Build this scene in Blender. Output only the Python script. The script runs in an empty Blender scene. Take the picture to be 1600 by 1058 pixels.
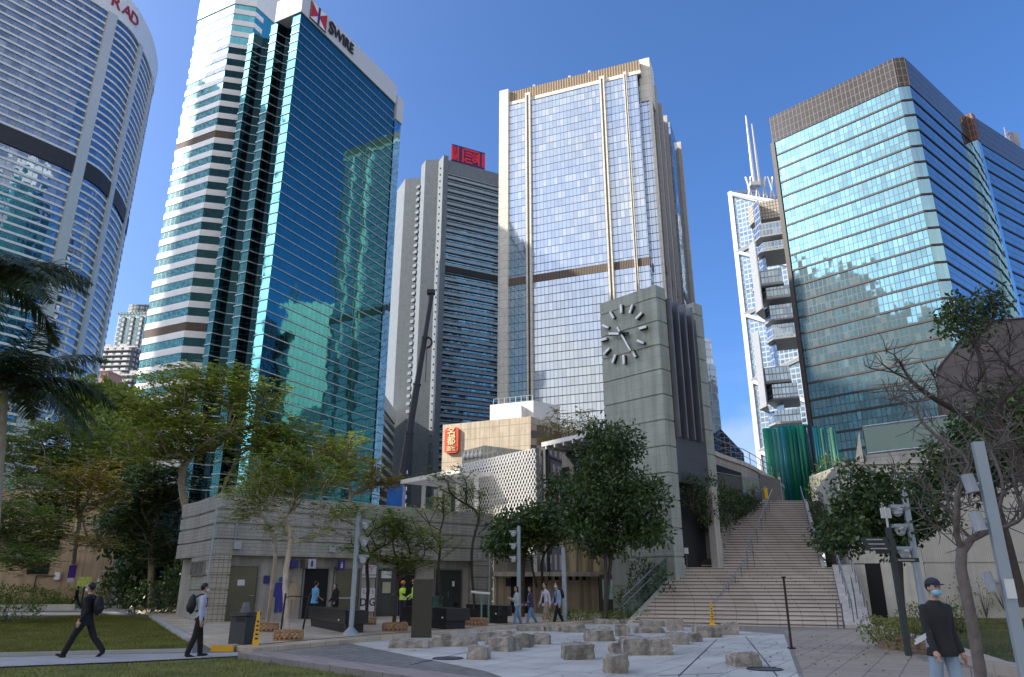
import bpy, math, random
from mathutils import Vector, Matrix
from math import sin, cos, pi, radians as R
random.seed(7)
SC = bpy.context.scene
COL = SC.collection
# ------------------------------------------------------------ camera
FPX = 1135.0; PITCH = math.atan(386/1135.0); CH = 1.65
cam = bpy.data.objects.new('camera', bpy.data.cameras.new('camera')); COL.objects.link(cam)
cam.location = (0, 0, CH); cam.rotation_euler = (pi/2 + PITCH, 0, 0)
cam.data.sensor_width = 36; cam.data.lens = 36*FPX/1600; cam.data.clip_end = 6000; cam.data.clip_start = .1
SC.camera = cam
# ------------------------------------------------------------ light
SUN_AZ, SUN_EL = -97.0, 32.0          # azimuth from +Y towards +X
wd = bpy.data.worlds.new('World'); SC.world = wd; wd.use_nodes = True
nt = wd.node_tree; nt.nodes.clear()
out = nt.nodes.new('ShaderNodeOutputWorld'); bg = nt.nodes.new('ShaderNodeBackground')
sky = nt.nodes.new('ShaderNodeTexSky'); sky.sky_type = 'NISHITA'; sky.sun_disc = False
sky.sun_elevation = R(SUN_EL); sky.sun_rotation = R(SUN_AZ)
sky.air_density = .65; sky.dust_density = 3.2; sky.ozone_density = 7; sky.altitude = 0
# a few thin clouds low in the sky
tc = nt.nodes.new('ShaderNodeTexCoord'); mp = nt.nodes.new('ShaderNodeMapping'); mp.inputs['Scale'].default_value = (2.2, 2.2, 7)
cn = nt.nodes.new('ShaderNodeTexNoise'); cn.inputs['Scale'].default_value = 1.6; cn.inputs['Detail'].default_value = 7; cn.inputs['Roughness'].default_value = .55
rp = nt.nodes.new('ShaderNodeMapRange'); rp.inputs[1].default_value = .40; rp.inputs[2].default_value = .62; rp.inputs[3].default_value = 0; rp.inputs[4].default_value = .75
sx = nt.nodes.new('ShaderNodeSeparateXYZ'); zr = nt.nodes.new('ShaderNodeMapRange')
zr.inputs[1].default_value = .30; zr.inputs[2].default_value = .12; zr.inputs[3].default_value = 0; zr.inputs[4].default_value = 1
mu = nt.nodes.new('ShaderNodeMath'); mu.operation = 'MULTIPLY'
mx = nt.nodes.new('ShaderNodeMixRGB'); mx.inputs[2].default_value = (2.6, 2.8, 3.2, 1)
L = nt.links.new
L(tc.outputs['Generated'], mp.inputs['Vector']); L(mp.outputs[0], cn.inputs['Vector']); L(cn.outputs[0], rp.inputs[0])
L(tc.outputs['Generated'], sx.inputs[0]); L(sx.outputs[2], zr.inputs[0]); L(rp.outputs[0], mu.inputs[0]); L(zr.outputs[0], mu.inputs[1])
L(mu.outputs[0], mx.inputs[0]); L(sky.outputs[0], mx.inputs[1]); # unseen bright cirrus added behind the viewer to fill the shade and whiten reflections
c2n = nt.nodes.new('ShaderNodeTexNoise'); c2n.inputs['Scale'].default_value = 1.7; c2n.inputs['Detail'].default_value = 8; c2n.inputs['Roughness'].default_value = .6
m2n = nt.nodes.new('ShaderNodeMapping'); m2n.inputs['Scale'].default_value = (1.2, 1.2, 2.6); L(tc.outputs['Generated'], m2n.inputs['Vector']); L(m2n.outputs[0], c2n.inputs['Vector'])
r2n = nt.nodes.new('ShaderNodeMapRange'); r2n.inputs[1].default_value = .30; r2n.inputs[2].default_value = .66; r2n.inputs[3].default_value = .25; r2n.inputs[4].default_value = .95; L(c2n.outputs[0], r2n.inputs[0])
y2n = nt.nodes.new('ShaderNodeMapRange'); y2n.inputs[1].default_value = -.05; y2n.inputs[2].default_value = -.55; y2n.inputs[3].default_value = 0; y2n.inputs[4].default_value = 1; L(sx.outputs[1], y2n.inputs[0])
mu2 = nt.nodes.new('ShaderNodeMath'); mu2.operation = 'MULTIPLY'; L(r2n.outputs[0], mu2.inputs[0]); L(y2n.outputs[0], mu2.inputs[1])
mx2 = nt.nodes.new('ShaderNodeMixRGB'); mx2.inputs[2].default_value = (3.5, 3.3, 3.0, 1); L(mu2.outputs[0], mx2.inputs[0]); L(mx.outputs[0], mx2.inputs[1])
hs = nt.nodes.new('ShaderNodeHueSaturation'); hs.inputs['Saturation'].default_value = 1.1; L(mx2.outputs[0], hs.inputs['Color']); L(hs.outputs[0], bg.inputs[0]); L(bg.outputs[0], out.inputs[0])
bg.inputs[1].default_value = .15
sl = bpy.data.lights.new('sun', 'SUN'); sl.energy = 3.0; sl.angle = R(.5); sl.color = (1, .93, .82)
so = bpy.data.objects.new('sun', sl); COL.objects.link(so)
sd = Vector((sin(R(SUN_AZ))*cos(R(SUN_EL)), cos(R(SUN_AZ))*cos(R(SUN_EL)), sin(R(SUN_EL))))
so.rotation_euler = sd.to_track_quat('Z', 'Y').to_euler()
SC.view_settings.view_transform = 'Standard'; SC.view_settings.look = 'None'
SC.view_settings.exposure = 1.15; SC.view_settings.gamma = 1
SC.render.engine = 'CYCLES'
# ------------------------------------------------------------ geometry helpers
SP, CP = sin(PITCH), cos(PITCH)
def ray(u, v):
    x = (u-800)/FPX; y = (529-v)/FPX
    return Vector((x, CP-y*SP, SP+y*CP))
def G(u, v, z=0.0):                     # point of the level z seen in direction u,v of the survey photo
    r = ray(u, v); t = (z-CH)/r.z; return Vector((r.x*t, r.y*t, z))
def Y(u, v, y):
    r = ray(u, v); t = y/r.y; return Vector((r.x*t, y, CH+r.z*t))
def az(a): return Vector((sin(R(a)), cos(R(a)), 0))
def sz(u, v, P, d):                     # s,z on the upright plane through P along unit d
    r = ray(u, v); det = -r.x*d.y + r.y*d.x
    t = (-P.x*d.y+P.y*d.x)/det; s = (r.x*P.y-r.y*P.x)/det
    return s, CH+r.z*t

class MB:
    def __init__(s): s.v = []; s.f = []; s.m = []
    def quad(s, *p, m=0):
        n = len(s.v); s.v += [Vector(q) for q in p]; s.f.append(tuple(range(n, n+len(p)))); s.m.append(m)
    def prism(s, poly, z0, z1, m=0, mt=None, top=True, bot=True):
        a = sum(poly[i][0]*poly[(i+1) % len(poly)][1]-poly[(i+1) % len(poly)][0]*poly[i][1] for i in range(len(poly)))
        if a < 0: poly = list(reversed(poly))
        n = len(s.v); k = len(poly)
        zt = z1 if isinstance(z1, (list, tuple)) else [z1]*k
        if a < 0 and isinstance(z1, (list, tuple)): zt = list(reversed(zt))
        s.v += [Vector((p[0], p[1], z0)) for p in poly]+[Vector((p[0], p[1], zt[i])) for i, p in enumerate(poly)]
        for i in range(k):
            j = (i+1) % k; s.f.append((n+i, n+j, n+k+j, n+k+i)); s.m.append(m)
        if top: s.f.append(tuple(n+k+i for i in range(k))); s.m.append(m if mt is None else mt)
        if bot: s.f.append(tuple(n+k-1-i for i in range(k))); s.m.append(m if mt is None else mt)
    def box(s, c, d, a=0, m=0, tilt=None):
        """c centre, d full sizes, a = azimuth of local y axis"""
        ux = Vector((cos(R(a)), -sin(R(a)), 0)); uy = Vector((sin(R(a)), cos(R(a)), 0)); uz = Vector((0, 0, 1))
        if tilt: ux, uy, uz = [tilt @ q for q in (ux, uy, uz)]
        c = Vector(c); n = len(s.v)
        for zz in (-.5, .5):
            for xx, yy in ((-.5, -.5), (.5, -.5), (.5, .5), (-.5, .5)):
                s.v.append(c+ux*d[0]*xx+uy*d[1]*yy+uz*d[2]*zz)
        for q in ((3, 2, 1, 0), (4, 5, 6, 7), (0, 1, 5, 4), (1, 2, 6, 5), (2, 3, 7, 6), (3, 0, 4, 7)):
            s.f.append(tuple(n+i for i in q)); s.m.append(m)
    def slab(s, p0, p1, w, z0, z1, m=0):      # wall from p0 to p1 (plan), thickness w to the right-hand side centred
        d = Vector((p1[0]-p0[0], p1[1]-p0[1], 0)).normalized(); n = Vector((d.y, -d.x, 0))*w*.5
        a = Vector((p0[0], p0[1], 0)); b = Vector((p1[0], p1[1], 0))
        s.prism([a-n, b-n, b+n, a+n], z0, z1, m)
    def tube(s, pts, rad, n=8, m=0, cap=True):
        pts = [Vector(p) for p in pts]
        if not isinstance(rad, (list, tuple)): rad = [rad]*len(pts)
        base = len(s.v); ref = None
        for i, p in enumerate(pts):
            d = (pts[min(i+1, len(pts)-1)]-pts[max(i-1, 0)])
            d = d.normalized() if d.length > 1e-9 else Vector((0, 0, 1))
            if ref is None: ref = Vector((1, 0, 0)) if abs(d.x) < .8 else Vector((0, 1, 0))
            a = (ref-d*ref.dot(d)).normalized(); b = d.cross(a); ref = a
            for k in range(n):
                t = 2*pi*k/n; s.v.append(p+(a*cos(t)+b*sin(t))*rad[i])
        for i in range(len(pts)-1):
            for k in range(n):
                q = (k+1) % n; s.f.append((base+i*n+k, base+i*n+q, base+(i+1)*n+q, base+(i+1)*n+k)); s.m.append(m)
        if cap:
            s.f.append(tuple(base+n-1-k for k in range(n))); s.m.append(m)
            s.f.append(tuple(base+(len(pts)-1)*n+k for k in range(n))); s.m.append(m)
    def ell(s, c, r, nu=12, nv=8, m=0, rot=None, zmin=-1, zmax=1):
        c = Vector(c); base = len(s.v); rows = nv+1
        for j in range(rows):
            ph = -pi/2+pi*j/nv; z = max(zmin, min(zmax, sin(ph))); rr = cos(ph)
            for i in range(nu):
                t = 2*pi*i/nu; q = Vector((cos(t)*rr*r[0], sin(t)*rr*r[1], z*r[2]))
                if rot: q = rot @ q
                s.v.append(c+q)
        for j in range(nv):
            for i in range(nu):
                k = (i+1) % nu; s.f.append((base+j*nu+i, base+j*nu+k, base+(j+1)*nu+k, base+(j+1)*nu+i)); s.m.append(m)
    def loft(s, rings, m=0):                  # rings: list of (centre, rx, ry) horizontal ellipses
        base = len(s.v); n = 14
        for c, rx, ry in rings:
            for k in range(n):
                t = 2*pi*k/n; s.v.append(Vector(c)+Vector((cos(t)*rx, sin(t)*ry, 0)))
        for i in range(len(rings)-1):
            for k in range(n):
                q = (k+1) % n; s.f.append((base+i*n+k, base+i*n+q, base+(i+1)*n+q, base+(i+1)*n+k)); s.m.append(m)
        s.f.append(tuple(base+n-1-k for k in range(n))); s.m.append(m)
        s.f.append(tuple(base+(len(rings)-1)*n+k for k in range(n))); s.m.append(m)
    def build(s, name, mats, parent=None, smooth=False, uv=True, ang=0):
        me = bpy.data.meshes.new(name)
        if not isinstance(mats, (list, tuple)): mats = [mats]
        for q in mats: me.materials.append(q)
        org = Vector((0, 0, 0)); root = parent
        while root is not None and root.parent: root = root.parent
        if root is not None: org = Vector(root['org']) if 'org' in root else Vector((0, 0, 0))
        me.from_pydata([tuple(q-org) for q in s.v], [], s.f)
        me.polygons.foreach_set('material_index', s.m)
        if uv and len(s.f):
            lay = me.uv_layers.new(name='UVMap'); co = []
            for f in s.f:
                p = [s.v[i] for i in f]
                nn = Vector((0, 0, 0))
                for i in range(len(p)):
                    a = p[i]; b = p[(i+1) % len(p)]
                    nn += Vector(((a.y-b.y)*(a.z+b.z), (a.z-b.z)*(a.x+b.x), (a.x-b.x)*(a.y+b.y)))
                if nn.length < 1e-12: nn = Vector((0, 0, 1))
                nn.normalize()
                if abs(nn.z) > .8:
                    ca, sa = cos(R(ang)), sin(R(ang))
                    co += [c for q in p for c in (q.x*ca-q.y*sa, q.x*sa+q.y*ca)]
                else:
                    t = Vector((-nn.y, nn.x, 0)).normalized()
                    co += [c for q in p for c in ((q-org).dot(t), q.z)]
            lay.data.foreach_set('uv', co)
        if smooth: me.polygons.foreach_set('use_smooth', [True]*len(me.polygons))
        me.update()
        o = bpy.data.objects.new(name, me); COL.objects.link(o)
        if parent is not None: o.parent = parent
        return o

def tag(o, label=None, cat=None, group=None, kind=None):
    if label: o['label'] = label
    if cat: o['category'] = cat
    if group: o['group'] = group
    if kind: o['kind'] = kind
    return o
def thing(name, label, cat, loc=(0, 0, 0), group=None):
    o = bpy.data.objects.new(name, None); COL.objects.link(o); o.location = loc; o.empty_display_size = .3
    o['org'] = tuple(loc)
    return tag(o, label, cat, group)
KIDS = {}
def copy_tree(o, loc=None, rotz=None, scale=None, label=None, group=None):
    def rec(a, par):
        c = a.copy(); COL.objects.link(c)
        if par: c.parent = par
        for ch in [q for q in COL.objects if q.parent == a]: rec(ch, c)
        return c
    c = rec(o, None)
    if loc is not None: c.location = loc
    if rotz is not None: c.rotation_euler = (0, 0, rotz)
    if scale: c.scale = (scale,)*3
    if label: c['label'] = label
    if group: c['group'] = group
    return c
def place(o, loc, rotz=0): o.location = loc; o.rotation_euler = (0, 0, rotz); return o

# ------------------------------------------------------------ materials
def nodes(m):
    m.use_nodes = True; n = m.node_tree.nodes; n.clear(); return m.node_tree, n, m.node_tree.links.new
def N(nt, typ, **kw):
    n = nt.nodes.new(typ)
    for k, v in kw.items():
        if k.startswith('i'): n.inputs[int(k[1:])].default_value = v
        else: setattr(n, k, v)
    return n
def math_(nt, op, a, b=None, clamp=False):
    n = nt.nodes.new('ShaderNodeMath'); n.operation = op; n.use_clamp = clamp
    for i, q in enumerate((a, b)):
        if q is None: continue
        if isinstance(q, (int, float)): n.inputs[i].default_value = q
        else: nt.links.new(q, n.inputs[i])
    return n.outputs[0]
def M(name, col, rough=.75, metal=0, var=.16, sc=.9, bump=.0, bsc=25, stain=0, spec=.4):
    m = bpy.data.materials.new(name); nt, n, L = nodes(m)
    o = N(nt, 'ShaderNodeOutputMaterial'); b = N(nt, 'ShaderNodeBsdfPrincipled')
    b.inputs['Roughness'].default_value = rough; b.inputs['Metallic'].default_value = metal
    b.inputs['Specular IOR Level'].default_value = spec
    g = N(nt, 'ShaderNodeNewGeometry')
    t = N(nt, 'ShaderNodeTexNoise'); t.inputs['Scale'].default_value = sc; t.inputs['Detail'].default_value = 8; t.inputs['Roughness'].default_value = .65
    L(g.outputs['Position'], t.inputs['Vector'])
    mr = N(nt, 'ShaderNodeMapRange'); mr.inputs[1].default_value = .3; mr.inputs[2].default_value = .7; mr.inputs[3].default_value = 1-var; mr.inputs[4].default_value = 1+var
    L(t.outputs[0], mr.inputs[0]); fac = mr.outputs[0]
    if stain:      # rain streaks running down the surface
        mp = N(nt, 'ShaderNodeMapping'); mp.inputs['Scale'].default_value = (2.2, 2.2, .12); L(g.outputs['Position'], mp.inputs[0])
        t2 = N(nt, 'ShaderNodeTexNoise'); t2.inputs['Scale'].default_value = 1.3; t2.inputs['Detail'].default_value = 6; L(mp.outputs[0], t2.inputs['Vector'])
        m2 = N(nt, 'ShaderNodeMapRange'); m2.inputs[1].default_value = .42; m2.inputs[2].default_value = .62; m2.inputs[3].default_value = 1; m2.inputs[4].default_value = 1-stain
        L(t2.outputs[0], m2.inputs[0]); fac = math_(nt, 'MULTIPLY', fac, m2.outputs[0])
    v = N(nt, 'ShaderNodeVectorMath', operation='SCALE'); v.inputs[0].default_value = col[:3]; L(fac, v.inputs['Scale'])
    L(v.outputs[0], b.inputs['Base Color'])
    if bump:
        t3 = N(nt, 'ShaderNodeTexNoise'); t3.inputs['Scale'].default_value = bsc; t3.inputs['Detail'].default_value = 5; L(g.outputs['Position'], t3.inputs['Vector'])
        bp = N(nt, 'ShaderNodeBump'); bp.inputs['Strength'].default_value = bump; bp.inputs['Distance'].default_value = .03
        L(t3.outputs[0], bp.inputs['Height']); L(bp.outputs[0], b.inputs['Normal'])
    L(b.outputs[0], o.inputs[0]); return m
def TILE(name, col, w, h, gap=.012, gcol=(.05, .05, .05), var=.1, rough=.7, off=0, col2=None, stain=0, bump=.3, z0=0, metal=0, frq=2, mvar=.14):
    """joints every w x h metres in UV space"""
    m = M(name, col, rough, metal, mvar, .7, 0, stain=stain); nt = m.node_tree; L = nt.links.new
    b = [q for q in nt.nodes if q.type == 'BSDF_PRINCIPLED'][0]; src = b.inputs['Base Color'].links[0].from_socket
    uv = N(nt, 'ShaderNodeUVMap'); mp = N(nt, 'ShaderNodeMapping'); mp.inputs['Location'].default_value = (0, -z0, 0); L(uv.outputs[0], mp.inputs[0])
    br = N(nt, 'ShaderNodeTexBrick'); br.offset = off; br.offset_frequency = frq; br.squash = 1
    br.inputs['Scale'].default_value = 1; br.inputs['Brick Width'].default_value = w; br.inputs['Row Height'].default_value = h
    br.inputs['Mortar Size'].default_value = gap; br.inputs['Mortar Smooth'].default_value = .2
    br.inputs['Color1'].default_value = (1, 1, 1, 1); c2 = col2 or (1-var*2,)*3
    br.inputs['Color2'].default_value = (*c2[:3], 1)
    if col2: br.inputs['Color2'].default_value = tuple(col2[i]/max(col[i], 1e-3) for i in range(3))+(1,)
    L(mp.outputs[0], br.inputs[0])
    mm = N(nt, 'ShaderNodeMixRGB', blend_type='MULTIPLY'); mm.inputs[0].default_value = 1; L(src, mm.inputs[1]); L(br.outputs['Color'], mm.inputs[2])
    mg = N(nt, 'ShaderNodeMixRGB'); L(br.outputs['Fac'], mg.inputs[0]); L(mm.outputs[0], mg.inputs[1]); mg.inputs[2].default_value = (*gcol, 1)
    L(mg.outputs[0], b.inputs['Base Color'])
    if bump:
        bp = N(nt, 'ShaderNodeBump'); bp.invert = True; bp.inputs['Strength'].default_value = bump; bp.inputs['Distance'].default_value = .02
        L(br.outputs['Fac'], bp.inputs['Height']); L(bp.outputs[0], b.inputs['Normal'])
    return m
def GLASS(name, tint, cw, ch, lw=.08, line=(.1, .1, .1), z0=0, tilt=.012, var=.25, rough=.04, wob=.006, blind=.0, bcol=(.6, .62, .6), lwv=None, gf=.08, inner=(.01, .015, .02)):
    """mirror-coated curtain wall: panes cw x ch with thin mullions; every pane sits a little differently"""
    m = bpy.data.materials.new(name); nt, n, L = nodes(m)
    o = N(nt, 'ShaderNodeOutputMaterial'); uv = N(nt, 'ShaderNodeUVMap'); s = N(nt, 'ShaderNodeSeparateXYZ'); L(uv.outputs[0], s.inputs[0])
    U = math_(nt, 'DIVIDE', s.outputs[0], cw); V = math_(nt, 'DIVIDE', math_(nt, 'SUBTRACT', s.outputs[1], z0), ch)
    fu = math_(nt, 'FRACT', U); fv = math_(nt, 'FRACT', V)
    ln = math_(nt, 'MAXIMUM', math_(nt, 'LESS_THAN', fu, lw/cw), math_(nt, 'LESS_THAN', fv, (lwv if lwv is not None else lw)/ch))
    cb = N(nt, 'ShaderNodeCombineXYZ'); L(math_(nt, 'FLOOR', U), cb.inputs[0]); L(math_(nt, 'FLOOR', V), cb.inputs[1])
    wn = N(nt, 'ShaderNodeTexWhiteNoise', noise_dimensions='2D'); L(cb.outputs[0], wn.inputs['Vector'])
    g = N(nt, 'ShaderNodeNewGeometry')
    # pane tilt + slight waviness
    a = N(nt, 'ShaderNodeVectorMath', operation='SUBTRACT'); L(wn.outputs['Color'], a.inputs[0]); a.inputs[1].default_value = (.5, .5, .5)
    a2 = N(nt, 'ShaderNodeVectorMath', operation='SCALE'); L(a.outputs[0], a2.inputs[0]); a2.inputs['Scale'].default_value = tilt
    nz = N(nt, 'ShaderNodeTexNoise'); nz.inputs['Scale'].default_value = .35; nz.inputs['Detail'].default_value = 2; L(g.outputs['Position'], nz.inputs['Vector'])
    c = N(nt, 'ShaderNodeVectorMath', operation='SUBTRACT'); L(nz.outputs['Color'], c.inputs[0]); c.inputs[1].default_value = (.5, .5, .5)
    c2 = N(nt, 'ShaderNodeVectorMath', operation='SCALE'); L(c.outputs[0], c2.inputs[0]); c2.inputs['Scale'].default_value = wob*8
    d = N(nt, 'ShaderNodeVectorMath', operation='ADD'); L(a2.outputs[0], d.inputs[0]); L(c2.outputs[0], d.inputs[1])
    e = N(nt, 'ShaderNodeVectorMath', operation='ADD'); L(d.outputs[0], e.inputs[0]); L(g.outputs['Normal'], e.inputs[1])
    f = N(nt, 'ShaderNodeVectorMath', operation='NORMALIZE'); L(e.outputs[0], f.inputs[0])
    # coated pane: tinted reflection over a dark room
    gl = N(nt, 'ShaderNodeBsdfPrincipled'); gl.inputs['Metallic'].default_value = 1; gl.inputs['Roughness'].default_value = rough
    tv = N(nt, 'ShaderNodeVectorMath', operation='SCALE'); tv.inputs[0].default_value = tint
    L(math_(nt, 'SUBTRACT', 1, math_(nt, 'MULTIPLY', wn.outputs['Value'], var)), tv.inputs['Scale']); L(tv.outputs[0], gl.inputs['Base Color']); L(f.outputs[0], gl.inputs['Normal'])
    rm = N(nt, 'ShaderNodeBsdfPrincipled'); rm.inputs['Base Color'].default_value = (*inner, 1); rm.inputs['Roughness'].default_value = .5
    if blind:
        bm = N(nt, 'ShaderNodeMixRGB'); bm.inputs[1].default_value = (*inner, 1); bm.inputs[2].default_value = (*bcol, 1)
        wn2 = N(nt, 'ShaderNodeTexWhiteNoise', noise_dimensions='3D'); L(cb.outputs[0], wn2.inputs['Vector'])
        L(math_(nt, 'GREATER_THAN', wn2.outputs['Value'], 1-blind), bm.inputs[0]); L(bm.outputs[0], rm.inputs['Base Color'])
    ms = N(nt, 'ShaderNodeMixShader'); ms.inputs[0].default_value = 1-gf; L(rm.outputs[0], ms.inputs[1]); L(gl.outputs[0], ms.inputs[2])
    fr = N(nt, 'ShaderNodeBsdfPrincipled'); fr.inputs['Base Color'].default_value = (*line, 1); fr.inputs['Roughness'].default_value = .45; fr.inputs['Metallic'].default_value = .3
    m2 = N(nt, 'ShaderNodeMixShader'); L(ln, m2.inputs[0]); L(ms.outputs[0], m2.inputs[1]); L(fr.outputs[0], m2.inputs[2])
    L(m2.outputs[0], o.inputs[0]); return m
def LEAF(name, c1, c2, tr=.35, rough=.45):
    m = bpy.data.materials.new(name); nt, n, L = nodes(m)
    o = N(nt, 'ShaderNodeOutputMaterial'); g = N(nt, 'ShaderNodeNewGeometry'); mx = N(nt, 'ShaderNodeMixRGB')
    t = N(nt, 'ShaderNodeTexNoise'); t.inputs['Scale'].default_value = .8; L(g.outputs['Position'], t.inputs['Vector'])
    a = math_(nt, 'ADD', math_(nt, 'MULTIPLY', g.outputs['Random Per Island'], .6), math_(nt, 'SUBTRACT', math_(nt, 'MULTIPLY', t.outputs[0], 1.6), .6), True)
    L(a, mx.inputs[0]); mx.inputs[1].default_value = (*c1, 1); mx.inputs[2].default_value = (*c2, 1)
    b = N(nt, 'ShaderNodeBsdfPrincipled'); b.inputs['Roughness'].default_value = rough; b.inputs['Specular IOR Level'].default_value = .35; L(mx.outputs[0], b.inputs['Base Color'])
    tl = N(nt, 'ShaderNodeBsdfTranslucent'); L(mx.outputs[0], tl.inputs[0])
    s = N(nt, 'ShaderNodeMixShader'); s.inputs[0].default_value = tr; L(b.outputs[0], s.inputs[1]); L(tl.outputs[0], s.inputs[2]); L(s.outputs[0], o.inputs[0]); return m
def text(name, s, size, mat, loc, xdir, up=(0, 0, 1), parent=None, depth=.02, align='CENTER', bold=0, sx=1):
    cu = bpy.data.curves.new(name, 'FONT'); cu.body = s; cu.size = size; cu.extrude = depth; cu.align_x = align; cu.align_y = 'CENTER'; cu.offset = bold
    o = bpy.data.objects.new(name, cu); COL.objects.link(o)
    dg = bpy.context.evaluated_depsgraph_get(); me = bpy.data.meshes.new_from_object(o.evaluated_get(dg)); bpy.data.objects.remove(o)
    X = Vector(xdir).normalized(); U = Vector(up); Z = X.cross(U).normalized(); U = Z.cross(X)
    mat4 = Matrix(((X.x*sx, U.x, Z.x, loc[0]), (X.y*sx, U.y, Z.y, loc[1]), (X.z*sx, U.z, Z.z, loc[2]), (0, 0, 0, 1)))
    me.transform(mat4)
    root = parent
    while root is not None and root.parent: root = root.parent
    if root is not None and 'org' in root: me.transform(Matrix.Translation(-Vector(root['org'])))
    me.materials.clear(); me.materials.append(mat); me.name = name
    o = bpy.data.objects.new(name, me); COL.objects.link(o)
    if parent is not None: o.parent = parent
    return o
def offset(poly, d):
    """grow a counter-clockwise plan polygon outward by d"""
    n = len(poly); out = []
    for i in range(n):
        p0, p1, p2 = Vector(poly[i-1][:2]), Vector(poly[i][:2]), Vector(poly[(i+1) % n][:2])
        a = (p1-p0).normalized(); b = (p2-p1).normalized()
        na = Vector((a.y, -a.x)); nb = Vector((b.y, -b.x)); k = na+nb
        k = na if k.length < 1e-6 else k/max(.35, (1+na.dot(nb)))
        out.append(Vector((p1.x+k.x*d, p1.y+k.y*d, 0)))
    return out
def ccw(poly):
    a = sum(poly[i][0]*poly[(i+1) % len(poly)][1]-poly[(i+1) % len(poly)][0]*poly[i][1] for i in range(len(poly)))
    return list(poly) if a > 0 else list(reversed(poly))
def walls(mb, pts, z0, z1, ms):
    for i in range(len(pts)-1):
        a, b = pts[i], pts[i+1]; m = ms[i] if isinstance(ms, (list, tuple)) else ms
        mb.quad((a[0], a[1], z0), (b[0], b[1], z0), (b[0], b[1], z1), (a[0], a[1], z1), m=m)
def strips(root, name, poly, zs, h, proud, mat, ev=None):
    """one projecting band right round the plan at every floor level"""
    q = offset(ccw(poly), proud); i0 = offset(ccw(poly), -.3)
    for z in zs:
        mb = MB(); n = len(q)
        for k in range(n):
            a, b, c, d = q[k], q[(k+1) % n], i0[(k+1) % n], i0[k]
            mb.quad((a.x, a.y, z), (b.x, b.y, z), (b.x, b.y, z+h), (a.x, a.y, z+h))
            mb.quad((a.x, a.y, z+h), (b.x, b.y, z+h), (c.x, c.y, z+h), (d.x, d.y, z+h))
            mb.quad((d.x, d.y, z), (c.x, c.y, z), (b.x, b.y, z), (a.x, a.y, z))
        mb.build(name, mat, root)
def frange(a, b, s):
    r = []
    while a < b-1e-6: r.append(a); a += s
    return r
white_panel = TILE('white_panel', (.78, .78, .76), 1.8, 3.6, .05, (.5, .5, .5), .04, .5)
pale_metal = M('pale_metal', (.55, .57, .58), .4, .3)
grey_panel = M('grey_panel', (.30, .31, .31), .5)
dark_louvre = TILE('dark_louvre', (.055, .045, .04), .3, 50, .06, (.02, .02, .02), .1, .6)
roofm = M('roof_membrane', (.25, .25, .24), .9)

# ============ teal office tower with stepped bays
C0 = G(474, -12, 140); E0 = G(618, 134, 140); dR = (E0-C0).normalized(); LR = (E0-C0).length
dL = Vector((-dR.y, dR.x, 0))
def S(s, t, z=0): return C0.xy.to_3d()+dL*s+dR*t+Vector((0, 0, z))
t = thing('office_tower', 'tall teal mirror-glass office tower with a lettered white rooftop band and stepped bays', 'office tower', (C0.x, C0.y, 0))
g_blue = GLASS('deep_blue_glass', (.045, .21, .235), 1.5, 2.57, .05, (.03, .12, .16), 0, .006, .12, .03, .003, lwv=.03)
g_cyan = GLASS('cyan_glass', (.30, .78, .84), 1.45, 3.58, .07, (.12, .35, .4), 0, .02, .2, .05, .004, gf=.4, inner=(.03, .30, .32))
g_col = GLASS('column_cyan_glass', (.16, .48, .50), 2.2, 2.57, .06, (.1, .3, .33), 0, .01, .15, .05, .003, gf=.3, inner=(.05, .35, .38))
g_dark = GLASS('dark_reflection_glass', (.015, .05, .06), 1.4, 2.57, .05, (.02, .05, .06), 0, .02, .2, .06, .004)  # recess panes tinted nearly black to stand in for dark reflections
pl = [(0, 0), (2.4, 0), (3.0, 2.4), (4.9, 4.2), (6.7, 2.4), (7.3, 0), (9.4, 0), (10.1, 2.4), (12.3, 4.4), (14.6, 2.4), (15.2, 0), (16.8, 0), (17.1, 3.4), (19.6, 3.4), (23.8, 0), (37.2, 0), (37.2, 1.6), (38.4, 1.6), (38.4, 3.2), (39.4, 3.2), (39.4, 5), (40.4, 5), (40.4, LR), (0, LR)]
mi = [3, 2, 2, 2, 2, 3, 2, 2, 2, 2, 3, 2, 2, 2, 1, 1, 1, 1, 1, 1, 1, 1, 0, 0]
P_ = [S(a, b) for a, b in pl]
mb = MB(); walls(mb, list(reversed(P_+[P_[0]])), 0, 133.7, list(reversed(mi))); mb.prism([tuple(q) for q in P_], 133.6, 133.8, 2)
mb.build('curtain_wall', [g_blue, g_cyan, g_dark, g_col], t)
line_m = M('pale_mullion', (.42, .50, .52), .35, .4)
base = [S(a, b) for a, b in pl[:13]]+[S(19.6, 3.4), S(19.6, LR), S(0, LR)]
strips(t, 'floor_strip', base, frange(20, 133, 2.57), .22, .16, line_m)
wp = M('white_spandrel', (.86, .86, .84), .35, var=.04); gp = M('grey_soffit', (.34, .36, .37), .5)
wing = [S(19.7, 3.4), S(23.8, 0), S(37.2, 0), S(37.2, 6), S(19.7, 6)]
zs = frange(18, 146, 3.58)
for k, z in enumerate(zs):
    h = 1.55 if k % 14 not in (4,) else 1.2
    q = offset(ccw([tuple(a) for a in wing]), .14); mb = MB(); mb.prism(q, z, z+h)
    mb.build('spandrel_panel', wp, t)
    mb = MB(); mb.prism([S(37.1, .8), S(38.2, .8), S(38.2, 2.4), S(39.2, 2.4), S(39.2, 4.2), S(40.3, 4.2), S(40.3, 5.6), S(37.1, 5.6)], z+.3, z+.55)
    mb.build('corner_fin', g_cyan, t)
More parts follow.
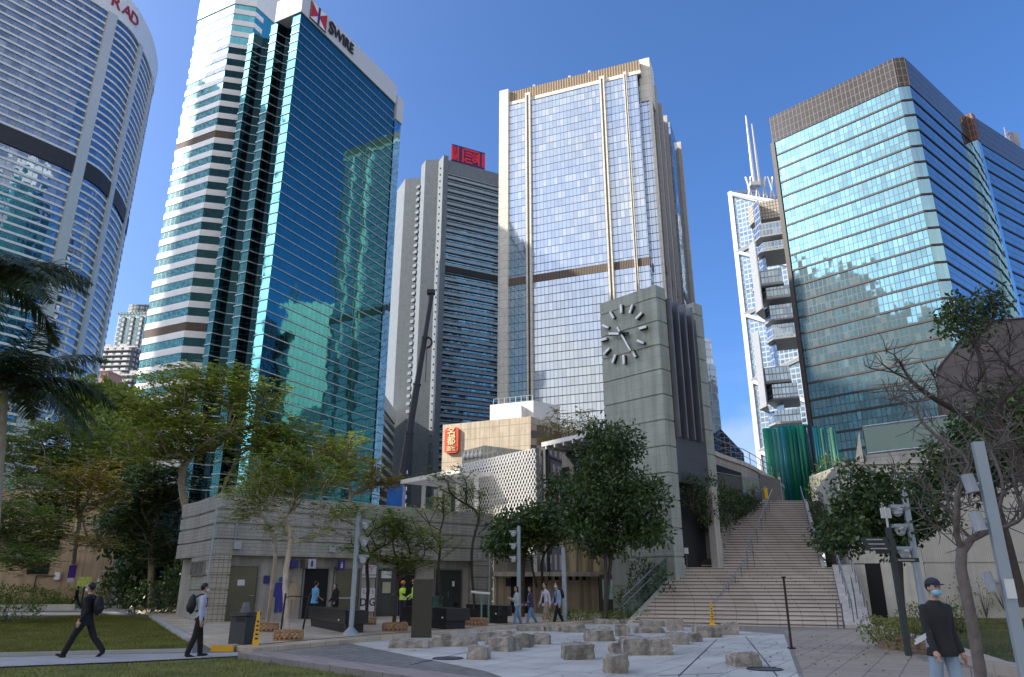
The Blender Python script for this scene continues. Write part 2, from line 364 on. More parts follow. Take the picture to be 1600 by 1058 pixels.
for z in (zs[10]+1.55, zs[24]+1.55):                     # plant floors behind brown louvres
    mb = MB(); mb.prism(offset(ccw([tuple(a) for a in wing]), .05), z, z+2.03); mb.build('plant_louvre', TILE('brown_louvre', (.14, .10, .07), .4, 9, .08, (.1, .07, .05)), t)
mb = MB(); mb.prism([S(19.7, 3.4), S(23.8, 0), S(37.2, 0), S(38.4, 3), S(40.4, 6), S(40.4, 22), S(19.7, 22)], 133.7, 146.3); mb.build('upper_curtain_wall', g_cyan, t)
mb = MB(); mb.prism(offset(ccw([tuple(q) for q in [S(19.7, 3.4), S(23.8, 0), S(37.2, 0), S(37.2, 20), S(19.7, 20)]]), .25), 146.4, 158); mb.build('rooftop_wing', wp, t)
# white band with the name and the flag
bandm = M('band_panel', (.62, .64, .66), .45, var=.04)
mb = MB(); mb.prism([S(-.4, -.4), S(-.4, LR+.3), S(8, LR+.3), S(8, -.4)], 133.75, 140); mb.prism([S(-.35, -.45), S(5, -.45), S(5, 1), S(-.35, 1)], 139.9, 144); mb.build('roof_band', bandm, t)
mb = MB(); mb.prism([S(-.6, LR+.6), S(-.6, LR+3.6), S(14, LR+3.6), S(14, LR+.6)], 128.8, 137); mb.build('stair_core', bandm, t)
mb = MB(); mb.prism([S(-.2, LR+.4), S(-.2, LR+3.4), S(14, LR+3.4), S(14, LR+.4)], 0, 128.7); mb.build('stair_glass', GLASS('side_glass', (.25, .5, .7), 1.5, 2.57, .08, (.2, .4, .5)), t)
redm = M('sign_red', (.55, .02, .03), .5, var=.03); blkm = M('sign_black', (.03, .025, .025), .5); wsm = M('sign_white', (.85, .85, .85), .5, var=.03); blum = M('sign_navy', (.03, .03, .25), .5)
nR = Vector((dR.y, -dR.x, 0))
def face(t0, z, o=.0): return C0.xy.to_3d()+dR*t0+nR*(.45+o)+Vector((0, 0, z))
def facepoly(mb, pts, o=.12, th=.1):
    f = [face(a, z, o+th) for a, z in pts]; b = [face(a, z, o) for a, z in pts]
    mb.quad(*f); n = len(f)
    for i in range(n): mb.quad(b[i], b[(i+1) % n], f[(i+1) % n], f[i])
a0, a1, z0_, z1_ = 2.6, 8.2, 134.4, 139.4; am = (a0+a1)/2; zm = (z0_+z1_)/2
mb = MB(); facepoly(mb, [(a0-.15, z0_-.3), (a1+.25, z0_-.3), (a1+.25, z1_), (a0-.15, z1_)], .02, .08); mb.build('emblem_border', blkm, t)  # black border showing round and below the emblem
mb = MB(); facepoly(mb, [(a0, z0_), (a1, z0_), (a1, z1_), (a0, z1_)], .12, .06); mb.build('emblem_field', wsm, t)
mb = MB(); facepoly(mb, [(a0, z0_+.1), (am, zm), (a0, z1_)], .2, .05); facepoly(mb, [(a1, z0_+.1), (a1, z1_), (am, zm)], .2, .05); mb.build('emblem_triangle', redm, t)
mb = MB(); facepoly(mb, [(am-.35, z0_), (am+.35, z0_), (am+.35, z1_), (am-.35, z1_)], .27, .05); mb.build('emblem_stripe', blum, t)
text('name_lettering', 'S', 5.2, blkm, face(10.2, 136.9, .25), dR, parent=t, depth=.12, bold=.07, sx=.85)
text('name_lettering', 'WIRE', 4.3, blkm, face(15.2, 136.9, .25), dR, parent=t, depth=.12, bold=.07, sx=.78)

# ============ central bronze-and-glass tower
c0 = G(1010, 88, 165); e0 = G(783, 145.5, 165); dF = (e0-c0).normalized(); LF = (e0-c0).length; dS = Vector((-dF.y, dF.x, 0))
if dS.y < 0: dS = -dS
def Q(s, tt, z=0): return c0.xy.to_3d()+dF*s+dS*tt+Vector((0, 0, z))
k = LF/52.0
t = thing('office_tower', 'tall silver-blue gridded glass tower with cream pilasters and a louvred bronze crown', 'office tower', (c0.x, c0.y, 0))
g_ct = GLASS('silver_blue_glass', (.72, .82, .94), 1.25, 2.7, .10, (.10, .13, .17), 0, .010, .16, .05, .001, .22, (.62, .62, .60), lwv=.26, gf=.28, inner=(.28, .36, .44))  # pale pane backing stands in for bright sky mirrored in the front
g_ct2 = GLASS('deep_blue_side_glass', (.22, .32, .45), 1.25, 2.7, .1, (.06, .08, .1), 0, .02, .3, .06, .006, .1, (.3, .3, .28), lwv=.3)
cream = TILE('cream_stone', (.80, .75, .64), 3, 2.7, .05, (.4, .38, .33), .03)
bronze = TILE('bronze_louvre', (.22, .15, .085), .9, 60, .2, (.42, .35, .25), .12, 0)
W = [Q(0, 3), Q(3.5*k, 3), Q(3.5*k, 0), Q(LF-.2, 0), Q(LF-.2, 50), Q(-2, 50), Q(-2, 30), Q(0, 30)]
mb = MB(); W2 = ccw([tuple(q) for q in W]); walls(mb, [Vector(q) for q in W2]+[Vector(W2[0])], 0, 159.4, [0]*8); mb.prism(W2, 159.3, 159.5, 0)
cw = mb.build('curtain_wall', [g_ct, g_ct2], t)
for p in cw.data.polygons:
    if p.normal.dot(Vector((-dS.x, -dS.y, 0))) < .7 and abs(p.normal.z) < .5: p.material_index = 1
crw = []
mb = MB(); mb.prism([Q(2.5, .5), Q(LF-3, .5), Q(LF-3, 20), Q(2.5, 20)], 159.5, 164.8); mb.build('louvred_crown', bronze, t)
mb = MB(); mb.prism([Q(2.2, -.25), Q(LF-3, -.25), Q(LF-3, .5), Q(2.2, .5)], 158.9, 160.2); mb.build('crown_cornice', cream, t)
for (a, b, zt, pr, dn) in ((LF-3, LF+.3, 165.3, .9, 2), (40.7*k, 42.6*k, 161.6, 1.1, 0), (14.4*k, 16.0*k, 160.8, 1.1, 0), (7.0*k, 7.9*k, 160.6, .7, 0)):
    mb = MB(); mb.prism([Q(a, -pr), Q(b, -pr), Q(b, dn), Q(a, dn)], 0, zt); mb.build('pilaster', cream, t)
    if zt < 163:
        mb = MB(); m_ = (a+b)/2; w_ = .16*(b-a); mb.prism([Q(m_-w_, -pr-.06), Q(m_+w_, -pr-.06), Q(m_+w_, -pr+.1), Q(m_-w_, -pr+.1)], 1, zt-1); mb.build('pilaster_groove', M('groove_dark', (.06, .05, .04), .6), t)
mb = MB(); mb.prism([Q(-.4, 2.6), Q(3.2, 2.6), Q(3.2, 10), Q(-.4, 10)], 150, 166.5); mb.prism([Q(-.4, 2.4), Q(.5, 2.4), Q(.5, 3.5), Q(-.4, 3.5)], 0, 150); mb.build('corner_pier', cream, t)
pier = M('grey_stone_pier', (.42, .40, .37), .6)
for (a, b, zt, x) in ((9, 10.6, 160, -1.0), (19, 21, 160, -1.0), (29.5, 31, 162, -1.2), (48, 50.2, 162, -3.2)):
    mb = MB(); mb.prism([Q(x, a), Q(x, b), Q(x+2, b), Q(x+2, a)], 0, zt); mb.build('pilaster', pier, t)
for (z, h) in ((91.2, 2.6),):
    mb = MB(); mb.prism([Q(3.3*k, -.12), Q(LF-3, -.12), Q(LF-3, 1), Q(3.3*k, 1)], z, z+h)
    mb.prism([Q(-.15, 3.5), Q(1, 3.5), Q(1, 30), Q(-.15, 30)], z, z+h); mb.prism([Q(-2.15, 31), Q(-1, 31), Q(-1, 48), Q(-2.15, 48)], z, z+h); mb.build('plant_louvre', TILE('black_bronze_louvre', (.09, .06, .045), .5, 9, .1, (.25, .2, .15)), t)
mb = MB()
for s_ in (20, 27, 40): mb.box(Q(s_, 3, 166), (.8, .8, 2.6))
mb.box(Q(2, 6, 167), (.1, .1, 3)); mb.build('roof_equipment', wp, t)

# ============ right-hand tower: cyan glass, brown crown, chamfered corner
mA = G(1395, 92, 115); mB = G(1412, 90, 115); mL = G(1203, 184, 115); mR = G(1508, 182, 115); mR2 = G(1514, 182, 115); mE = mR2+(G(1600, 240, 115)-mR2)*1.5
dA = (mL-mA).normalized(); dB = (mR-mB).normalized()
t = thing('office_tower', 'broad cyan mirror-glass office block with brown gridded crown and chamfered corner', 'office tower', (mB.x, mB.y, 0))
g_m = GLASS('pale_cyan_glass', (.16, .36, .42), 1.0, 1.97, .15, (.035, .05, .06), 107.4-1.97*60, .02, .3, .04, .005, .16, (.30, .40, .38), lwv=.16, gf=.24, inner=(.16, .28, .30))
g_m2 = GLASS('shade_blue_glass', (.28, .37, .42), 1.0, 1.97, .07, (.07, .06, .055), 107.4-1.97*60, .012, .25, .05, .004, .06, (.2, .25, .25), lwv=.16)
g_mc = GLASS('chamfer_glass', (.34, .6, .72), .9, 3.94, .07, (.3, .4, .45), 107.4-3.94*40, .02, .2, .05, .004)
brn = M('bronze_frame', (.03, .024, .022), .5, .2)
back = mR+dA*45; b2 = mL+dB*34
foot = [mL, mA, mB, mR, mR-dA*1.0, mE-dA*1.0, mE+dA*40, mL+dB*((mE-mB).length)]
foot = [Vector((q.x, q.y, 0)) for q in foot]
def cdist(a, b): return (a-b).length
mb = MB(); mats = [0, 2, 1, 1, 1, 1, 1, 1]
pts = foot+[foot[0]]
for i in range(len(foot)): mb.quad(pts[i], pts[i+1], pts[i+1]+Vector((0, 0, 107.4)), pts[i]+Vector((0, 0, 107.4)), m=mats[i])
mb.build('curtain_wall', [g_m, g_m2, g_mc], t)
crm = TILE('brown_crown_grid', (.055, .044, .036), 1.0, 1.9, .06, (.17, .155, .14), .12, 0)
crs = TILE('brown_crown_shade', (.17, .125, .10), 1.0, 1.9, .05, (.26, .22, .20), .12, 0)
def scale_in(q): return q
mb = MB(); ft = offset(ccw([tuple(q) for q in foot]), .15); mb.prism(ft, 107.4, 115); mb.build('crown', crm, t)
strips(t, 'floor_band', [tuple(q) for q in foot], [107.4-3.94*i for i in range(1, 25)], .42, .18, brn)
half = [tuple(q) for q in (mB+dB*.2, mR-dB*.2, mR-dB*.2+dA*2, mB+dB*.2+dA*2)]
mb = MB(); e_ = mL
mb.prism([mL+dA*.6-dB*.4, mL+dA*-.4-dB*.4, mL-dA*.4+dB*.5, mL+dA*.6+dB*.5], 0, 107.4); mb.build('corner_pier', brn, t)
# strip of paler glass at the step between the two wings
mb = MB(); mb.prism([mR-dA*1.5-dB*.3, mR-dA*1.5+dB*1.9, mR+dB*1.9, mR-dB*.3], 0, 107.2); mb.build('step_glass', g_mc, t)
mb = MB(); mb.prism([mR-dA*1.6-dB*.3, mR-dA*1.6+dB*1.9, mR+dB*1.9, mR-dB*.3], 107.3, 115.2); mb.build('step_crown', TILE('red_brown_grid', (.14, .06, .045), .9, 1.9, .06, (.3, .25, .22)), t)
# cream building with an aerial behind it at the frame's edge
p1 = G(1578, 236, 150)
t = thing('apartment_block', 'cream block with a lattice aerial just showing behind the cyan glass office block', 'building', (p1.x, p1.y, 0))
mb = MB(); mb.prism([p1, p1+Vector((30, 18, 0)), p1+Vector((10, 50, 0)), p1+Vector((-20, 32, 0))], 0, 152); mb.build('wall', cream, t)
mb = MB()
q0 = Vector((p1.x+6, p1.y+8, 152)); 
for dx, dy in ((0, 0), (2, 0), (1, 2)): mb.tube([q0+Vector((dx, dy, 0)), q0+Vector((1, .7, 14))], .18, 5)
for z in range(2, 12, 2): mb.tube([q0+Vector((0, 0, z)), q0+Vector((2, 0, z+2)), q0+Vector((1, 2, z))], .12, 4)
mb.box(q0+Vector((4, 1, 9)), (3.5, .3, 6)); mb.build('aerial', M('aerial_metal', (.25, .25, .28), .5), t)

# ============ grey slab tower with rooftop sign
g0 = G(700, 250, 170); g1 = G(781, 272, 170); dG = (g1-g0).normalized(); g2 = G(634, 287, 170); dH = (g2-g0).normalized()
dH = Vector((-dG.y, dG.x, 0)); 
t = thing('office_tower', 'grey slab tower with ribbon windows and a red sign standing on its roof', 'office tower', (g0.x, g0.y, 0))
greyt = TILE('grey_tile_cladding', (.165, .19, .205), 1.6, 3.05, .06, (.2, .21, .22), .04)
greys = M('grey_spandrel', (.34, .38, .41), .5)
g_g = GLASS('green_black_glass', (.10, .22, .25), 1.6, 3.05, .1, (.08, .1, .1), 0, .03, .4, .06, .006, .25, (.25, .3, .28))
LG = 30
def T(s, u_, z=0): return g0.xy.to_3d()+dG*s+dH*u_+Vector((0, 0, z))
mb = MB(); mb.prism([T(0, .6), T(LG, .6), T(LG, 24), T(0, 24)], 0, 163); mb.build('ribbon_glass', g_g, t)
mb = MB(); mb.prism([T(-2.2, -.6), T(0, -.6), T(0, 5), T(-2.2, 5)], 0, 171.5); mb.prism([T(-.2, 0), T(LG, 0), T(LG, 24), T(-.2, 24)], 163, 170); mb.build('front_pier', greyt, t)
mb = MB(); mb.prism([T(-2.2, 5), T(-7, 8), T(-7, 13), T(-2.2, 13)], 0, 172.5)
mb.prism([T(-6.5, 15), T(-12, 19), T(-12, 30), T(-6.5, 30)], 0, 168); mb.build('side_block', greyt, t)
mb = MB(); mb.prism([T(-5.5, 12), T(-5.5, 17), T(0, 17), T(0, 12)], 0, 167); mb.build('stair_recess', M('recess_dark', (.05, .055, .06), .6), t)
for k_, z in enumerate(frange(12, 162, 3.05)):
    mb = MB(); h = 1.15
    mb.prism([T(.1, -.25), T(LG, -.25), T(LG, 1), T(.1, 1)], z, z+h); mb.prism([T(.1, -.75), T(LG, -.75), T(LG, 0), T(.1, 0)], z+h+.35, z+h+.6); mb.build('spandrel', greys, t)
    mb = MB(); mb.box(T(-6.9, 14, z+.8), (1.9, 2.2, 1.3), 40); mb.build('landing_slab', greyt, t)
z = sz(720, 425, g0.xy.to_3d(), dG)[1]
mb = MB(); mb.prism([T(.2, -.8), T(LG, -.8), T(LG, .2), T(.2, .2)], z-1.3, z+1.3); mb.build('plant_louvre', M('plant_black', (.02, .02, .02), .7), t)
vb_ = M('vent_black', (.05, .05, .05))
for z in frange(14, 168, 3.05):
    mb = MB(); mb.box(T(-2.35, 2.2, z), (.5, .5, .5), 0); mb.build('vent', vb_, t)
sA = T(2.2, 0, 171); LS = 15.5
navy = M('navy_sign_face', (.035, .02, .12), .5, var=.05); rsign = M('red_sign_stroke', (.75, .02, .05), .4, var=.03)
mb = MB(); mb.prism([T(1.5, .2), T(1.5+LS, .2), T(1.5+LS, .6), T(1.5, .6)], 170.2, 178.5); bd = mb.build('sign_board', navy, t)
def sgn(pl): 
    mb = MB()
    for (a, b, c, d) in pl:      # bars from (a,b) to (c,d) in sign units
        A = T(1.5+a, .1, 170.2+b); B = T(1.5+c, .1, 170.2+d); dd = (B-A).normalized(); w = dd.cross(Vector((dG.y, -dG.x, 0)))*.42; o_ = Vector((dG.y, -dG.x, 0))*.15
        mb.quad(A-w+o_, B-w+o_, B+w+o_, A+w+o_); mb.quad(A+w+o_, B+w+o_, B+w, A+w); mb.quad(A-w, B-w, B-w+o_, A-w+o_)
    mb.build('sign_glyph', rsign, bd)
sgn([(.6, .6, .6, 7.6), (.6, 7, 2.8, 1.2), (2.9, .6, 2.9, 7.6), (1.6, .8, 1.6, 7)])
sgn([(5.2, .5, 5.2, 7.4), (5.2, 7.2, 12.6, 7.2), (12.6, 7.2, 12.6, .8), (6.3, 5.8, 9.5, 5.8), (6.3, 4.4, 9.3, 4.4), (6.3, 2.8, 9, 2.8), (6.3, 1.2, 9.6, 1.2), (6.4, 2.8, 6.4, 1.2), (10.6, 6.4, 9.8, 2.2), (9.4, 4.9, 12.2, 4.9), (9.9, 2.0, 11.8, 2.6), (10.2, 3.6, 11.6, 3.6), (11.8, 6.2, 11.8, 2.2)])
sgn([(14.4, .6, 14.4, 7.2), (15.1, .5, 15.1, 7.4)])

# ============ curved white-banded hotel tower
zb = 188
r2 = G(175, 24, zb); r3 = G(218, 73, zb); r4 = G(236, 123, zb)
r1 = r2-az(36)*34; r0 = r1-az(48)*14
ctrl = [r0, r1, r2, r3, r4, r4+az(-30)*14, r4+az(-62)*26, r4+az(-80)*44]
def catmull(c, n=6):
    out = []
    for i in range(len(c)-1):
        p0, p1, p2, p3 = c[max(i-1, 0)], c[i], c[i+1], c[min(i+2, len(c)-1)]
        for k in range(n):
            u = k/n; out.append(.5*((2*p1)+(p2-p0)*u+(2*p0-5*p1+4*p2-p3)*u*u+(3*p1-p0-3*p2+p3)*u**3))
    out.append(c[-1]); return out
cur = [Vector((q.x, q.y, 0)) for q in catmull(ctrl)]
bk = [cur[-1]+Vector((-6, -30, 0)), cur[0]+Vector((-24, 22, 0))]
t = thing('hotel_tower', 'white-banded curved hotel tower with grey ribs and red lettering at its top edge', 'hotel tower', (r2.x, r2.y, 0))
g_c = GLASS('hotel_blue_glass', (.30, .36, .44), 2.4, 2.72, .12, (.12, .2, .3), 0, .05, .3, .04, .03, .0, gf=.05)
hb = M('hotel_white_band', (.74, .75, .76), .4, var=.04); hr = M('hotel_rib', (.50, .53, .56), .4, var=.05)
mb = MB(); pf = ccw([tuple(q) for q in cur+bk]); walls(mb, [Vector(q) for q in pf]+[Vector(pf[0])], 0, zb, 0); mb.build('curtain_wall', g_c, t)
strips(t, 'floor_band', pf, frange(14, zb-1, 2.72), .72, .28, hb)
mb = MB(); mb.prism(offset(pf, .5), zb, zb+11); mb.build('parapet', hb, t)
for i, w in ((6, 3.0), (12, 3.2), (18, 2.4), (24, 2.0), (30, 2)):
    p = cur[i]; d = (cur[i+1]-cur[i-1]).normalized(); nn = Vector((d.y, -d.x, 0))
    mb = MB(); mb.prism([p-d*w/2+nn*.9, p+d*w/2+nn*.9, p+d*w/2-nn, p-d*w/2-nn], 0, zb+.4); mb.build('rib', hr, t)
zz = sz(85, 243, cur[6], (cur[12]-cur[6]).normalized())[1]
mb = MB(); q = offset(pf, .4); n = len(pf)
mb.prism(q, zz-3.2, zz+2.4); mb.build('plant_louvre', M('hotel_plant', (.035, .035, .045), .6), t)
redl = M('hotel_letter_red', (.35, .03, .05), .4)
for ch, i, f in (('D', 14, .75), ('A', 13, .35), ('R', 12, .0), ('N', 10, .6)):
    p = cur[i].lerp(cur[i+1], f); d = (cur[i+1]-cur[i]).normalized(); nn = Vector((d.y, -d.x, 0))
    text('letter', ch, 6.2, redl, p+nn*.75+Vector((0, 0, zb+5.2)), d, parent=t, depth=.15, bold=.03)

# ============ angular neighbour at the left edge
k0 = G(62, 0, 182); fa = az(72-180); fb = az(-15)
t = thing('hotel_tower', 'blue glass hotel tower with white floor bands, cut off by the left edge', 'hotel tower', (k0.x, k0.y, 0))
pk = [k0+fa*40, k0, k0+fb*22, k0+fb*22+fa*40]; pk = ccw([(q.x, q.y, 0) for q in pk])
g_k = GLASS('neighbour_blue_glass', (.34, .42, .55), 3.2, 3.5, .08, (.1, .2, .35), 0, .05, .3, .04, .03, gf=.05)
mb = MB(); walls(mb, [Vector(q) for q in pk]+[Vector(pk[0])], 0, 196, 0); mb.prism(pk, 196, 197); mb.build('curtain_wall', g_k, t)
strips(t, 'floor_band', pk, frange(10, 196, 3.5), .8, .3, hb)
# dark blue link between the two
mb = MB(); j = k0+fb*20; mb.prism([j, j+az(40)*9, j+az(40)*9+az(-50)*14, j+az(-50)*14], 0, 178); mb.build('link_glass', GLASS('link_glass', (.10, .22, .48), 6, 3.5, .05, (.05, .1, .25), 0, .01, .1), t)

# ============ faceted white-braced skyscraper far right
bL = G(1142, 304, 300); bN = bL+az(128)*60; bK = bL+az(38)*60; bM_ = bN+az(38)*60
t = thing('skyscraper', 'distant glass skyscraper with white diagonal bracing and twin white masts', 'skyscraper', (bL.x, bL.y, 0))
g_b = GLASS('braced_tower_glass', (.30, .42, .50), 3.2, 4, .5, (.30, .34, .38), 0, .008, .3, .05, lwv=.9)
wb = M('white_brace', (.50, .51, .52), .35, var=.02)
f3 = lambda q: Vector((q.x, q.y, 0))
A_, B_, C_, D_ = f3(bL), f3(bN), f3(bM_), f3(bK)
mb = MB(); mb.prism([A_, B_, C_, D_], 0, [300, 262, 300, 330]); mb.build('curtain_wall', g_b, t)
def brace(mb, a, b, w=2.6): mb.tube([a, b], w, 4)
mb = MB(); Z = lambda z: Vector((0, 0, z)); oo = az(218)*.8
for (a, b) in ((A_, B_), (A_, D_)):
    zt = 300; i = 0
    z = 300
    for z in (300, 248, 196, 144, 92, 40): 
        m_ = 52
        for (p, q, za, zb_) in ((a, b, z, z-m_/2-8), (b, a, z-m_/2-8, z-m_)):
            brace(mb, p+oo+Z(za), q+oo+Z(zb_), 2.0)
brace(mb, A_+Z(0), A_+Z(302), 2.4); brace(mb, B_+Z(0), B_+Z(262), 2.2); brace(mb, A_+Z(300), B_+Z(262), 2.4); brace(mb, A_+Z(300), D_+Z(330), 2.4); brace(mb, D_+Z(0), D_+Z(330), 3)
mb.build('bracing', wb, t)
for (u, v0, v1) in ((1176, 292, 181), (1184, 292, 194)):
    a = Y(u+3, v0, 520); b = Y(u-9 if u < 1180 else u-8, v1, 520); mb = MB(); mb.tube([a, Vector((a.x, a.y, b.z*.55+a.z*.45)), Vector((a.x, a.y, b.z))], [1.6, 1.2, .6], 6); mb.build('mast', wb, t)
mb = MB(); a = Y(1178, 290, 520); mb.box(a, (8, 8, 3)); 
for k in range(4): mb.tube([a+Vector((-6+k*6, 0, -14)), a+Vector((-2+k*6, 0, 8))], .9, 4); mb.tube([a+Vector((-6+k*6, 0, 8)), a+Vector((-2+k*6, 0, -14))], .9, 4)
mb.build('mast_truss', wb, t)

# ============ faceted office tower with projecting glass boxes
l0 = Y(1180, 420, 330); 
t = thing('office_tower', 'faceted blue-grey tower with projecting glass boxes beside the cyan block', 'office tower', (l0.x, l0.y, 0))
g_l = GLASS('faceted_tower_glass', (.42, .52, .56), 1.7, 3.4, .3, (.34, .35, .35), 0, .03, .3, .05, .01, .2, (.5, .5, .45), lwv=.7)
sof = M('dark_soffit', (.30, .30, .29), .6); concl = M('pale_fin', (.5, .48, .43), .6)
def ub(u0, u1, v0, v1, yy, dep, nm='glass_box', mt=None, a=0, soff=True):
    a0 = Y(u0, v0, yy); a1 = Y(u1, v1, yy); c = az(118); L_ = (a1.x-a0.x)
    p = Vector((a0.x, yy, 0)); poly = [p, p+az(112)*L_*1.1, p+az(112)*L_*1.1+az(22)*dep, p+az(22)*dep, p+az(-30)*4+az(22)*3]
    mb = MB(); mb.prism(poly, a1.z, a0.z); bx = mb.build(nm, mt or g_l, t)
    if soff: mb = MB(); mb.prism(offset(ccw([tuple(q) for q in poly]), .35), a1.z-.9, a1.z-.05); mb.build('box_soffit', sof, bx)
ub(1184, 1240, 312, 760, 345, 30, 'shaft', soff=False)
ub(1176, 1240, 318, 345, 352, 20, 'crown', TILE('lattice_crown', (.5, .45, .36), 1.5, 2, .3, (.2, .17, .14)), soff=False)
for (u0, v0, v1) in ((1187, 350, 369), (1194, 379, 391), (1184, 424, 446), (1198, 449, 466), (1204, 478, 499), (1208, 508, 528), (1196, 575, 597), (1208, 601, 622), (1212, 642, 660)):
    ub(u0-2, u0+34, v0, v1, 341, 20)
for (u0, v0, v1) in ((1178, 375, 480), (1184, 515, 632)):
    ub(u0, u0+14, v0, v1, 332, 16, mt=grey_panel)

# ============ small glass tower behind the clock tower
s0 = Y(1099, 527, 300)
t = thing('office_tower', 'slim pale glass tower rising just behind the clock tower', 'office tower', (s0.x, 300, 0))
p = Vector((s0.x-4, 300, 0)); mb = MB(); w = Y(1113, 530, 300).x-s0.x
g_s = GLASS('slim_tower_glass', (.5, .62, .7), 3, 3.4, .2, (.5, .52, .55), 0, .02, .3, .08, lwv=.9)
mb.prism([p, p+Vector((w+4, 2, 0)), p+Vector((w+4, 25, 0)), p+Vector((0, 25, 0))], 0, s0.z); mb.build('curtain_wall', g_s, t)
mb = MB(); p = Vector((s0.x-5, 296, 0)); w = Y(1119, 570, 296).x-s0.x; zt = Y(1110, 570, 296).z; mb.prism([p, p+Vector((w+5, 1, 0)), p+Vector((w+5, 22, 0)), p+Vector((0, 22, 0))], 0, zt); mb.build('podium_block', GLASS('podium_glass', (.3, .4, .5), 3, 3.4, .3, (.3, .33, .36)), t)
mb = MB(); a = Y(1126, 670, 290); b = Y(1162, 708, 290); mb.prism([Vector((a.x, 290, 0)), Vector((b.x, 290, 0)), Vector((b.x, 305, 0)), Vector((a.x, 305, 0))], 0, [a.z, b.z, b.z, a.z]); mb.build('sloped_atrium', GLASS('atrium_glass', (.35, .45, .55), 2, 2, .15, (.3, .33, .36)), t)

# ============ unseen towers, those at left added to shade the park; mirrored in the glass
def offtower(cx, cy, w, d, a, H, label, mat, bm, fh=3.6, bh=1.3, cr=None):
    t = thing('office_tower', label, 'office tower', (cx, cy, 0)); u = az(a); v = az(a+90); c = Vector((cx, cy, 0))
    p = [c-u*w/2-v*d/2, c+u*w/2-v*d/2, c+u*w/2+v*d/2, c-u*w/2+v*d/2]; p = ccw([tuple(q) for q in p])
    mb = MB(); walls(mb, [Vector(q) for q in p]+[Vector(p[0])], 0, H, 0); mb.prism(p, H-.1, H); mb.build('curtain_wall', mat, t)
    strips(t, 'floor_band', p, frange(8, H-2, fh), bh, .3, bm)
    mb = MB(); mb.prism(offset(p, .4), H-.05, H+(cr or 5)); mb.build('parapet', bm, t)
g_o = GLASS('brown_office_glass', (.45, .47, .45), 1.6, 3.6, .2, (.2, .15, .1), tilt=.02)
g_o2 = GLASS('green_office_glass', (.4, .48, .48), 1.6, 3.6, .2, (.1, .12, .12), tilt=.02)
sandm = M('sand_spandrel', (.8, .77, .7), .7); palem = M('light_spandrel', (.8, .8, .76), .7)
offtower(-262, 108, 49, 26, 0, 240, 'added bronze banded tower beyond the left edge, shading the teal tower', g_o, sandm)
offtower(-262, 45.5, 43, 30, 0, 206, 'added green glass tower beyond the left edge, the broader of a shading pair', g_o2, palem)
offtower(-262, 5.5, 19, 30, 0, 206, 'added green glass tower beyond the left edge, the slimmer of a shading pair', g_o2, palem)
offtower(-262, -49, 88, 30, 0, 172, 'added sand-coloured slab shading the plaza from left of the viewer', g_o, sandm, bh=1.8)
offtower(-52, -150, 34, 60, 0, 104, 'pale office slab behind the viewer', g_o2, palem, bh=1.7)
offtower(30, -190, 40, 50, 20, 120, 'bronze office slab far behind the viewer', g_o, sandm, bh=1.7)
offtower(-62, 258, 30, 34, 0, 60, 'low green office block hidden behind the teal tower', g_o2, palem)
# ============ the ground and everything laid on it
def sheet(name, poly, z, mat, kind='structure', ang=0, thick=None, m=None):
    mb = MB(); poly = ccw([(p[0], p[1], 0) for p in poly])
    if thick: mb.prism(poly, z-thick, z, bot=False)
    else: mb.quad(*[(p[0], p[1], z) for p in poly])
    o = mb.build(name, mat, None, ang=ang); o['kind'] = kind; return o
pav = TILE('dark_paving', (.27, .25, .21), .6, .3, .008, (.07, .07, .065), .1, .75, .5, bump=.2)
sheet('ground', [(-1500, -600), (1500, -600), (1500, 1800), (-1500, 1800)], 0, M('ground_asphalt', (.12, .12, .115), .9, bump=.2))
# plaza of pale slabs, hatched paving, dark band, brown paving round it
slab = TILE('pale_slab', (.54, .53, .48), 1.2, 2.4, .012, (.12, .12, .11), .05, .55, .5, bump=.15, mvar=.26)
hatch = TILE('hatched_paving', (.24, .23, .20), .22, .22, .008, (.08, .08, .075), .16, .8, .5, (.17, .16, .14), bump=.3)
brown = TILE('brown_paving', (.37, .31, .24), .6, .6, .01, (.1, .09, .08), .05, .75, 0, bump=.2)
buff = TILE('buff_paving', (.56, .47, .34), .6, .3, .008, (.2, .17, .14), .09, .7, .5, bump=.2, mvar=.22)
E1 = G(395, 1022); E2 = G(660, 1058); dE = (E2-E1).normalized()
sheet('plaza_paving', [G(380, 1020), G(420, 1012), G(1010, 968), G(1330, 980), G(1420, 990), (14, 8), (-3, 8)], .004, pav, ang=44)
sheet('hatched_paving', [G(470, 1021), G(545, 1006), G(760, 1050), G(830, 1075), E2+dE*4], .008, hatch, ang=44)
sheet('plaza_slabs', [G(545, 1006), G(610, 1000), G(760, 985), G(960, 972), G(1225, 992), G(1248, 1058), (8.2, 8), (2, 8), G(830, 1075), G(760, 1050)], .012, slab, ang=30)
sheet('brown_paving', [G(1225, 986), G(1330, 984), G(1375, 994), (9.4, 18), (10.5, 8), (8.6, 8), G(1256, 1058), G(1234, 995)], .008, brown, ang=30)
joint = M('slot_drain', (.03, .03, .03), .6)
mb = MB()
for (a, b) in (((545, 1006), (760, 1050)), ((640, 1040), (860, 990)), ((1165, 995), (1215, 1058)), ((1030, 1030), (1130, 1058))):
    mb.slab(G(*a), G(*b), .035, .013, .017)
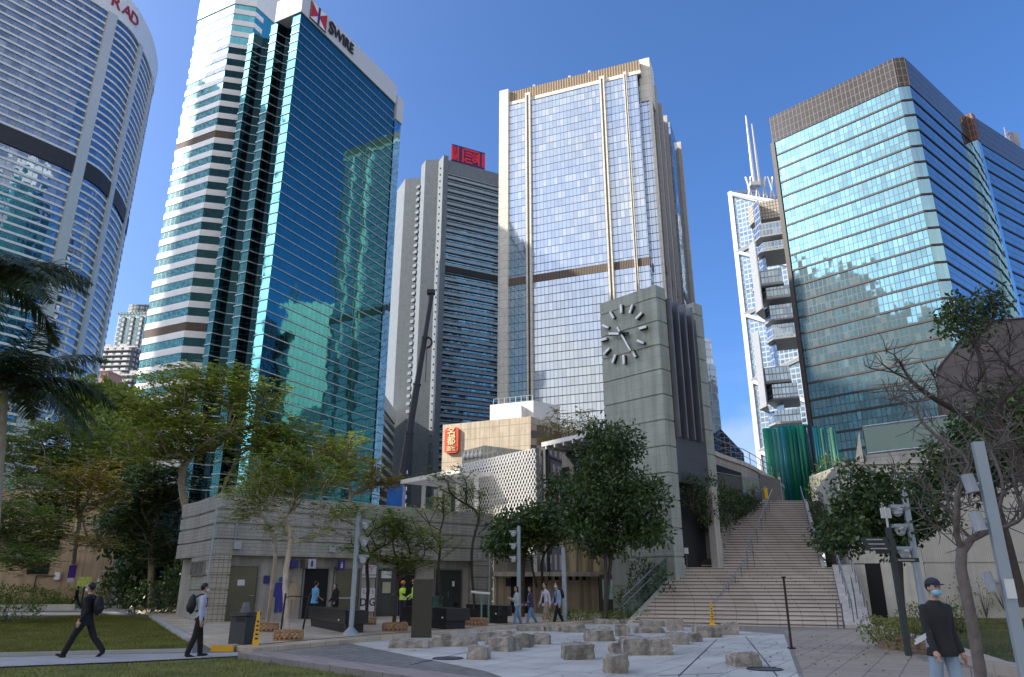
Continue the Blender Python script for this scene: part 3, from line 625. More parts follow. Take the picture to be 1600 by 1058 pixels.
# toilet apron (raised) and its dark kerb
K0 = G(395, 1013, .12); K1 = G(1005, 962, .12)
sheet('pavement', [G(232, 958, .12), G(330, 1006, .12), G(395, 1013, .12), G(560, 998, .12), G(760, 981, .12), G(1000, 965, .12), G(1000, 955, .12), (2, 60), (-30, 60)], .12, buff, ang=44, thick=.12)
mb = MB()
pk = [G(395, 1015), G(560, 1000), G(760, 983), G(1000, 967)]
kerbm = TILE('granite_kerb', (.20, .19, .18), .9, .9, .012, (.05, .05, .05), .08)
for a, b in zip(pk, pk[1:]): mb.slab(a, b, .16, 0, .124)
o = mb.build('kerb', M('dark_kerb', (.05, .05, .05), .6)); o['kind'] = 'structure'
# raised granite edge between the lawn and the plaza
edge = TILE('pink_granite', (.34, .28, .25), .6, .6, .01, (.14, .12, .11), .07, .65, 0)
wallm = TILE('grey_granite', (.22, .215, .21), .6, .6, .012, (.08, .08, .08), .08, .7, 0)
e0_ = G(372, 1020, .14); e1_ = e0_+dE*14
dn = Vector((-dE.y, dE.x, 0)); dn = dn if dn.y > 0 else -dn
mb = MB(); mb.prism([e0_, e1_, e1_+dn*.9, e0_+dn*.7], -.5, .14, 0, 1); o = mb.build('kerb', [wallm, edge], ang=-30); o['kind'] = 'structure'
# lawns: two gentle sheets with real blades, and the concrete path between them
soil = M('lawn_turf', (.13, .14, .028), .95, var=.5, sc=.7, bump=.6, bsc=60)
pathm = M('concrete_path', (.36, .36, .35), .8, var=.14, sc=1.5, bump=.2)
LA = [G(-60, 1024), G(150, 1020), G(300, 1017), G(298, 1002), G(235, 966), G(150, 962), G(0, 970), G(-200, 975), (-30, 19)]
sheet('lawn', LA, .02, soil)
PA = [G(-200, 1036), G(0, 1029), G(150, 1025), G(385, 1021), G(372, 1027), G(200, 1036), G(0, 1044), G(-200, 1052)]
sheet('path', PA, .03, pathm)
LB = [G(-200, 1054), G(0, 1046), G(200, 1038), G(372, 1029), E1+dE*1.0-dn*.3, E1+dE*12-dn*.3, (-2, 6), (-16, 6)]
sheet('lawn', LB, .02, soil)
mb = MB(); mb.slab(G(0, 1026), G(300, 1019), .1, 0, .09); mb.slab(G(298, 1004), G(236, 966), .25, 0, .13); mb.slab(G(-200, 1033), G(0, 1026), .1, 0, .09)
o = mb.build('kerb', M('pale_kerb', (.42, .41, .39), .7)); o['kind'] = 'structure'
# the drive behind the lawn
sheet('road', [G(-300, 955), G(120, 955), G(225, 960), G(236, 948), G(120, 945), G(-300, 947)], .008, M('drive_concrete', (.38, .37, .33), .85))
mb = MB(); mb.slab(G(-300, 951, .1), G(118, 950, .1), .3, 0, .35); o = mb.build('kerb', M('cream_kerb', (.55, .52, .42), .7)); o['kind'] = 'structure'
def inpoly(x, y, P):
    c = False; n = len(P)
    for i in range(n):
        a, b = P[i], P[i-1]
        if (a[1] > y) != (b[1] > y) and x < (b[0]-a[0])*(y-a[1])/(b[1]-a[1])+a[0]: c = not c
    return c
grassm = LEAF('grass_blade', (.08, .10, .012), (.26, .25, .045), .3, .6)
def blades(name, P, n, z, label, hmax=.05, col=grassm, w=.006, seed=1):
    rnd = random.Random(seed); xs = [p[0] for p in P]; ys = [p[1] for p in P]; mb = MB(); k = 0
    x0, x1, y0, y1 = max(min(xs), -34), min(max(xs), 30), min(ys), max(ys)
    while k < n:
        y = y0+(y1-y0)*rnd.random()**1.5; x = x0+(x1-x0)*rnd.random()
        if abs(x) > y*.78+2 or not inpoly(x, y, P): 
            k += .02; continue
        k += 1; a = rnd.random()*pi; s = (.6+y/22); h = hmax*(.5+rnd.random())*(.7+.3*s); dx, dy = cos(a)*w*s, sin(a)*w*s
        lx, ly = (rnd.random()-.5)*h, (rnd.random()-.5)*h
        mb.quad((x-dx, y-dy, z), (x+dx, y+dy, z), (x+lx, y+ly, z+h))
    o = mb.build(name, col, uv=False); o['label'] = label; o['category'] = 'grass'; o['kind'] = 'stuff'; return o
blades('grass', LA, 42000, .02, 'short green grass of the lawn beyond the concrete path', seed=1)
blades('grass', LB, 22000, .02, 'short green grass at the near edge of the concrete path', seed=2)
# right lawn behind a beige kerb
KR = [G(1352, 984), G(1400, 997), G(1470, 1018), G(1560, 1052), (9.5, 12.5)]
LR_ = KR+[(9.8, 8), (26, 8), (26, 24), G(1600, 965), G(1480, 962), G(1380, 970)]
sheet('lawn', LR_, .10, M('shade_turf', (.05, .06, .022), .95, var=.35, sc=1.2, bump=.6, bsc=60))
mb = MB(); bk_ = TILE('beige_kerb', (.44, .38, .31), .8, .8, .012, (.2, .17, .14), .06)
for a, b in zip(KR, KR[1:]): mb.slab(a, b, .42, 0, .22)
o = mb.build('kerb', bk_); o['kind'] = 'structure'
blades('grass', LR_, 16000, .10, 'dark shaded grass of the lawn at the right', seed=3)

# ============ split stone blocks on the plaza
def stone_mat():
    m = M('weathered_granite', (.37, .335, .285), .9, var=.38, sc=5, bump=1.0, bsc=26, stain=.5); return m
stm = stone_mat()
def stone(ul, ur, vt, vb, dep, rot, label, seed, rough=.05):
    a = G(ul, vb-1); b = G(ur, vb-1); yc = (a.y+b.y)/2; w = (b-a).length; c = (a+b)/2
    h = Y((ul+ur)/2, vt, yc+dep*.5).z*.98; h = max(.2, min(h*.88, .75))
    rnd = random.Random(seed); mb = MB(); nx, ny, nz = 12, 8, 6
    import mathutils
    d = az(90+rot); e = az(rot); ctr = c+Vector((0, dep/2, 0)); idx = {}
    sk = [rnd.uniform(-.08, .08) for _ in range(6)]
    for i in range(nx+1):
        for j in range(ny+1):
            for k in range(nz+1):
                if not (i in (0, nx) or j in (0, ny) or k in (0, nz)): continue
                x, y, z = i/nx*2-1, j/ny*2-1, k/nz*2-1
                r = 1-.02*(abs(x)**6*abs(y)**6+abs(y)**6*abs(z)**6+abs(x)**6*abs(z)**6)
                p = d*(x*w/2*r*(1-abs(sk[0])*(z+1)*.5))+e*(y*dep/2*r*(1+sk[1]*x))+Vector((0, 0, (z+1)/2*h*(1+sk[2]*x+sk[3]*y)))
                nv = mathutils.noise.noise_vector((ctr+p)*2.1+Vector((seed, 0, 0)))*rough*1.1+mathutils.noise.noise_vector((ctr+p)*9)*rough*.75
                p += nv
                if k == 0: p.z = -.02
                idx[i, j, k] = len(mb.v); mb.v.append(ctr+p)
    def q(a, b, c_, d_): mb.f.append((idx[a], idx[b], idx[c_], idx[d_])); mb.m.append(0)
    for i in range(nx):
        for j in range(ny):
            q((i, j, nz), (i+1, j, nz), (i+1, j+1, nz), (i, j+1, nz)); q((i, j, 0), (i, j+1, 0), (i+1, j+1, 0), (i+1, j, 0))
        for k in range(nz):
            q((i, 0, k), (i+1, 0, k), (i+1, 0, k+1), (i, 0, k+1)); q((i, ny, k), (i, ny, k+1), (i+1, ny, k+1), (i+1, ny, k))
    for j in range(ny):
        for k in range(nz):
            q((0, j, k), (0, j, k+1), (0, j+1, k+1), (0, j+1, k)); q((nx, j, k), (nx, j+1, k), (nx, j+1, k+1), (nx, j, k+1))
    o = mb.build('stone_block', stm, None, uv=False)
    tag(o, label, 'stone block', 'split stone blocks set out on the pale plaza'); return o
ST = [(607, 670, 998, 1015, .5, 0, 'low rounded stone block in front of the dark information slab'),
 (671, 746, 990, 1012, .6, -3, 'long brown stone block just right of the dark information slab'),
 (746, 803, 985, 1004, .6, 8, 'grey stone block behind the long brown one, left of the walkers'),
 (765, 808, 992, 1020, .8, 30, 'stained stone block with a slanting top, left half of a close pair'),
 (807, 832, 988, 1014, .7, 20, 'narrow stone block pressed against the right of the slanting one'),
 (732, 764, 1005, 1033, .5, 5, 'small near cube of stone, foremost at the left of the plaza'),
 (833, 859, 989, 1009, .5, 0, 'short stone block alone to the right of the slanting pair'),
 (808, 850, 979, 988, .5, 0, 'flat stone block at the feet of the four walkers'),
 (851, 879, 979, 988, .5, -8, 'dark flat stone block behind the walkers at their right'),
 (879, 914, 975, 990, .6, 0, 'dark rugged stone block left of the big pale pair'),
 (879, 928, 1001, 1033, .6, -6, 'squared pale stone block alone at the centre of the slabs'),
 (914, 962, 980, 1004, .7, -4, 'large pale stone block, left half of the central pair'),
 (963, 987, 974, 996, .7, 10, 'upright stone block, right half of the central pair'),
 (930, 968, 970, 977, .5, 0, 'thin low stone slab behind the central pair'),
 (970, 1003, 968, 976, .5, 0, 'thin low stone slab farthest towards the stair foot'),
 (990, 1040, 980, 991, .6, 0, 'low pale stone slab behind the widest block'),
 (972, 1052, 993, 1026, .75, -5, 'widest stone block with a pale chiselled top'),
 (947, 985, 1018, 1055, .6, 12, 'nearest tall stone block at the lower middle of the photo'),
 (958, 994, 1003, 1024, .6, 30, 'brown stone block wedged behind the nearest tall one'),
 (1001, 1043, 968, 981, .6, 4, 'dark topped stone block left of the yellow stair sign'),
 (1044, 1071, 965, 987, .6, 10, 'square grey stone block standing by the stair foot'),
 (1045, 1079, 988, 1009, .6, 5, 'brown stone block right behind the widest block'),
 (1080, 1098, 986, 1005, .6, 0, 'small rounded stone block at the right end of the brown one'),
 (1086, 1130, 975, 998, .6, -6, 'grey stone block in front of the yellow stair sign'),
 (1131, 1158, 971, 994, .6, 10, 'stone block just right of the one below the yellow stair sign'),
 (1145, 1188, 1016, 1044, .55, -8, 'lone angular stone block at the right of the slabs')]
for i, s in enumerate(ST): stone(*s[:6], s[6], i+3)
# slot lines in the slabs
o = mb2 = None
mb = MB()
for (a, b) in (((640, 1040), (860, 990)), ((1165, 995), (1215, 1058)), ((1030, 1057), (1130, 1053)), ((1120, 1000), (1060, 1058))):
    mb.slab(G(*a), G(*b), .03, .013, .016)
o = mb.build('slot_drain', joint); o['kind'] = 'structure'

# ============ hill with its buildings, far left
hb_ = MB(); import mathutils
hx = [(-620, 0), (-520, 90), (-420, 170), (-330, 215), (-262, 205), (-215, 150), (-150, 110), (-60, 60), (60, 30), (200, 10), (420, 0)]
rows = 10
def hz_(x):
    for (a, b), (c, d) in zip(hx, hx[1:]):
        if a <= x <= c: return b+(d-b)*(x-a)/(c-a)
    return 0
grid = []
for j in range(rows+1):
    r = []
    for i in range(61):
        x = -620+i*1040/60; yy = 480+j*34; z = hz_(x*480/yy*1.0)*min(1, j/6)**.8*1.05
        p = Vector((x, yy, z+mathutils.noise.noise(Vector((x/30, yy/30, 0)))*16*(j > 0))); r.append(len(hb_.v)); hb_.v.append(p)
    grid.append(r)
for j in range(rows):
    for i in range(60): hb_.f.append((grid[j][i], grid[j][i+1], grid[j+1][i+1], grid[j+1][i])); hb_.m.append(0)
o = hb_.build('hill', M('hill_scrub', (.09, .10, .07), .95, var=.5, sc=.06), None, smooth=True, uv=False); o['kind'] = 'structure'
fm = LEAF('hill_leaf', (.03, .05, .02), (.10, .12, .05), .2, .8)
rnd = random.Random(5); mb = MB()
for _ in range(9000):
    x = rnd.uniform(-420, -150); yy = rnd.uniform(480, 760); j = (yy-480)/34; z = hz_(x*480/yy)*min(1, j/6)**.8*1.05+rnd.uniform(-3, 6)
    c = Vector((x, yy, z)); s = rnd.uniform(1.5, 3.5); a = Vector((rnd.gauss(0, 1), rnd.gauss(0, 1), rnd.gauss(0, 1))).normalized()*s; b = a.cross(Vector((rnd.gauss(0, 1), rnd.gauss(0, 1), rnd.gauss(0, 1)))).normalized()*s*.7
    mb.quad(c-a, c-b, c+a, c+b)
o = mb.build('hillside_wood', fm, uv=False); tag(o, 'hazy green wood covering the hillside between the hotel and teal towers', 'wood', kind='stuff')
def block(name, label, cat, u0, v0, u1, vb, y, dep, mat, a=90, extra=None, loc=None):
    p0 = Y(u0, v0, y); p1 = Y(u1, v0, y); zb_ = max(0, Y(u0, vb, y).z); t = thing(name, label, cat, (p0.x, y, zb_)); d = az(a); L_ = (p1.x-p0.x)
    P = [Vector((p0.x, y, 0)), Vector((p0.x, y, 0))+d*L_, Vector((p0.x, y, 0))+d*L_+az(a-90)*dep, Vector((p0.x, y, 0))+az(a-90)*dep]
    mb = MB(); mb.prism(P, zb_-30, p0.z); mb.build('wall', mat, t); return t, P, p0.z, zb_
flat = TILE('apartment_facade', (.50, .52, .52), 3.4, 3.1, .45, (.10, .12, .13), .05, .7)
t, P, zt, z0b = block('apartment_tower', 'slim glass apartment tower with a curved crown on the hill', 'apartment tower', 186, 492, 232, 600, 430, 22, GLASS('apartment_glass', (.28, .48, .50), 2.4, 3.1, .55, (.52, .55, .55), tilt=.03, lwv=.7), 97)
mb = MB(); mb.prism(offset(ccw([tuple(q) for q in P]), .4), zt, zt+1.2)
c = (P[0]+P[2])/2; pts = [c+Vector((cos(k*pi/8)*8, -4+sin(k*pi/8)*6, 0)) for k in range(17)]
mb.prism(ccw([tuple(q) for q in pts[:-1]]), zt+1.3, [zt+9+2*sin(k*pi/8) for k in range(16)]); mb.build('curved_crown', TILE('crown_screen', (.5, .52, .5), 2, 2.5, .5, (.12, .14, .15)), t)
mb = MB(); d = (P[1]-P[0]).normalized()
for k in range(3): mb.prism([P[0]+d*(3+k*6), P[0]+d*(5.2+k*6), P[0]+d*(5.2+k*6)-az(7)*1.2, P[0]+d*(3+k*6)-az(7)*1.2], z0b-30, zt-2)
mb.build('bay', TILE('white_bay', (.62, .63, .62), 3, 3.1, .7, (.16, .2, .22)), t)
for k, (u0, v0, u1, vb, yy, lab) in enumerate(((147, 545, 214, 620, 400, 'long white balconied apartment block below the hill tower'), (160, 588, 212, 640, 380, 'white terraced apartment block half hidden by the feathery trees'))):
    t, P, zt, z0b = block('apartment_block', lab, 'apartment block', u0, v0, u1, vb, yy, 20, TILE('white_facade_%d' % k, (.55, .55, .55), 3.0, 3.0, .8, (.07, .08, .09)), 96)
    d = (P[1]-P[0]).normalized(); n_ = Vector((d.y, -d.x, 0)); LL = (P[1]-P[0]).length
    for z in frange(z0b-6, zt-1, 3.0):
        mb = MB(); mb.prism([P[0]+d*1, P[0]+d*(LL-1), P[0]+d*(LL-1)+n_*1.3, P[0]+d*1+n_*1.3], z-.15, z+.02)
        for s in frange(1, LL-2, 4.6): mb.prism([P[0]+d*s, P[0]+d*(s+2.8), P[0]+d*(s+2.8)+n_*1.3, P[0]+d*s+n_*1.3], z, z+1.1)
        mb.build('balcony_row', M('balcony_white', (.72, .72, .71), .6), t)
    mb = MB(); mb.prism(offset(ccw([tuple(q) for q in P]), .5), zt, zt+.8); 
    for s in (4, 14): mb.box(P[0]+d*s+Vector((0, 8, zt+2.6)), (4, 4, 4))
    mb.build('roof', M('roof_white', (.68, .66, .62), .7), t)
pinkm = M('pink_stucco', (.52, .30, .24), .8)
t, P, zt, z0b = block('arcaded_house', 'pink arcaded house on the slope below the white apartment block', 'house', 141, 581, 171, 596, 360, 12, pinkm, 96)
d = (P[1]-P[0]).normalized(); n_ = Vector((d.y, -d.x, 0))
for k in range(4):
    mb = MB(); q = P[0]+d*(1.4+k*2.3)+n_*.06; pts = [q+Vector((0, 0, zt-3.4)), q+d*1.3+Vector((0, 0, zt-3.4))]+[q+d*(.65+.65*cos(a))+Vector((0, 0, zt-1.8+.65*sin(a))) for a in (0, .6, 1.2, 1.9, 2.5, 3.14)]
    mb.quad(*pts); mb.build('arch_window', M('arch_dark', (.06, .04, .04), .6), t)
mb = MB(); mb.prism(offset(ccw([tuple(q) for q in P]), .5), zt, zt+.5); mb.build('cornice', M('pink_cornice', (.62, .45, .38), .7), t)
mb = MB()
# white colonial house nearer, seen through the trees
t, P, zt, z0b = block('white_house', 'sunlit white house with small arched windows behind the left trees', 'house', 132, 664, 166, 745, 150, 9, M('white_stucco', (.75, .73, .68), .7, stain=.15), 100)
d = (P[1]-P[0]).normalized(); n_ = Vector((d.y, -d.x, 0))
for k, z in ((0, zt-4), (1, zt-4), (0, zt-8), (1, zt-8)):
    mb = MB(); q = P[0]+d*(1.2+k*1.5)+n_*.06; mb.quad(q+Vector((0, 0, z)), q+d*.7+Vector((0, 0, z)), q+d*.7+Vector((0, 0, z+1.3)), q+d*.35+Vector((0, 0, z+1.7)), q+Vector((0, 0, z+1.3))); mb.build('window', M('window_dark', (.04, .045, .05), .3), t)
mb = MB(); mb.prism(offset(ccw([tuple(q) for q in P]), .4), zt, zt+.4); mb.prism(offset(ccw([tuple(q) for q in P]), .25), zt-5.2, zt-4.9); mb.build('cornice', M('house_cornice', (.6, .58, .54), .7), t)
# pale towers seen in the slot between teal and grey towers
for k, (u0, v0, u1, yy, lab) in enumerate(((592, 640, 602, 700, 'far cream apartment tower seen in the slot left of the grey slab'), (601, 655, 612, 640, 'far white apartment tower in the slot, right beside the cream one'))):
    t, P, zt, z0b = block('apartment_tower', lab, 'apartment tower', u0, v0, u1, 915, yy, 16, TILE('far_facade_%d' % k, (.55, .56, .57), 3, 3, .9, (.2, .22, .25)), 92)
    mb = MB(); mb.box((P[0]+P[2])/2+Vector((0, 0, zt+2)), (5, 5, 4)); mb.build('roof_hut', wp, t)
def grooved(mb, poly, z0, z1, joints, gap=.07, dep=.06, m=0, ztop=None):
    """cladding shell with shadow-gap joints: one skin folded in at every joint"""
    P = ccw([tuple(q[:2])+(0,) for q in poly]); I = offset(P, -dep); P = [Vector(q) for q in P]; seq = [(P, z0)]
    for z in sorted(joints):
        if z0 < z < z1: seq += [(P, z-gap/2), (I, z-gap/2+.002), (I, z+gap/2-.002), (P, z+gap/2)]
    seq.append((P, z1)); n = len(P); b = len(mb.v)
    for k, (ring, z) in enumerate(seq): mb.v += [Vector((q.x, q.y, z)) for q in ring]
    for k in range(len(seq)-1):
        for i in range(n):
            j = (i+1) % n; mb.f.append((b+k*n+i, b+k*n+j, b+(k+1)*n+j, b+(k+1)*n+i)); mb.m.append(m)
    mb.f.append(tuple(b+(len(seq)-1)*n+i for i in range(n))); mb.m.append(m)
metal = M('brushed_steel', (.45, .46, .47), .35, .8, .05)
galv = M('grey_painted_pole', (.34, .40, .44), .4, .3, .05)
blackm = M('black_paint', (.012, .012, .013), .45, 0, .1)
darkg = M('dark_opening', (.012, .012, .013), .8)
hmir = lambda q: Vector((q.x, q.y, 0))
# ============ public toilet block
t0 = Vector((-13.44, 34.26, 0)); dT = az(48.9); nT = Vector((dT.y, -dT.x, 0)); dU = az(-35)
def TP(s, o=0, z=0): return t0+dT*s+nT*o+Vector((0, 0, z))
clad = TILE('grey_green_cladding', (.38, .375, .33), .62, .16, .006, (.10, .10, .095), .05, .6, .5, bump=.15, stain=.15)
rend = M('grey_render', (.38, .36, .32), .75, stain=.2)
tiles = TILE('beige_mosaic_tile', (.46, .42, .33), .22, .22, .012, (.14, .135, .12), .05, .5, 0)
t = thing('public_toilet', 'low grey banded public toilet block with flat roof, steel doors and painted pictograms', 'public toilet', tuple(t0))
JT = [3.68, 4.38, 5.02]
side = t0+dU*4.5
body = [t0, TP(16.36), TP(16.36)-nT*6, side-nT*2.5, side]
mb = MB(); grooved(mb, body, 2.98, 5.75, JT, .08, .07); mb.build('banded_fascia', clad, t, ang=40)
low = [TP(.75, -.45), TP(14.9, -.45), TP(14.9, -6), side-nT*2.5+dT*.4]
mb = MB(); mb.prism(low, .12, 2.98); mb.build('front_wall', rend, t)
mb = MB(); grooved(mb, [t0, TP(.78), TP(.78, -1.2), t0+dU*1.3], .12, 2.96, [.78, 1.45, 2.1, 2.75], .07, .05); mb.build('corner_pier', tiles, t)
mb = MB(); grooved(mb, [t0+dU*1.28, t0+dU*1.28+dT*.5, side+dT*.5, side], .12, 2.96, [.78, 1.45, 2.1, 2.75], .07, .05); mb.build('side_wall', clad, t)
mb = MB(); grooved(mb, [TP(14.95), TP(16.36), TP(16.36, -6), TP(14.95, -6)], .12, 2.96, [.78, 1.45, 2.1, 2.75], .07, .05); mb.build('end_pier', clad, t)
wn = M('louvre_window', (.08, .10, .11), .2)
for k in range(3):
    p = t0+dU*(1.5+k*.95); nU = Vector((dU.y, -dU.x, 0)); nU = nU if nU.x < 0 else -nU
    mb = MB(); mb.box(p+dU*.42+nU*.03+Vector((0, 0, 2.42)), (.06, .82, .62), -35); w_ = mb.build('window', wn, t)
    mb = MB()
    for z in (2.12, 2.72): mb.box(p+dU*.42+nU*.05+Vector((0, 0, z)), (.08, .9, .05), -35)
    for s in (0, .84): mb.box(p+dU*s+nU*.05+Vector((0, 0, 2.42)), (.08, .05, .64), -35)
    mb.build('frame', metal, w_)
doorm = M('olive_steel_door', (.13, .12, .08), .35, .4, .12); doorb = M('dark_green_door', (.035, .042, .038), .5, .1)
jamb = M('door_frame_steel', (.2, .2, .19), .4, .5)
def door(s0, s1, zt, mat, label=None, opening=False, handle=True):
    w = s1-s0; mb = MB(); mb.box(TP((s0+s1)/2, -.415, .13+zt/2), (w, .05, zt), 48.9-90) if opening else mb.box(TP((s0+s1)/2, -.43, .14+zt/2), (w, .06, zt), 48.9-90)
    d = mb.build('doorway' if opening else 'door', darkg if opening else mat, t)
    if label: d['label'] = label
    mb = MB()
    for (s, z, ww, hh) in ((s0-.04, zt/2, .08, zt+.08), (s1+.04, zt/2, .08, zt+.08), ((s0+s1)/2, zt+.04, w+.16, .08)): mb.box(TP(s, -.40, .13+z), (ww, .12, hh), 48.9-90)
    mb.build('frame', jamb, d)
    if handle and not opening: mb = MB(); mb.tube([TP(s1-.12, -.3, 1.2), TP(s1-.34, -.3, 1.2)], .018, 6); mb.tube([TP(s1-.12, -.4, 1.2), TP(s1-.12, -.3, 1.2)], .018, 6); mb.build('handle', metal, d)
    return d
def tbox(s, o, z, w, dd, h, m_, name, par=None):
    mb = MB(); mb.box(TP(s, o, z), (w, dd, h), 48.9-90); return mb.build(name, m_, par or t)
d1 = door(.85, 2.25, 2.38, doorm); notice = M('paper_notice', (.66, .68, .66), .8, var=.04)
tbox(1.5, -.39, 1.78, .34, .01, .26, notice, 'notice', d1)
door(4.62, 5.9, 2.32, doorm, opening=True)
d2 = door(6.3, 7.7, 2.32, doorm); tbox(7.0, -.36, 1.05, .95, .03, .06, metal, 'push_bar', d2)
d3 = door(8.75, 10.0, 2.34, M('grey_glass_door', (.06, .065, .065), .25)); tbox(9.35, -.385, 1.55, .5, .01, .55, M('cream_poster', (.42, .42, .30), .8), 'poster', d3); tbox(9.3, -.385, 2.2, .62, .01, .36, notice, 'notice', d3)
d5 = door(10.05, 11.1, 2.34, doorm, opening=True)
d4 = door(12.5, 14.3, 2.34, doorb, handle=False); tbox(13.75, -.39, 1.75, .16, .01, .28, notice, 'notice', d4)
for s in (12.85, 13.95): tbox(s, -.39, .6, .26, .02, .3, blackm, 'louvre', d4)
tbox(13.4, -.37, 1.15, .03, .05, .34, metal, 'handle', d4)
# signs above the doors
navy2 = M('toilet_sign_blue', (.03, .03, .16), .5); mauve = M('toilet_sign_pale', (.50, .48, .58), .5)
tbox(3.9, -.2, 2.62, .36, .3, .36, navy2, 'hanging_sign'); tbox(4.35, -.05, 2.66, .04, .5, .4, jamb, 'sign_bracket')
s_ = tbox(4.72, .06, 2.66, .4, .12, .44, mauve, 'hanging_sign'); 
mb = MB(); mb.ell(TP(4.72, .13, 2.76), (.05, .05, .05)); mb.box(TP(4.72, .125, 2.62), (.1, .02, .18), 48.9-90); mb.build('pictogram', navy2, s_)
s_ = tbox(6.35, .05, 2.62, .34, .12, .5, navy2, 'hanging_sign')
mb = MB(); mb.ell(TP(6.35, .12, 2.74), (.04, .04, .04)); mb.box(TP(6.35, .115, 2.58), (.12, .02, .2), 48.9-90); mb.build('pictogram', mauve, s_)
tbox(2.72, -.39, 1.92, .3, .02, .36, navy2, 'wall_plate')
lab = M('white_sign_plate', (.62, .62, .66), .6, var=.04); ltr = M('sign_letter_black', (.02, .02, .03), .6)
sp = tbox(8.25, -.38, .95, .82, .012, 1.15, lab, 'sign_plate'); text('lettering', 'CAT 5', .24, ltr, TP(8.25, -.37, 1.33), dT, parent=sp, depth=.004); text('lettering', 'D G', .52, ltr, TP(8.25, -.37, .82), dT, parent=sp, depth=.004, bold=.008)
sp = tbox(8.25, -.38, 2.36, .85, .012, .62, lab, 'sign_plate'); text('lettering', 'NO SMOKING', .135, ltr, TP(8.25, -.37, 2.17), dT, parent=sp, depth=.004)
mb = MB(); rg = [TP(8.25+.13*cos(a), -.365, 2.45+.13*sin(a)) for a in [k*pi/8 for k in range(17)]]; mb.tube(rg, .018, 4); mb.tube([rg[2], rg[10]], .014, 4); mb.build('ban_ring', M('ring_red', (.45, .04, .04), .6), sp)
# painted pictograms on the wall
picb = M('pictogram_blue', (.04, .045, .26), .55); pich = M('pictogram_sky', (.03, .10, .28), .55); picc = M('pictogram_cream', (.46, .36, .24), .55)
def picto(s, m_body, m_head, dress):
    mb = MB(); o = -.415
    def pg(pts): mb.quad(*[TP(s+a, o+.012, z) for a, z in pts])
    if dress: pg([(-.13, 1.78), (.13, 1.78), (.34, 1.22), (.25, 1.18), (.17, 1.42), (.24, .98), (-.24, .98), (-.17, 1.42), (-.25, 1.18), (-.34, 1.22)]); pg([(-.14, .97), (-.03, .97), (-.03, .45), (-.12, .45)]); pg([(.03, .97), (.14, .97), (.12, .45), (.03, .45)])
    else: pg([(-.26, 1.78), (.26, 1.78), (.32, 1.15), (.22, 1.12), (.20, 1.5), (.20, .45), (.03, .45), (0, 1.1), (-.03, .45), (-.20, .45), (-.20, 1.5), (-.22, 1.12), (-.32, 1.15)])
    b = mb.build('pictogram', m_body, t)
    mb = MB(); mb.quad(*[TP(s+.12*cos(k*pi/8), o+.012, 1.93+.12*sin(k*pi/8)) for k in range(16)]); mb.build('pictogram_head', m_head, b)
picto(3.45, picb, pich, False); picto(4.08, picc, picc, True)
# little boxes and pipes
gbox = M('grey_junction_box', (.38, .42, .43), .5)
for s, w, z in ((.95, .34, 3.42), (5.78, .34, 3.42), (9.4, .3, 4.2), (10.0, .3, 4.15)): 
    f = tbox(s, .07, z, w, .12, .36, gbox if s < 8 else M('fascia_vent', (.04, .045, .05), .6), 'wall_lamp' if s < 8 else 'vent')
mb = MB(); mb.tube([t0+Vector((-.12, -.12, 5.2)), t0+Vector((-.12, -.12, .15))], .05, 8); mb.build('downpipe', galv, t)
mb = MB(); mb.tube([TP(.8, .06, 5.2), TP(.8, .06, 3.6)], .02, 6); mb.build('conduit', galv, t)
mb = MB(); mb.tube([TP(16.0, .1, 4.75), TP(16.0, .1, .15)], .06, 8); mb.build('downpipe', galv, t)
tbox(15.3, .06, 3.3, .16, .14, .4, gbox, 'wall_lamp')
mb = MB(); mb.prism([TP(.2, -.3), TP(16.1, -.3), TP(16.1, -5.7), side+dT*.4-nT*2.2, side+dT*.3], 5.6, 5.72); mb.build('roof', roofm, t)
# ============ clock tower
c1 = Vector((8.23, 38.49, 0)); dC = az(-43.5); dD = az(46.5); nC = -dD; nD = -dC
def CP_(s, o=0, z=0): return c1+dC*s+dD*o+Vector((0, 0, z))
cl = TILE('clock_tower_stone', (.385, .41, .345), 1.4, .55, .004, (.13, .135, .125), .03, .65, .5, bump=.08, stain=.22)
dk = TILE('dark_slate_cladding', (.085, .09, .10), 1.3, .55, .008, (.04, .04, .045), .05, .5, .5)
t = thing('clock_tower', 'tall grey stone clock tower with round dial of bars, hands at twenty-five past nine', 'clock tower', (c1.x, c1.y, 0))
JC = [17.25-1.42*k for k in range(13)]
mb = MB(); grooved(mb, [CP_(0), CP_(4.14), CP_(4.14, .9), CP_(0, .9)], 0, 18, JC, .07, .06); mb.build('front_slab', cl, t, ang=43)
mb = MB(); mb.prism([CP_(.5, .95), CP_(4.1, .95), CP_(4.1, 4.2), CP_(.5, 4.2)], 0, 17.2); mb.build('recess_wall', M('recess_black', (.02, .02, .022), .7), t)
mb = MB(); grooved(mb, [CP_(0, 3.95), CP_(3.4, 3.95), CP_(3.4, 4.8), CP_(0, 4.8)], 0, 18, JC, .07, .06); mb.build('rear_slab', cl, t, ang=43)
mb = MB(); mb.prism([CP_(.05, .92), CP_(.45, .92), CP_(.45, 3.93), CP_(.05, 3.93)], 6.9, 9.35); mb.build('lower_panel', dk, t)
fin = M('fin_grey_steel', (.17, .175, .19), .45, .3)
for k in range(4):
    a = .98+k*.72; mb = MB(); mb.prism([CP_(-.25, a), CP_(-.25, a+.13), CP_(.45, a+.13), CP_(.45, a)], 9.3, 17.4); mb.build('fin', fin, t)
mb = MB()
for z in (13.7, 17.0): mb.tube([CP_(.2, .9, z), CP_(.2, 3.9, z)], .03, 6)
mb.build('tie_rod', fin, t)
for k in range(4): 
    mb = MB(); mb.tube([CP_(.1, 1.35+k*.72, 16.6), CP_(.0, 1.35+k*.72, 16.35)], .09, 8); mb.build('floodlight', galv, t)
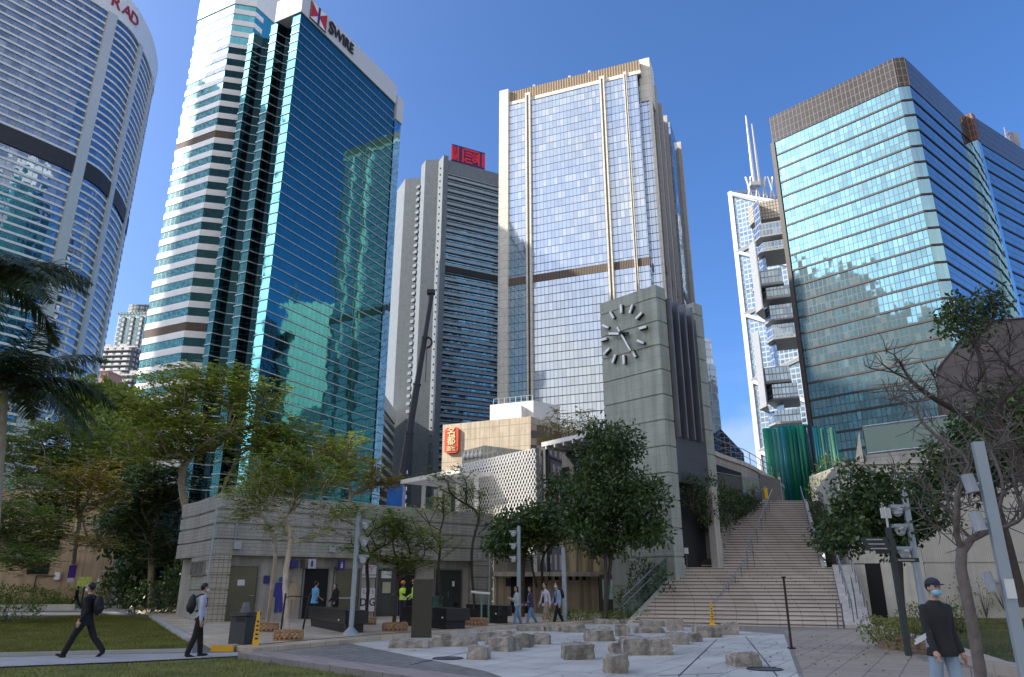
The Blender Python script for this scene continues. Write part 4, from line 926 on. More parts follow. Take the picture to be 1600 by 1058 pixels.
barm = M('clock_bar_steel', (.72, .73, .72), .35, .5, .04)
cs, cz, Rr = 2.36, 15.56, 1.42
def cpt(a, r, o=.0): return CP_(cs-sin(a)*r, -o, cz+cos(a)*r*1.1)
def bar(p, q, w, th, m_, name, par):
    d = (q-p).normalized(); n_ = d.cross(nC).normalized()*w/2; mb = MB(); f = nC*th
    P = [p-n_, q-n_, q+n_, p+n_]; mb.quad(*P[::-1]); mb.quad(*[x+f for x in P])
    for i in range(4): mb.quad(P[i], P[(i+1) % 4], P[(i+1) % 4]+f, P[i]+f)
    return mb.build(name, m_, par)
for h in range(12):
    a = h*pi/6; b_ = bar(cpt(a, Rr-.24, .16), cpt(a, Rr+.26, .16), .13, .10, barm, 'hour_mark', t)
    bar(cpt(a, Rr-.22, .002), cpt(a, Rr+.24, .002), .16, .156, blackm, 'stand_off', b_)
a = 5*pi/6; b_ = bar(cpt(a+pi, .45, .36), cpt(a, 1.28, .36), .10, .06, barm, 'minute_hand', t); bar(cpt(a+pi, .47, .33), cpt(a, 1.3, .33), .15, .026, blackm, 'hand_back', b_)
a = (9+25/60)*pi/6; b_ = bar(cpt(a, .15, .28), cpt(a, .95, .28), .14, .045, barm, 'hour_hand', t); bar(cpt(a+pi, .45, .2), cpt(a, .97, .2), .2, .076, blackm, 'hand_back', b_)
mb = MB(); mb.tube([cpt(0, 0, 0), cpt(0, 0, .45)], .12, 10); mb.build('hub', blackm, t)
# ============ stairs
nl, nu = 16, 28
Lb, Rb = Vector((5.45, 35.2, 0)), Vector((13.6, 31.9, 0))
def edge_pt(u, v, yy): p = Y(u, v, yy); return Vector((p.x, p.y, p.z))
Lm, Rm = edge_pt(1072, 887, 40), edge_pt(1300, 887, 40)
zm_ = Lm.z; Rm.z = zm_
Lt, Rt = edge_pt(1197, 783, 48.5), edge_pt(1256, 783, 48.5); zt_ = Lt.z; Rt.z = zt_
tread = TILE('pinkish_granite_tread', (.50, .44, .38), .9, 4, .01, (.16, .13, .12), .10, .65, 0, (.56, .49, .43))
nosing_shade = M('nosing_shadow_line', (.10, .085, .08), .8)  # dark strip painted under each nosing as its shadow line
st = thing('staircase', 'broad pinkish granite staircase climbing between planted walls beside the clock tower', 'staircase', tuple(Lb))
def flight(L0, R0, L1, R1, n, name):
    mb = MB()
    for i in range(n):
        f0, f1 = i/n, (i+1)/n; a, b = L0.lerp(L1, f0), R0.lerp(R1, f0); c, d = L0.lerp(L1, f1), R0.lerp(R1, f1); z0, z1 = a.z, c.z
        fw = ((L0-L1)+(R0-R1)); fw.z = 0; fw.normalize(); up = lambda p, z: Vector((p.x, p.y, z))
        nz = fw*.03
        mb.quad(up(a, z0), up(b, z0), up(b, z1-.085), up(a, z1-.085), m=0)
        mb.quad(up(a, z1-.085), up(b, z1-.085), up(b, z1-.045), up(a, z1-.045), m=1)
        mb.quad(up(a, z1-.045)+nz, up(b, z1-.045)+nz, up(b, z1)+nz, up(a, z1)+nz, m=0)
        mb.quad(up(a, z1-.045), up(b, z1-.045), up(b, z1-.045)+nz, up(a, z1-.045)+nz, m=1)
        mb.quad(up(a, z1)+nz, up(b, z1)+nz, up(d, z1), up(c, z1), m=0)
    return mb.build(name, [tread, nosing_shade], st)
Lm2, Rm2 = Lm+Vector((0, 1.1, 0)), Rm+Vector((-.1, 1.1, 0))
flight(Lb, Rb, Lm, Rm, nl, 'flight')
mb = MB(); mb.quad(Lm, Rm, Rm2, Lm2); mb.build('landing', tread, st)
flight(Lm2, Rm2, Lt, Rt, nu, 'flight')
top = TILE('upper_deck', (.25, .22, .19), .9, .9, .01)
mb = MB(); mb.prism([Lt-Vector((1.5, 0, 0)), Rt+Vector((3, 0, 0)), Rt+Vector((14, 30, 0)), Lt+Vector((-6, 30, 0))], zt_-1.2, zt_-.004); mb.build('upper_deck', top, st)
pale = M('pale_stone_string', (.52, .48, .42), .7, stain=.15)
def string(a, b, w, hh, name='side_string', mt=pale, down=2.5, side=1):
    """sloping stone edge from a to b"""
    d = Vector((b.x-a.x, b.y-a.y, 0)).normalized(); n_ = Vector((d.y, -d.x, 0))*w*side; mb = MB()
    A = [a, a+n_, b+n_, b]; tz = [a.z+hh, a.z+hh, b.z+hh, b.z+hh]; bz = [a.z-down]*2+[b.z-down]*2
    T_ = [Vector((p.x, p.y, z)) for p, z in zip(A, tz)]; B = [Vector((p.x, p.y, max(-.1, z))) for p, z in zip(A, bz)]
    mb.quad(*T_); mb.quad(*B[::-1])
    for i in range(4): mb.quad(B[i], B[(i+1) % 4], T_[(i+1) % 4], T_[i])
    return mb.build(name, mt, st)
string(Lb, Lm, .28, .12, side=-1); string(Rb+Vector((.02, 0, 0)), Rm+Vector((.02, 0, 0)), 1.0, .14)
string(Lm2, Lt, .2, .10, side=-1, down=5); string(Rm2, Rt, .2, .10, down=5)
glassc = bpy.data.materials.new('balustrade_glass'); nt_, n_, L_ = nodes(glassc); o_ = N(nt_, 'ShaderNodeOutputMaterial'); tr = N(nt_, 'ShaderNodeBsdfTransparent'); tr.inputs[0].default_value = (.72, .85, .82, 1); gl = N(nt_, 'ShaderNodeBsdfGlossy'); gl.inputs['Roughness'].default_value = .03; ms = N(nt_, 'ShaderNodeMixShader'); ms.inputs[0].default_value = .13; L_(tr.outputs[0], ms.inputs[1]); L_(gl.outputs[0], ms.inputs[2]); L_(ms.outputs[0], o_.inputs[0])
def railing(name, label, pts, h=1.0, double=True, glass=False, posts=1.6, grp=None, r=.028):
    t = thing(name, label, 'glass balustrade' if glass else 'handrail', tuple(pts[0]), grp)
    up = Vector((0, 0, h))
    mb = MB(); mb.tube([p+up for p in pts], r, 8); mb.build('top_rail', metal, t)
    if double: mb = MB(); mb.tube([p+up*.68 for p in pts], r*.8, 8); mb.build('mid_rail', metal, t)
    for a, b in zip(pts, pts[1:]):
        n = max(1, int((b-a).length/posts))
        for i in range(n+1):
            p = a.lerp(b, i/n); mb = MB(); mb.tube([p-Vector((0, 0, .1)), p+up], .02, 6); mb.build('post', M_post, t)
        if glass:
            mb = MB(); d = Vector((b.x-a.x, b.y-a.y, 0)).normalized(); nn = Vector((d.y, -d.x, 0))*.006
            mb.quad(a+nn, b+nn, b+nn+up*.95, a+nn+up*.95); mb.quad(b-nn, a-nn, a-nn+up*.95, b-nn+up*.95); mb.build('glass_panel', glassc, t)
    return t
M_post = M('rail_post', (.16, .17, .18), .4, .5)
v_ = Vector
railing('balustrade', 'glass balustrade with twin steel rails beside the lower left steps', [Lb+v_((-.35, .2, .1)), Lm+v_((-.35, 0, .1)), Lm2+v_((-.1, 0, .1))], 1.05, True, True)
railing('handrail', 'steel handrail along the planted left edge of the upper steps', [Lm2+v_((.15, 0, 0)), Lm2.lerp(Lt, .55)+v_((.12, 0, 0)), Lm2.lerp(Lt, .66)+v_((.1, 0, 0)), Lt+v_((.1, 0, 0))], .95, False)
railing('handrail', 'steel handrail at the right edge of the upper steps', [Rm2-v_((.1, 0, 0)), Rt-v_((.1, 0, 0))], .95, False)
railing('handrail', 'twin steel handrail sloping down the right edge of the lower steps', [Rm+v_((.3, 0, .1)), Rb+v_((.45, .1, .1))], 1.0, True)
railing('handrail', 'steel handrail on the pale ledge right of the lower steps', [Rm+v_((.95, 0, .1)), Rb+v_((1.1, .1, .1))], .95, False)
cb_ = G(1119, 974); 
f_ = lambda u, v, yy: Y(u, v, yy)
ctr = [v_((cb_.x, cb_.y, 0)), Lm.lerp(Rm, .47), Lt.lerp(Rt, .22)]
railing('handrail', 'steel handrail running up the middle of the lower steps', [ctr[0], ctr[1]], .9, False, posts=.9)
railing('handrail', 'steel handrail continuing up the middle of the upper steps', [ctr[1]+v_((0, 1.1, 0)), ctr[1].lerp(ctr[2], .96)], .9, False, posts=1.5)
mb = MB(); th = thing('bollard_post', 'thin dark metal post standing alone on the paving before the steps', 'post', tuple(G(1237, 1014)))
p = G(1237, 1014); mb.tube([p, p+v_((0, 0, 1.85))], .035, 8); mb.build('post', M('rust_brown_post', (.05, .035, .03), .6, .4), th); mb = MB(); mb.box(p+v_((0, 0, .02)), (.18, .18, .04)); mb.box(p+v_((0, 0, 1.87)), (.09, .09, .05)); mb.build('base_plate', blackm, th)
# ============ walls left of the steps
stonew = TILE('pale_stone_wall', (.44, .41, .36), 1.2, .6, .008, (.17, .165, .15), .04, .7, .5, stain=.2)
q1 = c1+dD*4.8; W1 = [Y(1112, 760, 44.2), Y(1122, 715, 46), Y(1165, 722, 50), Y(1190, 736, 54), Y(1212, 752, 58), Y(1224, 764, 62)]
t = thing('terrace_building', 'curved pale stone terrace building left of the stair head with a roof railing', 'building', (W1[0].x, W1[0].y, 0))
cw_ = [hmir(p) for p in catmull([v_((W1[0].x, 44.0, 0))]+W1[1:], 4)]
zt2 = Y(1130, 712, 47).z
mb = MB(); bk2 = [cw_[-1]+v_((-10, 10, 0)), cw_[0]+v_((-1.5, 12, 0))]; P = cw_+bk2
mb.prism(P, 0, zt2-.3); mb.build('curved_wall', stonew, t)
mb = MB(); mb.prism(offset(ccw([tuple(q) for q in P]), .12), zt2-.28, zt2); mb.build('coping', pale, t)
mb = MB(); mb.tube([p+v_((0, 0, zt2+.9)) for p in cw_[::2]], .03, 6); mb.tube([p+v_((0, 0, zt2+.45)) for p in cw_[::2]], .02, 6)
for p in cw_[::3]: mb.tube([p+v_((0, 0, zt2)), p+v_((0, 0, zt2+.9))], .03, 6)
mb.build('roof_railing', M_post, t)
mb = MB(); i_ = 9; a, b = cw_[i_], cw_[i_+4]; n2 = Vector(((b-a).y, -(b-a).x, 0)).normalized()*.06; mb.prism([a+n2, b+n2, b-n2, a-n2], zt_+1.3, zt2-1.2); mb.build('window_panel', M('window_blue_grey', (.10, .13, .17), .3), t)
mb = MB(); a, b = cw_[3], cw_[7]; n2 = Vector(((b-a).y, -(b-a).x, 0)).normalized()*.06; mb.prism([a+n2, b+n2, b-n2, a-n2], zt_+.1, zt_+1.9); mb.build('doorway', darkg, t)
# grey gate panels and glass rail at the stair head
t = thing('panel_fence', 'dark grey panel fence at the left of the stair head', 'fence', tuple(Y(1195, 782, 50)))
a, b = Y(1190, 782, 50), Y(1222, 782, 53); mb = MB(); mb.slab(a, b, .08, zt_, zt_+2.0); mb.build('panel', dk, t); mb = MB(); mb.box(v_((b.x, b.y, zt_+1.1)), (.1, .1, 2.2)); mb.build('post', galv, t)
railing('balustrade', 'glass balustrade on the terrace edge above the ivy wall', [v_((Y(1117, 775, 44).x, 44, zt_)), v_((Y(1190, 775, 47.5).x, 47.5, zt_))], 1.25, False, True, 2.4)
# retaining wall with ivy, behind the clock tower
t = thing('retaining_wall', 'stained concrete retaining wall hung with ivy beside the upper steps', 'wall', (c1.x, c1.y+3, 0))
a = CP_(.3, 3.9); b = v_((Lt.x-1.5, Lt.y, 0)); mb = MB(); mid = v_((Lm2.x-.6, Lm2.y+.8, 0))
mb.slab(a, b, .5, 0, zt_-.1); mb.build('wall', M('stained_concrete', (.36, .33, .28), .85, stain=.45), t)
mb = MB(); mb.prism([hmir(Lm2)+v_((-.25, 0, 0)), hmir(Lt)+v_((-.25, 0, 0)), b+v_((-.3, -.6, 0)), a+v_((.2, -.3, 0))], 0, [Lm2.z+.3, zt_, zt_, Lm2.z+.3]); mb.build('planter_bed', M('planter_soil', (.06, .05, .035), .95), t)
mb = MB(); p = CP_(-.15, 3.2); mb.prism([p, p+dD*.5, p+dD*.5-dC*.4, p-dC*.4], Lm.z-1, 6.8); mb.build('pale_column', pale, t)
# dark low wall and stair-head stone on the right
t = thing('terrace_wall', 'low dark parapet closing the view at the head of the stairs', 'wall', tuple(Y(1240, 775, 58)))
a, b = Y(1222, 782, 60), Y(1262, 782, 60); mb = MB(); mb.slab(a, b, .4, zt_-.3, zt_+1.0); mb.build('wall', blackm, t); mb = MB(); mb.slab(a, b, .5, zt_+1.0, zt_+1.08); mb.build('coping', dk, t)
# ============ green tube screen
t = thing('tube_screen', 'cluster of tall glossy green and teal tubes standing beyond the stair head', 'screen', tuple(Y(1260, 768, 64)))
tubeM = [M('tube_green', (.015, .22, .12), .25, .2, .1), M('tube_teal', (.015, .20, .21), .25, .2, .1), M('tube_lime', (.18, .38, .20), .25, .1, .1), M('tube_dark', (.012, .05, .055), .25, .2, .1), M('tube_deep', (.01, .18, .15), .25, .2, .1)]
rnd = random.Random(4); nT_ = 46
for i in range(nT_):
    f = i/(nT_-1); u = 1207+f*112; yy = 62+6*sin(f*pi*1.0)+rnd.uniform(-.5, .5)-8*max(0, f-.45)
    a = Y(u, 770, yy); b = Y(u, 672-6*sin(f*pi)+rnd.uniform(-3, 3), yy); r = rnd.choice((.2, .25, .3)) if f < .55 else rnd.choice((.08, .1, .13))
    mb = MB(); mb.tube([v_((a.x, a.y, zt_-.2)), v_((a.x+rnd.uniform(-.12, .12), a.y, b.z))], r, 8)
    mb.build('tube', tubeM[rnd.choice((0, 0, 1, 1, 2, 4, 4, 3))] if f < .55 else tubeM[rnd.choice((3, 3, 4, 1, 2))], t, smooth=True)
# ============ right side: pale long wall, terrace above, brown cultural building
wl0 = Y(1305, 728, 40); zw = wl0.z; dW = az(76+180-360+180)   # runs to the right, slightly nearer
dW = az(101)
w0 = v_((wl0.x, wl0.y, 0)); w1 = w0+dW*24
wallp = TILE('pale_ribbed_wall', (.58, .55, .48), .09, 30, .02, (.46, .44, .39), .03, .8, 0, stain=.12, bump=.4)
wallq = M('pale_render_wall', (.60, .57, .50), .8, stain=.18)
t = thing('long_wall', 'long pale wall with dark doorway and angled left end, right of the stairs', 'wall', (w0.x, w0.y, 0))
bkd = Y(1277, 776, 50)
P = [w0, w1, w1+v_((2, 8, 0)), v_((bkd.x+6, 56, 0)), v_((bkd.x, 50, 0))]
mb = MB(); z1w = zw-.02; JW = [2.75]
mb.prism([w0, w0+dW*3.6, w0+dW*3.6-az(11)*-1.0, v_((bkd.x+3, 50, 0)), v_((bkd.x, 50, 0))], 0, zw); mb.build('end_wall', wallq, t)
mb = MB(); grooved(mb, [w0+dW*3.62, w1, w1+v_((2, 6, 0)), w0+dW*3.62+v_((1, 6, 0))], 0, zw-.02, JW, .08, .06); mb.build('ribbed_wall', wallp, t)
mb = MB(); mb.prism([w0-dW*.15+v_((0, -.12, 0)), w1+v_((0, -.12, 0)), w1+v_((0, .3, 0)), w0+v_((0, .3, 0))], zw+.01, zw+.16); mb.build('coping', pale, t)
def WP(s, o=0, z=0): return w0+dW*s+v_((dW.y, -dW.x, 0))*o*1+v_((0, 0, z))
dd_ = [sz(u, 965, w0, dW)[0] for u in (1345, 1388)]
mb = MB(); mb.prism([WP(dd_[0], .03), WP(dd_[1], .03), WP(dd_[1], -.2), WP(dd_[0], -.2)], .1, 2.75); dw = mb.build('doorway', darkg, t)
mb = MB(); a, b = dd_[0]+.7, dd_[1]; mb.prism([WP(dd_[0], .05), WP(dd_[0]+.55, .05), WP(dd_[0]+.55, .02), WP(dd_[0], .02)], .1, 2.7); mb.build('reveal', wallq, dw)
# terrace with glass balustrade and lit cream wedge wall
zt3 = Y(1400, 692, 50).z
tb = thing('roof_terrace', 'upper terrace with glass screens and a cream sloping end wall above the pale wall', 'building', (wl0.x+2, 48, zw))
a0, a1 = Y(1352, 690, 48), Y(1600, 655, 42)
mb = MB(); mb.prism([hmir(a0)-v_((0, .1, 0)), hmir(a1), hmir(a1)+v_((0, 12, 0)), hmir(a0)+v_((0, 10, 0))], zw-1.0, a0.z-.9); mb.build('deck_wall', TILE('terrace_stone', (.4, .38, .33), 1.2, .6, .01, (.12, .12, .1), .05, stain=.2), tb)
gp_ = GLASS('terrace_glass', (.14, .20, .19), 2.2, 8, .05, (.2, .22, .22), 0, .02, .2, .08, .01, gf=.45, inner=(.10, .14, .12))
mb = MB(); mb.prism([hmir(a0), hmir(a1)+v_((0, .2, 0)), hmir(a1)+v_((0, .35, 0)), hmir(a0)+v_((0, .15, 0))], a0.z-.88, Y(1352, 668, 48).z); mb.build('glass_screen', gp_, tb)
mb = MB(); mb.tube([v_((a0.x, a0.y-.05, Y(1352, 668, 48).z+.05)), v_((a1.x, a1.y, Y(1352, 668, 48).z+.05))], .05, 6); mb.tube([v_((a0.x, a0.y-.1, a0.z-.8)), v_((a1.x, a1.y, a0.z-.8))], .05, 6); mb.build('rail', metal, tb)
wa, wb_, wc = Y(1327, 722, 52), Y(1350, 722, 48.2), Y(1350, 672, 48.2)
mb = MB(); mb.prism([hmir(wa), hmir(wb_), hmir(wb_)+v_((.3, .6, 0)), hmir(wa)+v_((.3, .6, 0))], zw-.5, [zw+.6, wc.z, wc.z, zw+.6]); mb.build('wedge_wall', M('cream_limestone', (.66, .58, .42), .7), tb)
# ============ brown angular building at the right edge
t = thing('angular_building', 'dark brown angular clad building with sloping shoulder at the right edge', 'building', (30, 52, 0))
yy = 52; pts = [Y(u, v, yy) for u, v in ((1465, 640), (1463, 578), (1522, 504), (1600, 488), (1700, 470))]; zb3 = 5
mb = MB(); fr = [v_((p.x, p.y, p.z)) for p in pts]; fr[-1] = v_((pts[-1].x, 40, pts[-1].z)); fr[-2] = v_((pts[-2].x, 46, Y(1600, 488, 46).z)); fr[2] = Y(1522, 504, 50)
poly = [fr[0], fr[1], fr[2], fr[3], fr[4], v_((fr[4].x, 40, zb3)), v_((fr[0].x, yy, zb3))]
bkp = [p+v_((9, 16, 0)) for p in poly]; cN = len(poly)
mb.quad(poly[6], poly[0], poly[1], poly[2]); mb.quad(poly[6], poly[2], poly[3]); mb.quad(poly[6], poly[3], poly[5]); mb.quad(poly[5], poly[3], poly[4])
for i in range(cN): j = (i+1) % cN; mb.quad(poly[j], poly[i], bkp[i], bkp[j])
mb.build('cladding', TILE('brown_slate_panel', (.115, .095, .09), 2.6, 1.3, .02, (.035, .03, .03), .06, .6, .5), t)
mb = MB(); 
for i in range(2): mb.tube([poly[i+1]+v_((0, -.05, 0)), poly[i+2]+v_((0, -.05, 0))], .07, 4)
mb.build('edge_trim', M('trim_brown', (.12, .10, .095), .5), t)
# ============ pavilion group behind the toilets
lattm = M('white_lattice', (.9, .88, .84), .5, var=.04)
whitem = M('white_paint', (.72, .70, .66), .6, var=.06)
lp0 = Y(838, 700, 50); dLt = az(-38); P0 = hmir(lp0); zt5 = lp0.z
Ls = sz(716, 730, P0, dLt)[0]; zb5 = Y(838, 866, 50).z
t = thing('lattice_screen', 'tall white diamond lattice screen rising above the toilet block roof', 'lattice screen', tuple(P0))
mb = MB(); nL = Vector((dLt.y, -dLt.x, 0)); nL = nL if nL.y < 0 else -nL
H5 = zt5-zb5; pw = .34; ph = .50; sl_ = ph/pw
def strut(s0, z0, s1, z1, o):
    # clip to the panel
    a = [s0, z0]; b = [s1, z1]
    A = P0+dLt*a[0]+nL*o+Vector((0, 0, a[1])); B = P0+dLt*b[0]+nL*o+Vector((0, 0, b[1])); mb.tube([A, B], .034, 4, cap=False)
k = -H5/sl_
while k < Ls:
    for sgn_ in (1, -1):
        # line s = k + (z-zb5)/sl_   or mirrored
        pts_ = []
        z0_, z1__ = zb5, zt5
        s0, s1 = (k, k+H5/sl_) if sgn_ > 0 else (k+H5/sl_, k)
        za, zb_ = zb5, zt5
        def at(s): return zb5+(s-s0)/(s1-s0)*H5
        lo, hi = max(0, min(s0, s1)), min(Ls, max(s0, s1))
        if hi > lo+.02: strut(lo, at(lo), hi, at(hi), .0 if sgn_ > 0 else .1)
    k += pw
mb.build('lattice', lattm, t)
mb = MB(); mb.slab(P0-nL*1.2, P0+dLt*Ls-nL*1.2, .1, zb5, zt5-.3); mb.build('backing', M('lattice_backing', (.03, .03, .033), .8), t)
for s in (0, Ls): mb = MB(); mb.box(P0+dLt*s-nL*.1+v_((0, 0, (zt5+0)/2)), (.22, .22, zt5), 0); mb.build('post', M('lattice_post', (.10, .11, .12), .5), t)
# slatted white canopy to its left
t = thing('canopy', 'white slatted canopy roof running left from the lattice screen', 'canopy', tuple(P0+dLt*Ls))
zc = Y(625, 748, 58).z; a = Y(718, 732, 52); b = Y(626, 750, 58); zc = (a.z+b.z)/2
aa, bb = hmir(a), hmir(b); dd = (bb-aa).normalized(); nn = Vector((dd.y, -dd.x, 0)); nn = nn if nn.y > 0 else -nn
mb = MB(); mb.prism([aa, bb, bb+nn*.12, aa+nn*.12], zc-.32, zc); mb.build('fascia', whitem, t)
for k in range(22):
    s = k*(bb-aa).length/22; mb = MB(); p = aa+dd*s+nn*.12; mb.prism([p, p+dd*.1, p+dd*.1+nn*5, p+nn*5], zc-.3, zc-.08); mb.build('slat', whitem, t)
for k in range(4): p = aa+dd*(.6+k*(bb-aa).length/3.4)+nn*2; mb = MB(); mb.box(p+v_((0, 0, zc/2-.2)), (.3, .3, zc-.3)); mb.build('post', whitem, t)
# cream pavilion under it
t = thing('pavilion', 'cream walled pavilion under the slatted canopy behind the toilet roof', 'pavilion', tuple(aa+nn*4))
mb = MB(); mb.prism([aa+nn*3.2, bb+nn*3.2, bb+nn*7, aa+nn*7], 0, zc-.5); mb.build('wall', M('cream_wall', (.5, .46, .38), .8, stain=.2), t)
for k in range(5): p = aa+dd*(.6+k*1.9)+nn*3.17; mb = MB(); mb.prism([p, p+dd*1.0, p+dd*1.0+nn*.05, p+nn*.05], zc-3.4, zc-1.0); mb.build('window', M('pavilion_glass', (.07, .10, .12), .15), t)
# sloping roof canopy right of the lattice, dark room below
t = thing('canopy', 'sloping white edged canopy above a dark hall between lattice and clock tower', 'canopy', tuple(Y(880, 700, 52)))
a, b = Y(846, 696, 50), Y(950, 664, 50)
hb2 = a.z-.1
A1, B1 = v_((a.x, 50, 0)), v_((a.x, 50, 0))+az(-38+180)*9
A1 = hmir(a)+nL*.0; B1 = A1-dLt*8.5
mb = MB(); mb.prism([A1, B1, B1+v_((5, 5, 0)), A1+v_((5, 5, 0))], hb2, hb2+.3); mb.build('roof_slab', whitem, t)
mb = MB()
for k in range(9): p = A1-dLt*(.4+k*.9); mb = MB(); mb.prism([p, p-dLt*.12, p-dLt*.12+v_((4, 4, 0)), p+v_((4, 4, 0))], hb2-.22, hb2-.01); mb.build('beam', whitem, t)
mb = MB(); mb.prism([A1+v_((1.5, 1.5, 0)), B1+v_((1.5, 1.5, 0)), B1+v_((5, 5, 0)), A1+v_((5, 5, 0))], 0, hb2-.25); mb.build('hall_wall', M('hall_dark', (.025, .025, .028), .7), t)
mb = MB(); mb.box(A1+v_((.25, .1, hb2/2)), (.35, .35, hb2-.05), 45); mb.build('post', M('slate_post', (.09, .10, .11), .5), t)
# low service building under the big dark trees
u0 = G(772, 966); t = thing('service_building', 'low tan service building with dark openings under the big dark trees', 'building', tuple(u0))
dV = az(82); q0 = hmir(G(774, 962)); LV = 9.3; nV = Vector((dV.y, -dV.x, 0))
tanw = M('tan_wall', (.34, .28, .19), .85, stain=.45); zL = Y(800, 895, q0.y).z
mb = MB(); mb.prism([q0, q0+dV*LV, q0+dV*LV+v_((0, 3, 0)), q0+v_((0, 3, 0))], 0, zL-.2); mb.build('wall', tanw, t)
mb = MB(); mb.prism([q0-dV*.2+nV*.45, q0+dV*(LV+.2)+nV*.45, q0+dV*(LV+.2)+v_((0, 3.1, 0)), q0-dV*.2+v_((0, 3.1, 0))], zL-.2, zL+.05); mb.build('roof_ledge', M('ledge_concrete', (.42, .38, .31), .8, stain=.3), t)
mb = MB(); mb.prism([q0+dV*4.2+v_((0, 1.5, 0)), q0+dV*LV+v_((0, 1.5, 0)), q0+dV*LV+v_((0, 3, 0)), q0+dV*4.2+v_((0, 3, 0))], zL+.06, zL+2.0); mb.build('upper_wall', M('stained_tan', (.50, .40, .25), .9, stain=.7), t)
for s, w in ((.9, 1.3), (6.2, .9), (8.0, .8)):
    mb = MB(); p = q0+dV*s+nV*.03; mb.prism([p, p+dV*w, p+dV*w-nV*.1, p-nV*.1], .02, 2.15); mb.build('doorway', darkg, t)
for k in range(7): mb = MB(); p = q0+dV*(2.7+k*.42)+nV*.02; mb.prism([p, p+dV*.22, p+dV*.22-nV*.1, p-nV*.1], 1.95, 2.2); mb.build('vent', darkg, t)
mb = MB(); p = q0+dV*.6+nV*.03; mb.prism([p, p+dV*.9, p+dV*.9-nV*.1, p-nV*.1], zL+.0-.75, zL-.3); mb.build('sign_panel', blackm, t)
# ============ building with the vertical red sign
s0_, s1_ = Y(692, 664, 110), Y(829, 652, 104)
t = thing('sign_building', 'cream tiled building with a vertical red character sign behind the lattice', 'building', tuple(hmir(s0_)))
ctile = TILE('cream_wall_tile', (.60, .50, .37), 1.6, 1.6, .05, (.36, .30, .22), .05, .75, 0, stain=.2)
A_, B_ = hmir(s0_), hmir(s1_); dd = (B_-A_).normalized(); nn = Vector((dd.y, -dd.x, 0)); nn = nn if nn.y < 0 else -nn
mb = MB(); mb.prism([A_, B_, B_-nn*16+dd*3, A_-nn*16], 0, s0_.z); mb.build('wall', ctile, t)
mb = MB(); mb.prism([B_+dd*.05, B_+dd*1.6-nn*1.5, B_+dd*1.6-nn*12, B_-nn*12], 0, s0_.z-1.2); mb.prism([B_+dd*.02+nn*.2, B_+dd*1.9-nn*1.2, B_+dd*1.9-nn*9, B_-nn*9], s0_.z-5.6, s0_.z-4.2); mb.build('balcony_end', TILE('pink_balcony', (.42, .30, .24), 2, 3.2, .6, (.1, .09, .08)), t)
C1_, D1_ = sz(752, 640, A_, dd)[0], sz(845, 640, A_, dd)[0]; zt6 = Y(790, 628, 108).z
mb = MB(); mb.prism([A_+dd*C1_-nn*3, A_+dd*(D1_-2.4)-nn*3, A_+dd*D1_-nn*8, A_+dd*C1_-nn*12], s0_.z, zt6); mb.prism([A_+dd*(C1_+1.5)-nn*1.2, A_+dd*(D1_-3.6)-nn*1.2, A_+dd*(D1_-3.6)-nn*3, A_+dd*(C1_+1.5)-nn*3], s0_.z, s0_.z+2.1); mb.build('plant_room', whitem, t)
mb = MB(); p = A_+dd*(C1_+.5)-nn*3.2; q = A_+dd*(D1_-2.6)-nn*3.2
mb.tube([p+v_((0, 0, zt6+.9)), q+v_((0, 0, zt6+.9))], .06, 4)
for k in range(8): r_ = p.lerp(q, k/7); mb.tube([r_+v_((0, 0, zt6)), r_+v_((0, 0, zt6+.9))], .05, 4)
mb.build('roof_railing', galv, t)
sa, zA = sz(698, 670, A_, dd); sb_, zB = sz(718, 708, A_, dd)
orange = M('orange_red_sign', (.62, .07, .02), .5, var=.04); crm2 = M('sign_cream', (.8, .66, .38), .5)
mb = MB(); ch = .35; pl2 = [(sa+ch, zB), (sb_-ch, zB), (sb_, zB+ch), (sb_, zA-ch), (sb_-ch, zA), (sa+ch, zA), (sa, zA-ch), (sa, zB+ch)]
fr = [A_+dd*a+nn*.5+v_((0, 0, b)) for a, b in pl2]; bk3 = [p-nn*.45 for p in fr]; mb.quad(*fr)
for i in range(8): mb.quad(bk3[i], bk3[(i+1) % 8], fr[(i+1) % 8], fr[i])
sg = mb.build('sign_board', orange, t); sc_ = (sa+sb_)/2; hh = (zA-zB)
text('sign_character', '名', 1.55, crm2, A_+dd*sc_+nn*.56+v_((0, 0, zA-hh*.2)), dd, parent=sg, depth=.04, bold=.02)
text('sign_character', '都', 1.45, crm2, A_+dd*sc_+nn*.56+v_((0, 0, zA-hh*.54)), dd, parent=sg, depth=.04, bold=.02)
text('sign_character', '酒家', .85, crm2, A_+dd*sc_+nn*.56+v_((0, 0, zA-hh*.84)), dd, parent=sg, depth=.04, bold=.01)
# roof terrace machinery in front of it
t = thing('plant_enclosure', 'small cream roof enclosure with white ducts below the red character sign', 'plant room', tuple(Y(740, 730, 90)))
a, b = Y(722, 705, 92), Y(757, 700, 88); mb = MB(); mb.prism([hmir(a), hmir(b), hmir(b)+v_((7, 5, 0)), hmir(a)+v_((6, 8, 0))], 0, a.z); mb.build('wall', M('enclosure_cream', (.52, .48, .36), .8, stain=.2), t)
for k in range(5): p = a.lerp(b, .12+k*.18); mb = MB(); mb.ell(p+v_((0, -.25, -.8)), (.28, .28, .4), 8, 6); mb.tube([p+v_((0, -.25, -.8)), p+v_((0, -.2, -.1))], .1, 6); mb.build('duct', whitem, t, smooth=True)
c_ = Y(800, 712, 84); mb = MB(); mb.prism([hmir(b), hmir(c_), hmir(c_)+v_((2, 4, 0)), hmir(b)+v_((2, 5, 0))], b.z-3, [b.z, c_.z, c_.z, b.z]); mb.build('sloping_parapet', TILE('parapet_stone', (.34, .30, .24), 1, .8, .1, (.5, .46, .38)), t)
